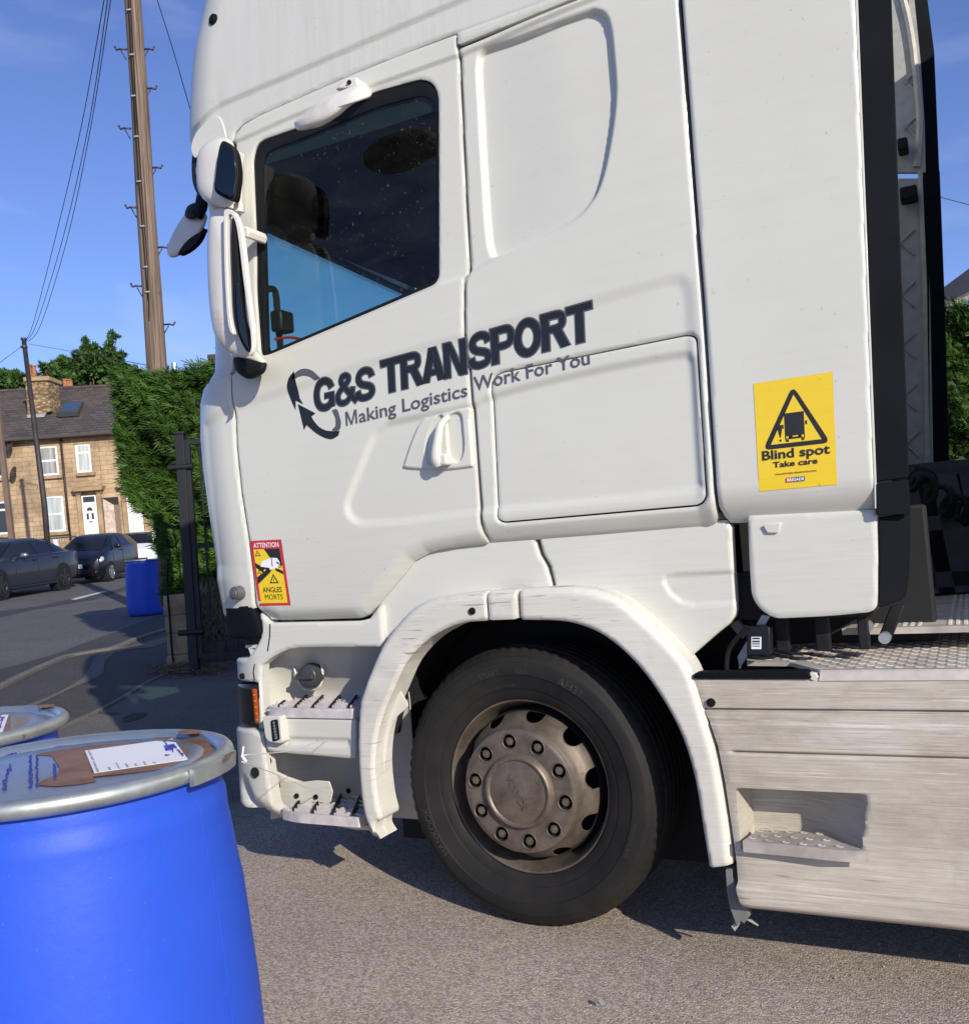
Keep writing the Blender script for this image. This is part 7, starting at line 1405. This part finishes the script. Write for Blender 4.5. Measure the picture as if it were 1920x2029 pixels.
fl = MB(); P = [hD(53, 824, HDp + 1.38), hD(86, 821, HDp + 1.38), hD(100, 800, HDp + 2.2), hD(102, 806, HDp + 2.2), hD(88, 826, HDp + 1.3), hD(54, 828, HDp + 1.3)]; fl.prism(P, (0, 0, .05)); fl.build('lead_flashing', flat('pale_lead', (.38, .40, .42), .5, .3), chn)
# covered passage between the two houses
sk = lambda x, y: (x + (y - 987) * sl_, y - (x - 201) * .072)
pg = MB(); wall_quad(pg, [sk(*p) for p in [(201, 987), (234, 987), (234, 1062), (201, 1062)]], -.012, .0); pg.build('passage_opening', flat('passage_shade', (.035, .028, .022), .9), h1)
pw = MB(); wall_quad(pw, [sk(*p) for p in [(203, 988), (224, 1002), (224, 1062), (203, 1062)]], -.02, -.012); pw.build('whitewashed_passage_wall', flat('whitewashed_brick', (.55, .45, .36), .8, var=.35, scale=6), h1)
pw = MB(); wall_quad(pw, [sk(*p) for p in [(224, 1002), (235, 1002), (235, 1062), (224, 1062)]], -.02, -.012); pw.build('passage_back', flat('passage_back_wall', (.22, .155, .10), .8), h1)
h2 = house('sandstone terraced house half hidden by the hedge, with the second white door', 215, 420); body(h2, 192.6, 420)
window(h2, 237, 873, 266, 930, 890, 'curtain2'); doorset(h2, 249, 278, 975, 1055, 993, False)
h3 = house('distant house behind the hedge showing only its grey stone chimney', 380, 480, 'house')
part('wall', [(395, 830), (520, 822), (545, 1085), (420, 1095)], .2, 8, M['sand'], h3); o = MB(); r0, r1 = hD(390, 745, 46), hD(520, 738, 46); o.prism([HW(394, 829), HW(521, 821), r1, r0], (0, 0, -.15)); o.prism([r0 + (0, 0, .01), r1 + (0, 0, .01), HW(521, 821, 8.5), HW(394, 829, 8.5)], (0, 0, -.15)); r3 = o.build('roof', M['slate'], h3, sharp=20)
o = MB(); P = [hD(412, 712, 45), hD(440, 711, 45), hD(446, 770, 45), hD(416, 770, 45)]; o.prism(P, FW * 1.2); c3 = o.build('chimney', flat('grey_chimney_stone', (.22, .19, .14), .9, var=.4, scale=5), r3); o = MB(); P = [hD(410, 702, 44.9), hD(442, 700, 44.9), hD(442, 711, 44.9), hD(411, 712, 44.9)]; o.prism(P, FW * 1.4); o.build('chimney_cap', flat('sooty_cap', (.05, .045, .04), .9), c3, bev=.03)
o = MB(); o.tube([hD(347, 760, 30), hD(345, 719, 30)], .09, 10); tag(o.build('flue_pipe', M['galv']), 'short galvanised flue pipe just showing over the hedge top', 'pipe')
dp = MB(); dp.tube([HW(120, 868, -.1), HW(139.5, 1070, -.1)], .05, 8); dp.tube([HW(119, 862, -.3), HW(120, 869, -.1)], .05, 8); tag(dp.build('drainpipe', flat('brown_drainpipe', (.035, .022, .02), .6), sharp=180), 'brown drainpipe running down the terrace between window and door', 'drainpipe')
for x, y, lb in ((19, 885, 'upper brown satellite dish on the terrace wall'), (27, 936, 'lower brown satellite dish on the terrace wall')):
    c = HW(x, y, -.35); t = thing('satellite_dish', lb, 'satellite dish', tuple(c), 'satellite dishes on the terrace'); bpy.context.view_layer.update(); pr = []; o = MB(); nrm = RT * -.55 - FW * .75 + np.array([0, 0, .3]); nrm /= np.linalg.norm(nrm); u = np.cross(nrm, (0, 0, 1)); u /= np.linalg.norm(u); v = np.cross(nrm, u); vs = []
    for r_, h_ in ((.02, .0), (.12, .02), (.20, .05), (.25, .085)): vs += [c - nrm * (.06 - h_) + r_ * (u * math.cos(k) + v * math.sin(k) * 1.1) for k in np.linspace(0, 2 * PI, 20, endpoint=False)]
    o.add(vs, [(i * 20 + k, i * 20 + (k + 1) % 20, (i + 1) * 20 + (k + 1) % 20, (i + 1) * 20 + k) for i in range(3) for k in range(20)]); ob = o.build('reflector', flat('brown_dish', (.06, .045, .035), .5), t, sharp=180); sm_ = ob.modifiers.new('s', 'SOLIDIFY'); sm_.thickness = .012
    o = MB(); o.tube([c - v * -.2, c + nrm * .28 + v * .12], .012, 5); o.tube([c, HW(x - 3, y + 9, -.02)], .02, 6); o.build('arm', iron, t)
# front garden wall with railings
gw_ = thing('garden_wall', 'low front garden wall with railings before the curtained window', 'wall', tuple(hD(112, 1095, 39))); bpy.context.view_layer.update()
o = MB(); o.prism([hD(60, 1078, 39), hD(150, 1071, 39), hD(153, 1110, 39), hD(64, 1118, 39)], FW * .25); o.build('wall', M['sandtrim'], gw_)
o = MB()
for k in range(18): x = 62 + k * 5; o.tube([hD(x, 1066 - k * .36, 39.1), hD(x + 1.2, 1080 - k * .36, 39.1)], .015, 4)
o.tube([hD(60, 1070, 39.1), hD(150, 1063, 39.1)], .02, 4); o.build('railing', iron, gw_)
o = MB(); o.cyl(hD(112, 1088, 38.6), hD(110.5, 1072, 38.6), .11, n=12); o.cyl(hD(110.5, 1072, 38.6), hD(110.3, 1069, 38.6), .14, .10, n=12); tag(o.build('bollard', M['paper'], bev=.01), 'short pale bollard between the two dark cars', 'bollard')
# ------------------------------------------------------------ trees behind the roofs
def tree(label, base_px, D, blobs, n, leafs=.16):
    b = hD(base_px[0], base_px[1], D); t = thing('tree', label, 'tree', (b[0], b[1], float(gnd(b[0], b[1])) - .2), 'trees behind the terrace'); bpy.context.view_layer.update(); bl = [(hD(x, y, D + rng.uniform(-.8, .8)), r / F * D) for x, y, r in blobs]
    o = MB(); zt = max(c[2] for c, _ in bl); top = np.array([b[0], b[1], zt - 1.5]); root = np.array([b[0], b[1], float(gnd(b[0], b[1])) - .2]); o.tube([root, root * .5 + top * .5, top], [.35, .25, .10], 10)
    for c, r in bl: st_p = root * .45 + top * .55; o.tube([st_p, st_p * .4 + c * .6 + (0, 0, -.2), c], [.12, .07, .02], 6)
    o.build('trunk', M['bark'], t, sharp=180); vs = []; fs = []; k = 0; w_ = np.array([r ** 2 for _, r in bl]); w_ = w_ / w_.sum()
    for i in rng.choice(len(bl), n, p=w_):
        c, r = bl[i]; d = rng.normal(size=3); d /= np.linalg.norm(d); p = c + d * r * rng.uniform(.35, 1.08) * (1, 1, .95); a = rng.normal(size=3) + d * .8 + (0, 0, -.3); a /= np.linalg.norm(a); q = np.cross(a, rng.normal(size=3)); q /= np.linalg.norm(q); s = leafs * rng.uniform(.6, 1.4)
        for f in (-.9, -.3, .3, .9): d2 = a * math.cos(f) + q * math.sin(f); n3 = np.cross(d2, np.cross(a, q)); n3 /= np.linalg.norm(n3); vs += [p, p + d2 * s * .6 + n3 * s * .20, p + d2 * s * 1.2, p + d2 * s * .6 - n3 * s * .20]; fs.append((k, k + 1, k + 2, k + 3)); k += 4
    me = bpy.data.meshes.new('crown'); me.from_pydata([tuple(map(float, v)) for v in vs], [], fs); link('crown', me, M['leaf'], t, sharp=None); return t
tree('broad dark green tree with two pointed tops rising behind the slate roof', (165, 900), 56, [(110, 737, 22), (128, 722, 16), (150, 735, 26), (165, 705, 13), (172, 690, 9), (168, 674, 6), (186, 690, 8), (190, 722, 24), (215, 700, 14), (217, 680, 8), (221, 664, 5), (232, 668, 4), (228, 715, 16), (205, 745, 28), (240, 702, 6), (245, 728, 10), (160, 755, 30), (125, 750, 22), (95, 735, 8), (86, 725, 6), (232, 752, 20), (252, 748, 8), (262, 760, 10), (80, 745, 8), (150, 702, 5)], 5200, .21)
tree('lower mid green tree behind the chimney at the left edge', (15, 900), 54, [(-20, 750, 24), (8, 752, 18), (18, 745, 12), (34, 757, 18), (30, 742, 8), (45, 750, 8), (2, 738, 5)], 1700, .20)
# ------------------------------------------------------------ building at the right edge
o = thing('house', 'house at the right frame edge with a dark slate eave over the hedge', 'house', tuple(hD(1960, 900, 19))); bpy.context.view_layer.update()
q = [hD(1850, 596, 18.2), hD(2050, 470, 18.2), hD(2050, 470, 24), hD(1850, 596, 24)]; q2 = [hD(1868, 574, 18.2), hD(1935, 527, 18.2), hD(2060, 440, 18.2)]
r_ = MB(); P = [hD(1852, 612, 18), hD(1925, 575, 18), hD(2100, 490, 18), hD(2100, 405, 21), hD(1925, 528, 21), (hD(1852, 582, 21))]; r_.prism(P, (0, 0, -.12)); r_.build('roof', M['slate'], o, sharp=20)
f_ = MB(); f_.prism([hD(1850, 618, 17.9), hD(1925, 581, 17.9), hD(2100, 497, 17.9), hD(2100, 505, 17.9), (hD(1925, 590, 17.9)), (hD(1850, 630, 17.9))], FW * .05); f_.build('fascia', flat('grey_fascia', (.20, .19, .18), .7), o)
wl_ = MB(); wl_.prism([hD(1860, 632, 18.4), hD(2120, 505, 18.4), hD(2120, 1150, 18.4), hD(1860, 1150, 18.4)], FW * 7); wl_.build('wall', flat('cream_render', (.50, .46, .38), .9, var=.15, scale=2), o)
# ============================================================ CARS
def car(label, wheelA, wheelB, dim, paint_c, style, group='cars parked along the terrace', detail=True, name='parked_car'):
    """wheelA: ground point under the near front wheel, wheelB: under the near rear wheel"""
    L_, W_, H_, wb, fo = dim; A = np.array(wheelA, float); B = np.array(wheelB, float); d = B[:2] - A[:2]; d = d / np.linalg.norm(d); side = np.array([-d[1], d[0]])
    if side @ FW[:2] < 0: side = -side
    z0 = float(gnd(*A[:2])); dz = (float(gnd(*(A[:2] + d * wb))) - z0) / wb; dzs = float(gnd(*(A[:2] + side))) - z0
    def T(x, y, z): p = A[:2] + d * x + side * y; return np.array([p[0], p[1], z0 + dz * x + dzs * y + z])
    b = T(wb / 2, W_ / 2, 0); t = thing(name, label, 'car', tuple(b), group); bpy.context.view_layer.update()
    ys = lambda v: W_ / 2 + v      # v: -half..half, near side negative
    m, mt, mb = nodes('car_paint'); mb.inputs['Base Color'].default_value = (*paint_c, 1); mb.inputs['Roughness'].default_value = .28; mb.inputs['Metallic'].default_value = .05; mb.inputs['Coat Weight'].default_value = .3; mb.inputs['Specular IOR Level'].default_value = .3; mb.inputs['Coat Roughness'].default_value = .04
    P = style; xs_ = P['x']; hw = W_ / 2; body = MB(); rows = []
    for x, zl_, zb_, zg_, wq, wr in zip(P['x'], P['low'], P['belt'], P['roof'], P['w'], P['wr']):
        h = hw * wq; hr = hw * wr; g0 = max(zg_, zb_ + .004)
        pr = [(-h * .90, zl_), (-h * .985, zl_ + .10), (-h, (zl_ + zb_) / 2), (-h * .985, zb_ - .06), (-h * .955, zb_), (-hr * 1.0, g0 - .05 if zg_ > zb_ + .1 else zb_ + .002), (-hr * .88, g0 - .012 if zg_ > zb_ + .1 else g0), (-hr * .45, g0 + .005)]
        rows.append([T(x - fo, ys(v), z) for v, z in pr] + [T(x - fo, ys(-v), z) for v, z in pr[::-1]])
    n = 16; vs = [q for r in rows for q in r]; fs = []
    fine = 6
    for i in range(len(rows) - 1): fs += [(i * n + k, i * n + (k + 1) % n, (i + 1) * n + (k + 1) % n, (i + 1) * n + k) for k in range(n)]
    fs += [tuple(range(n)), tuple((len(rows) - 1) * n + k for k in range(n - 1, -1, -1))]
    body.add(vs, fs); bo = body.build('body', m, t, sharp=32, bev=.012)
    # wheel arches: dark rings set on the flanks, then wheels
    for wx, yv in ((0, -1), (wb, -1), (0, 1), (wb, 1)):
        wr_ = P['wheel']; c = T(wx, ys(yv * (hw - .10)), wr_); o = MB(); ax = T(0, 1, 0) - T(0, 0, 0); ax /= np.linalg.norm(ax); out = ax * yv
        ar = MB(); ar.cyl(c - out * .12, c + out * .103, wr_ * 1.16, n=32); ar.build('wheel_arch', M['black'], t)
        W = bpy.data.objects.new('wheel', None); col.objects.link(W); W.location = tuple(c); W.parent = t; W.matrix_parent_inverse = world_inv(t); bpy.context.view_layer.update()
        o.cyl(c - out * .10, c + out * .108, wr_, wr_ * .97, n=32); o.build('tyre', M['tyre'], W, bev=.012)
        r2 = MB(); r2.cyl(c + out * .1085, c + out * .112, wr_ * .70, n=28); r2.build('rim_well', M['black'], W)
        u = np.array([d[0], d[1], dz]); v = np.array([0, 0, 1.]); sp_ = MB()
        for k in range(P.get('spokes', 5)):
            a = 2 * PI * k / P.get('spokes', 5) + .3; e = u * math.cos(a) + v * math.sin(a); s_ = -u * math.sin(a) + v * math.cos(a); c1 = c + out * .113; sp_.prism([c1 + s_ * .035, c1 - s_ * .035, c1 - s_ * .028 + e * wr_ * .68, c1 + s_ * .028 + e * wr_ * .68], out * .012)
        sp_.cyl(c + out * .112, c + out * .130, .05, n=14); rg = [c + out * .115 + wr_ * .68 * (u * math.cos(a) + v * math.sin(a)) for a in np.linspace(0, 2 * PI, 28, endpoint=False)]; sp_.tube(rg, .014, 5, closed=True)
        sp_.build('rim', P['rim'], W)
    # windows lie on the flanks of the glasshouse
    X = np.array(P['x']); f = lambda key, x: float(np.interp(x, X, P[key]))
    def flank(x, s_, yv):       # s_: 0 at the belt, 1 at the roof edge
        h = hw * f('w', x) * .955; hr = hw * f('wr', x); zb_ = f('belt', x); zg_ = max(f('roof', x), zb_ + .004) - .05; return T(x - fo, ys(yv * (h + (hr - h) * s_ + .012)), zb_ + (zg_ - zb_) * s_)
    for yv in (-1, 1):
        for x0, x1, sl0, sl1 in P['side_glass']:
            pts = [flank(x0, .06, yv), flank(x0 * .5 + x1 * .5, .06, yv), flank(x1, .06, yv), flank(x1 - sl1, .92, yv), flank((x0 + sl0) * .5 + (x1 - sl1) * .5, .95, yv), flank(x0 + sl0, .92, yv)]
            o = MB(); o.prism(pts, (T(0, -1, 0) - T(0, 0, 0)) * yv * .004); o.build('side_window', M['carglass'], t)
    def top(x, v): return T(x - fo, ys(v * hw * f('wr', x) * .86), max(f('roof', x), f('belt', x)) + .012)
    for nm, (x0, x1) in (('windscreen', P['ws']), ('rear_window', P['rw'])):
        o = MB(); vs = []; N_ = 6
        for k in range(N_ + 1):
            x = x0 + (x1 - x0) * k / N_; vs += [top(x, -1.), top(x, -.3) + (0, 0, .006), top(x, .3) + (0, 0, .006), top(x, 1.)]
        o.add(vs, [(k * 4 + j, k * 4 + j + 1, k * 4 + 5 + j, k * 4 + 4 + j) for k in range(N_) for j in range(3)]); ob = o.build(nm, M['carglass'], t, sharp=180)
    for yv in (-1, 1):
        xm = P['mirror']; c = T(xm - fo, ys(yv * (hw + .08)), f('belt', xm) + .05); pod('door_mirror', c, [(d[0] * .07, d[1] * .07, 0), (0, 0, .065), (side[0] * .10, side[1] * .10, 0)], P['mirror_mat'], t, e=2.4, n=14)
    for x in P['seams']:
        o = MB(); pts = [T(x - fo, ys(-hw * f('w', x) * k1 - .004), f('low', x) + (f('belt', x) - f('low', x)) * k2) for k1, k2 in ((.985, .22), (1.0, .5), (.985, .86), (.955, 1.0))]; o.tube(pts, .006, 4); o.build('door_seam', M['black'], t)
    for x in P['handles']:
        o = MB(); c = T(x - fo, ys(-hw * f('w', x) - .012), f('belt', x) - .10); q = T(x + .17 - fo, ys(-hw * f('w', x) - .012), f('belt', x) - .10); o.tube([c, q], .017, 6); o.build('door_handle', m, t)
    return t, T, ys, f, m
gm_, gt_, gb_ = nodes('car_glass'); gb_.inputs['Base Color'].default_value = (.012, .014, .018, 1); gb_.inputs['Roughness'].default_value = .03; gb_.inputs['Specular IOR Level'].default_value = .25; M['carglass'] = gm_
M['alloy'] = flat('silver_alloy', (.45, .45, .46), .3, .9); M['blackalloy'] = flat('black_alloy', (.03, .03, .033), .3, .4); M['chrome'] = flat('chrome_trim', (.70, .71, .72), .12, 1., var=.03)
saloon = dict(x=[0, .10, .35, .9, 1.3, 1.55, 2.05, 2.5, 3.1, 3.6, 4.15, 4.45, 4.80, 4.93], low=[.30, .22, .20, .20, .20, .20, .20, .20, .20, .20, .21, .24, .30, .36], belt=[.55, .72, .80, .90, .95, .97, .99, 1.0, 1.01, 1.02, 1.03, 1.04, 1.02, .80],
    roof=[.55, .72, .80, .90, .95, 1.08, 1.36, 1.445, 1.455, 1.40, 1.22, 1.10, 1.02, .80], w=[.72, .86, .94, .985, 1, 1, 1, 1, 1, 1, .985, .96, .90, .82], wr=[.66, .78, .85, .86, .85, .78, .70, .66, .66, .66, .70, .76, .80, .74], wheel=.345, spokes=5, rim=M['blackalloy'], side_glass=[(1.62, 2.62, .40, .0), (2.68, 3.52, .0, .02), (3.57, 4.05, .02, .34)], ws=(1.40, 2.15), rw=(3.65, 4.35), mirror=1.85, mirror_mat=M['alloy'], seams=[1.62, 2.65, 3.62], handles=[2.38, 3.36])
A_ = G(3, 1191); B_ = G(121, 1171)
cA, TA, yA, fA, mA = car('dark grey saloon car with black wheels, its nose beyond the left frame edge', A_, B_, (4.93, 1.87, 1.455, 2.91, .93), (.016, .018, .024), saloon)
o = MB(); pts = [TA(x - .93, yA(-.935 * fA('w', x) * .965 - .006), fA('belt', x) + .006) for x in np.linspace(1.6, 4.1, 12)]; o.tube(pts, .010, 5); o.build('window_trim', M['chrome'], cA)
o = MB(); pts = [TA(x - .93, yA(-.93), .26) for x in np.linspace(1.35, 3.5, 6)]; o.tube(pts, .030, 6); o.build('sill_trim', mA, cA)
o = MB(); o.prism([TA(4.66 - .93, yA(-.84), .78), TA(4.90 - .93, yA(-.78), .80), TA(4.90 - .93, yA(-.78), .92), TA(4.60 - .93, yA(-.86), .93)], (0, 0, 0.001)); o.build('rear_lamp', M['red'], cA)
hatch = dict(x=[0, .06, .22, .55, .75, 1.0, 1.45, 1.9, 2.4, 2.9, 3.2, 3.36, 3.43], low=[.34, .22, .18, .18, .18, .18, .18, .18, .18, .20, .24, .30, .42], belt=[.60, .74, .83, .94, .985, 1.0, 1.02, 1.04, 1.07, 1.10, 1.12, 1.10, .90],
    roof=[.60, .74, .83, .94, 1.03, 1.17, 1.38, 1.455, 1.46, 1.43, 1.36, 1.15, .90], w=[.74, .86, .95, .99, 1, 1, 1, 1, 1, .99, .96, .93, .88], wr=[.70, .80, .87, .88, .84, .78, .72, .70, .70, .70, .70, .76, .78], wheel=.285, spokes=8, rim=M['alloy'], side_glass=[(.98, 1.78, .42, .02), (1.84, 2.55, .0, .16)], ws=(.62, 1.55), rw=(3.0, 3.34), mirror=1.15, mirror_mat=None, seams=[.98, 1.81], handles=[1.62])
fa = G(222, 1152); ga = (fa - CAM)[:2]; ga /= np.linalg.norm(ga); th_ = math.radians(-20); dr = np.array([ga[0] * math.cos(th_) - ga[1] * math.sin(th_), ga[0] * math.sin(th_) + ga[1] * math.cos(th_)]); fb = fa[:2] + dr * 2.34
_m = flat('black_mirror_shell', (.01, .01, .012), .25); hatch['mirror_mat'] = _m
def car2(label, fa, fb, dim, c, style, **k):
    """the near side of this car faces right, so its far side lies to the left"""
    A = np.array(fa[:2]); B = np.array(fb[:2]); d = (B - A) / np.linalg.norm(B - A); left = np.array([-d[1], d[0]]); 
    if left @ RT[:2] > 0: left = -left
    return A, B, d, left
def front_kit(T, ys, f, t, hw, plate=None, lamps=True, grille=True):
    o = MB(); x = -.015
    if lamps:
        for s_ in (-1, 1):
            c = T(FO + .20, ys(s_ * hw * .74), .70); n_ = (T(0, 0, 0) - T(1, 0, 0)); n_ /= np.linalg.norm(n_); sd = (T(0, 1, 0) - T(0, 0, 0))
            pod('headlight', c, [sd * .21, np.array([0, 0, .11]) - n_ * .05, n_ * .10], M['headl'], t, e=2.3, n=16); cc = c + n_ * .085; MB().cyl(cc, cc + n_ * .02, .062, n=16).build('lamp_bulb', M['chrome'], t)
            c = T(FO + .06, ys(s_ * hw * .70), .36); MB().cyl(c, c + n_ * .035, .055, n=16).build('fog_lamp', M['headl'], t)
    if grille: c = [T(FO - .012, ys(v), z) for v, z in ((-.42, .30), (.42, .30), (.50, .44), (-.50, .44))]; MB().prism(c, (T(0, 0, 0) - T(1, 0, 0)) * .02).build('lower_grille', M['black'], t)
hm, ht_, hb_ = nodes('headlight_lens'); hb_.inputs['Base Color'].default_value = (.62, .64, .66, 1); hb_.inputs['Roughness'].default_value = .08; hb_.inputs['Metallic'].default_value = .4; M['headl'] = hm
_FWs = FW.copy(); FW = -RT     # for this builder "away" is to the left, so that the flank the camera sees is the right one
# near flank must face right: side vector points left
FO = -.72; cB, TB, yB, fB, mB = car('black hatchback car facing the camera with a round headlight and white number plate', fa, fb, (3.43, 1.62, 1.46, 2.34, .72), (.006, .007, .012), hatch)
FW = _FWs
front_kit(TB, yB, fB, cB, .81)
nB = TB(0, 0, 0) - TB(1, 0, 0); nB /= np.linalg.norm(nB); sB = TB(0, 1, 0) - TB(0, 0, 0)
pc = [TB(-.72, yB(0.) + v, z) for v, z in ((-.26, .47), (.26, .47), (.26, .58), (-.26, .58))]; pl_ = MB().prism([p + nB * .045 for p in pc], nB * .01).build('number_plate', M['upvc'], cB)
MB().prism([p - nB * .03 for p in pc], nB * .07).build('plate_holder', M['black'], cB)
V, Fc = text_mesh('SB12 PWL', .0); lo = V.min(0); hi = V.max(0); uv = (V - lo) / (hi - lo); pv = []
for a, b in uv: pv.append(tuple(TB(-.72, yB(0.) + .235 - .47 * a, .49 + .075 * b) + nB * .058))
me = bpy.data.meshes.new('plate_text'); me.from_pydata(pv, [], Fc); link('plate_text', me, M['inkblack'], pl_, sharp=None)
bd = MB(); c = TB(-.72 + .03, yB(0.), .70) + nB * .02
for rx, rz in ((.085, .055), (.035, .055), (.06, .022)): bd.tube([c + sB * rx * math.cos(k) + np.array([0, 0, 1]) * rz * math.sin(k) + nB * .02 for k in np.linspace(0, 2 * PI, 18, endpoint=False)], .006, 5, closed=True)
bd.build('badge', M['chrome'], cB)
wa_ = G(262, 1125) + np.array([FW[0], FW[1], 0]) * 5.0; gb2 = (wa_ - CAM)[:2]; gb2 /= np.linalg.norm(gb2); th2 = math.radians(-6); dr2 = np.array([gb2[0] * math.cos(th2) - gb2[1] * math.sin(th2), gb2[0] * math.sin(th2) + gb2[1] * math.cos(th2)])
wq = hD(318, 1118, 37.5); hatch2 = dict(hatch); hatch2['mirror_mat'] = M['upvc']; FW = -RT
cC, TC, yC, fC, mC = car('white hatchback car parked behind the black one, half hidden by the hedge', wq, wq[:2] + dr2 * 2.4, (3.43, 1.70, 1.52, 2.4, .72), (.72, .73, .74), hatch2)
FW = _FWs; front_kit(TC, yC, fC, cC, .85)
# ------------------------------------------------------------ timber pallet stowed behind the cab
wdm = flat('grey_blue_weathered_timber', (.045, .05, .06), .9, var=.5, scale=6, bmp=.4)
c = hY(1870, 1185, 1.5); pal = thing('wooden_pallet', 'dark weathered wooden pallet leaning behind the cab above the catwalk', 'pallet', (c[0], 1.5, zc2)); bpy.context.view_layer.update()
def pq(u, v): return np.array([1.18 + u, 1.50 + v * .22, zc2 + .012 + v * 1.0 * .62])
for k in range(9):
    o = MB(); u = k * .145 + .02 * math.sin(k * 2.3); a, b, c_, d_ = pq(u, 0), pq(u + .10, 0), pq(u + .10 - .06, .85), pq(u - .06, .85); o.prism([a, b, c_, d_], (0, .02, -.008)); o.build('slat', wdm, pal, bev=.002)
for v in (.04, .42, .80):
    o = MB(); o.prism([pq(-.05, v), pq(1.35, v), pq(1.35, v + .10), pq(-.05, v + .10)], (0, .085, -.03)); o.build('bearer', wdm, pal, bev=.002)
tk = MB(); tk.lathe([(.001, 0), (.13, .0), (.15, .03), (.15, .75), (.13, .78), (.001, .78)], (1.75, .9, zc2 + .16), 'Y', 32)
# black box added to darken the gap behind the cab
bx_ = MB(); bx_.box((.98, 2.02, zc2 - .3), (2.6, 2.28, zc2 + .50)); bx_.build('dark_filler_box', M['black'], truck, bev=.02)
# ------------------------------------------------------------ the hitched trailer, just out of the frame to the right (it shades the gap behind the cab)
TX = 1.98; tr = thing('trailer', 'pale box trailer hitched behind the cab, just beyond the right frame edge', 'trailer', (TX + 3, 1.2, 0)); bpy.context.view_layer.update()
MB().box((TX, .03, 1.18), (TX + .06, 2.43, 3.86)).build('headboard', M['white_roof'], tr, bev=.02)
MB().box((TX + .065, .0, 1.42), (TX + 11.5, 2.46, 3.84)).build('box_body', M['white_roof'], tr, bev=.03)
o = MB(); o.box((TX + .065, -.01, 1.16), (TX + 11.5, .06, 1.40)); o.box((TX + .065, 2.40, 1.16), (TX + 11.5, 2.47, 1.40)); o.box((TX + .07, .8, 1.0), (TX + 11.4, .95, 1.41)); o.box((TX + .07, 1.5, 1.0), (TX + 11.4, 1.65, 1.41)); o.build('side_rail', M['chassis'], tr, bev=.01)
for k in range(3):
    for yy, sg in ((.06, 1), (2.40, -1)):
        o = MB(); o.lathe([(.05, .02 * sg), (.26, .06 * sg), (.30, .05 * sg), (.40, .03 * sg), (.49, .08 * sg), (.50, .34 * sg), (.40, .38 * sg), (.05, .38 * sg)], (TX + 7.4 + k * 1.32, yy, .50), 'Y', 40); o.build('wheel', M['tyre'], tr)
for yy in (.45, 1.95):
    o = MB(); o.box((TX + 2.3, yy, .12), (TX + 2.42, yy + .1, 1.2)); o.box((TX + 2.2, yy - .06, .04), (TX + 2.52, yy + .16, .12)); o.build('landing_leg', M['chassis'], tr, bev=.01)
MB().box((TX - .02, .7, 1.30), (TX + .0, 1.7, 1.50)).build('coupling_panel', M['darkplastic'], tr, bev=.005)
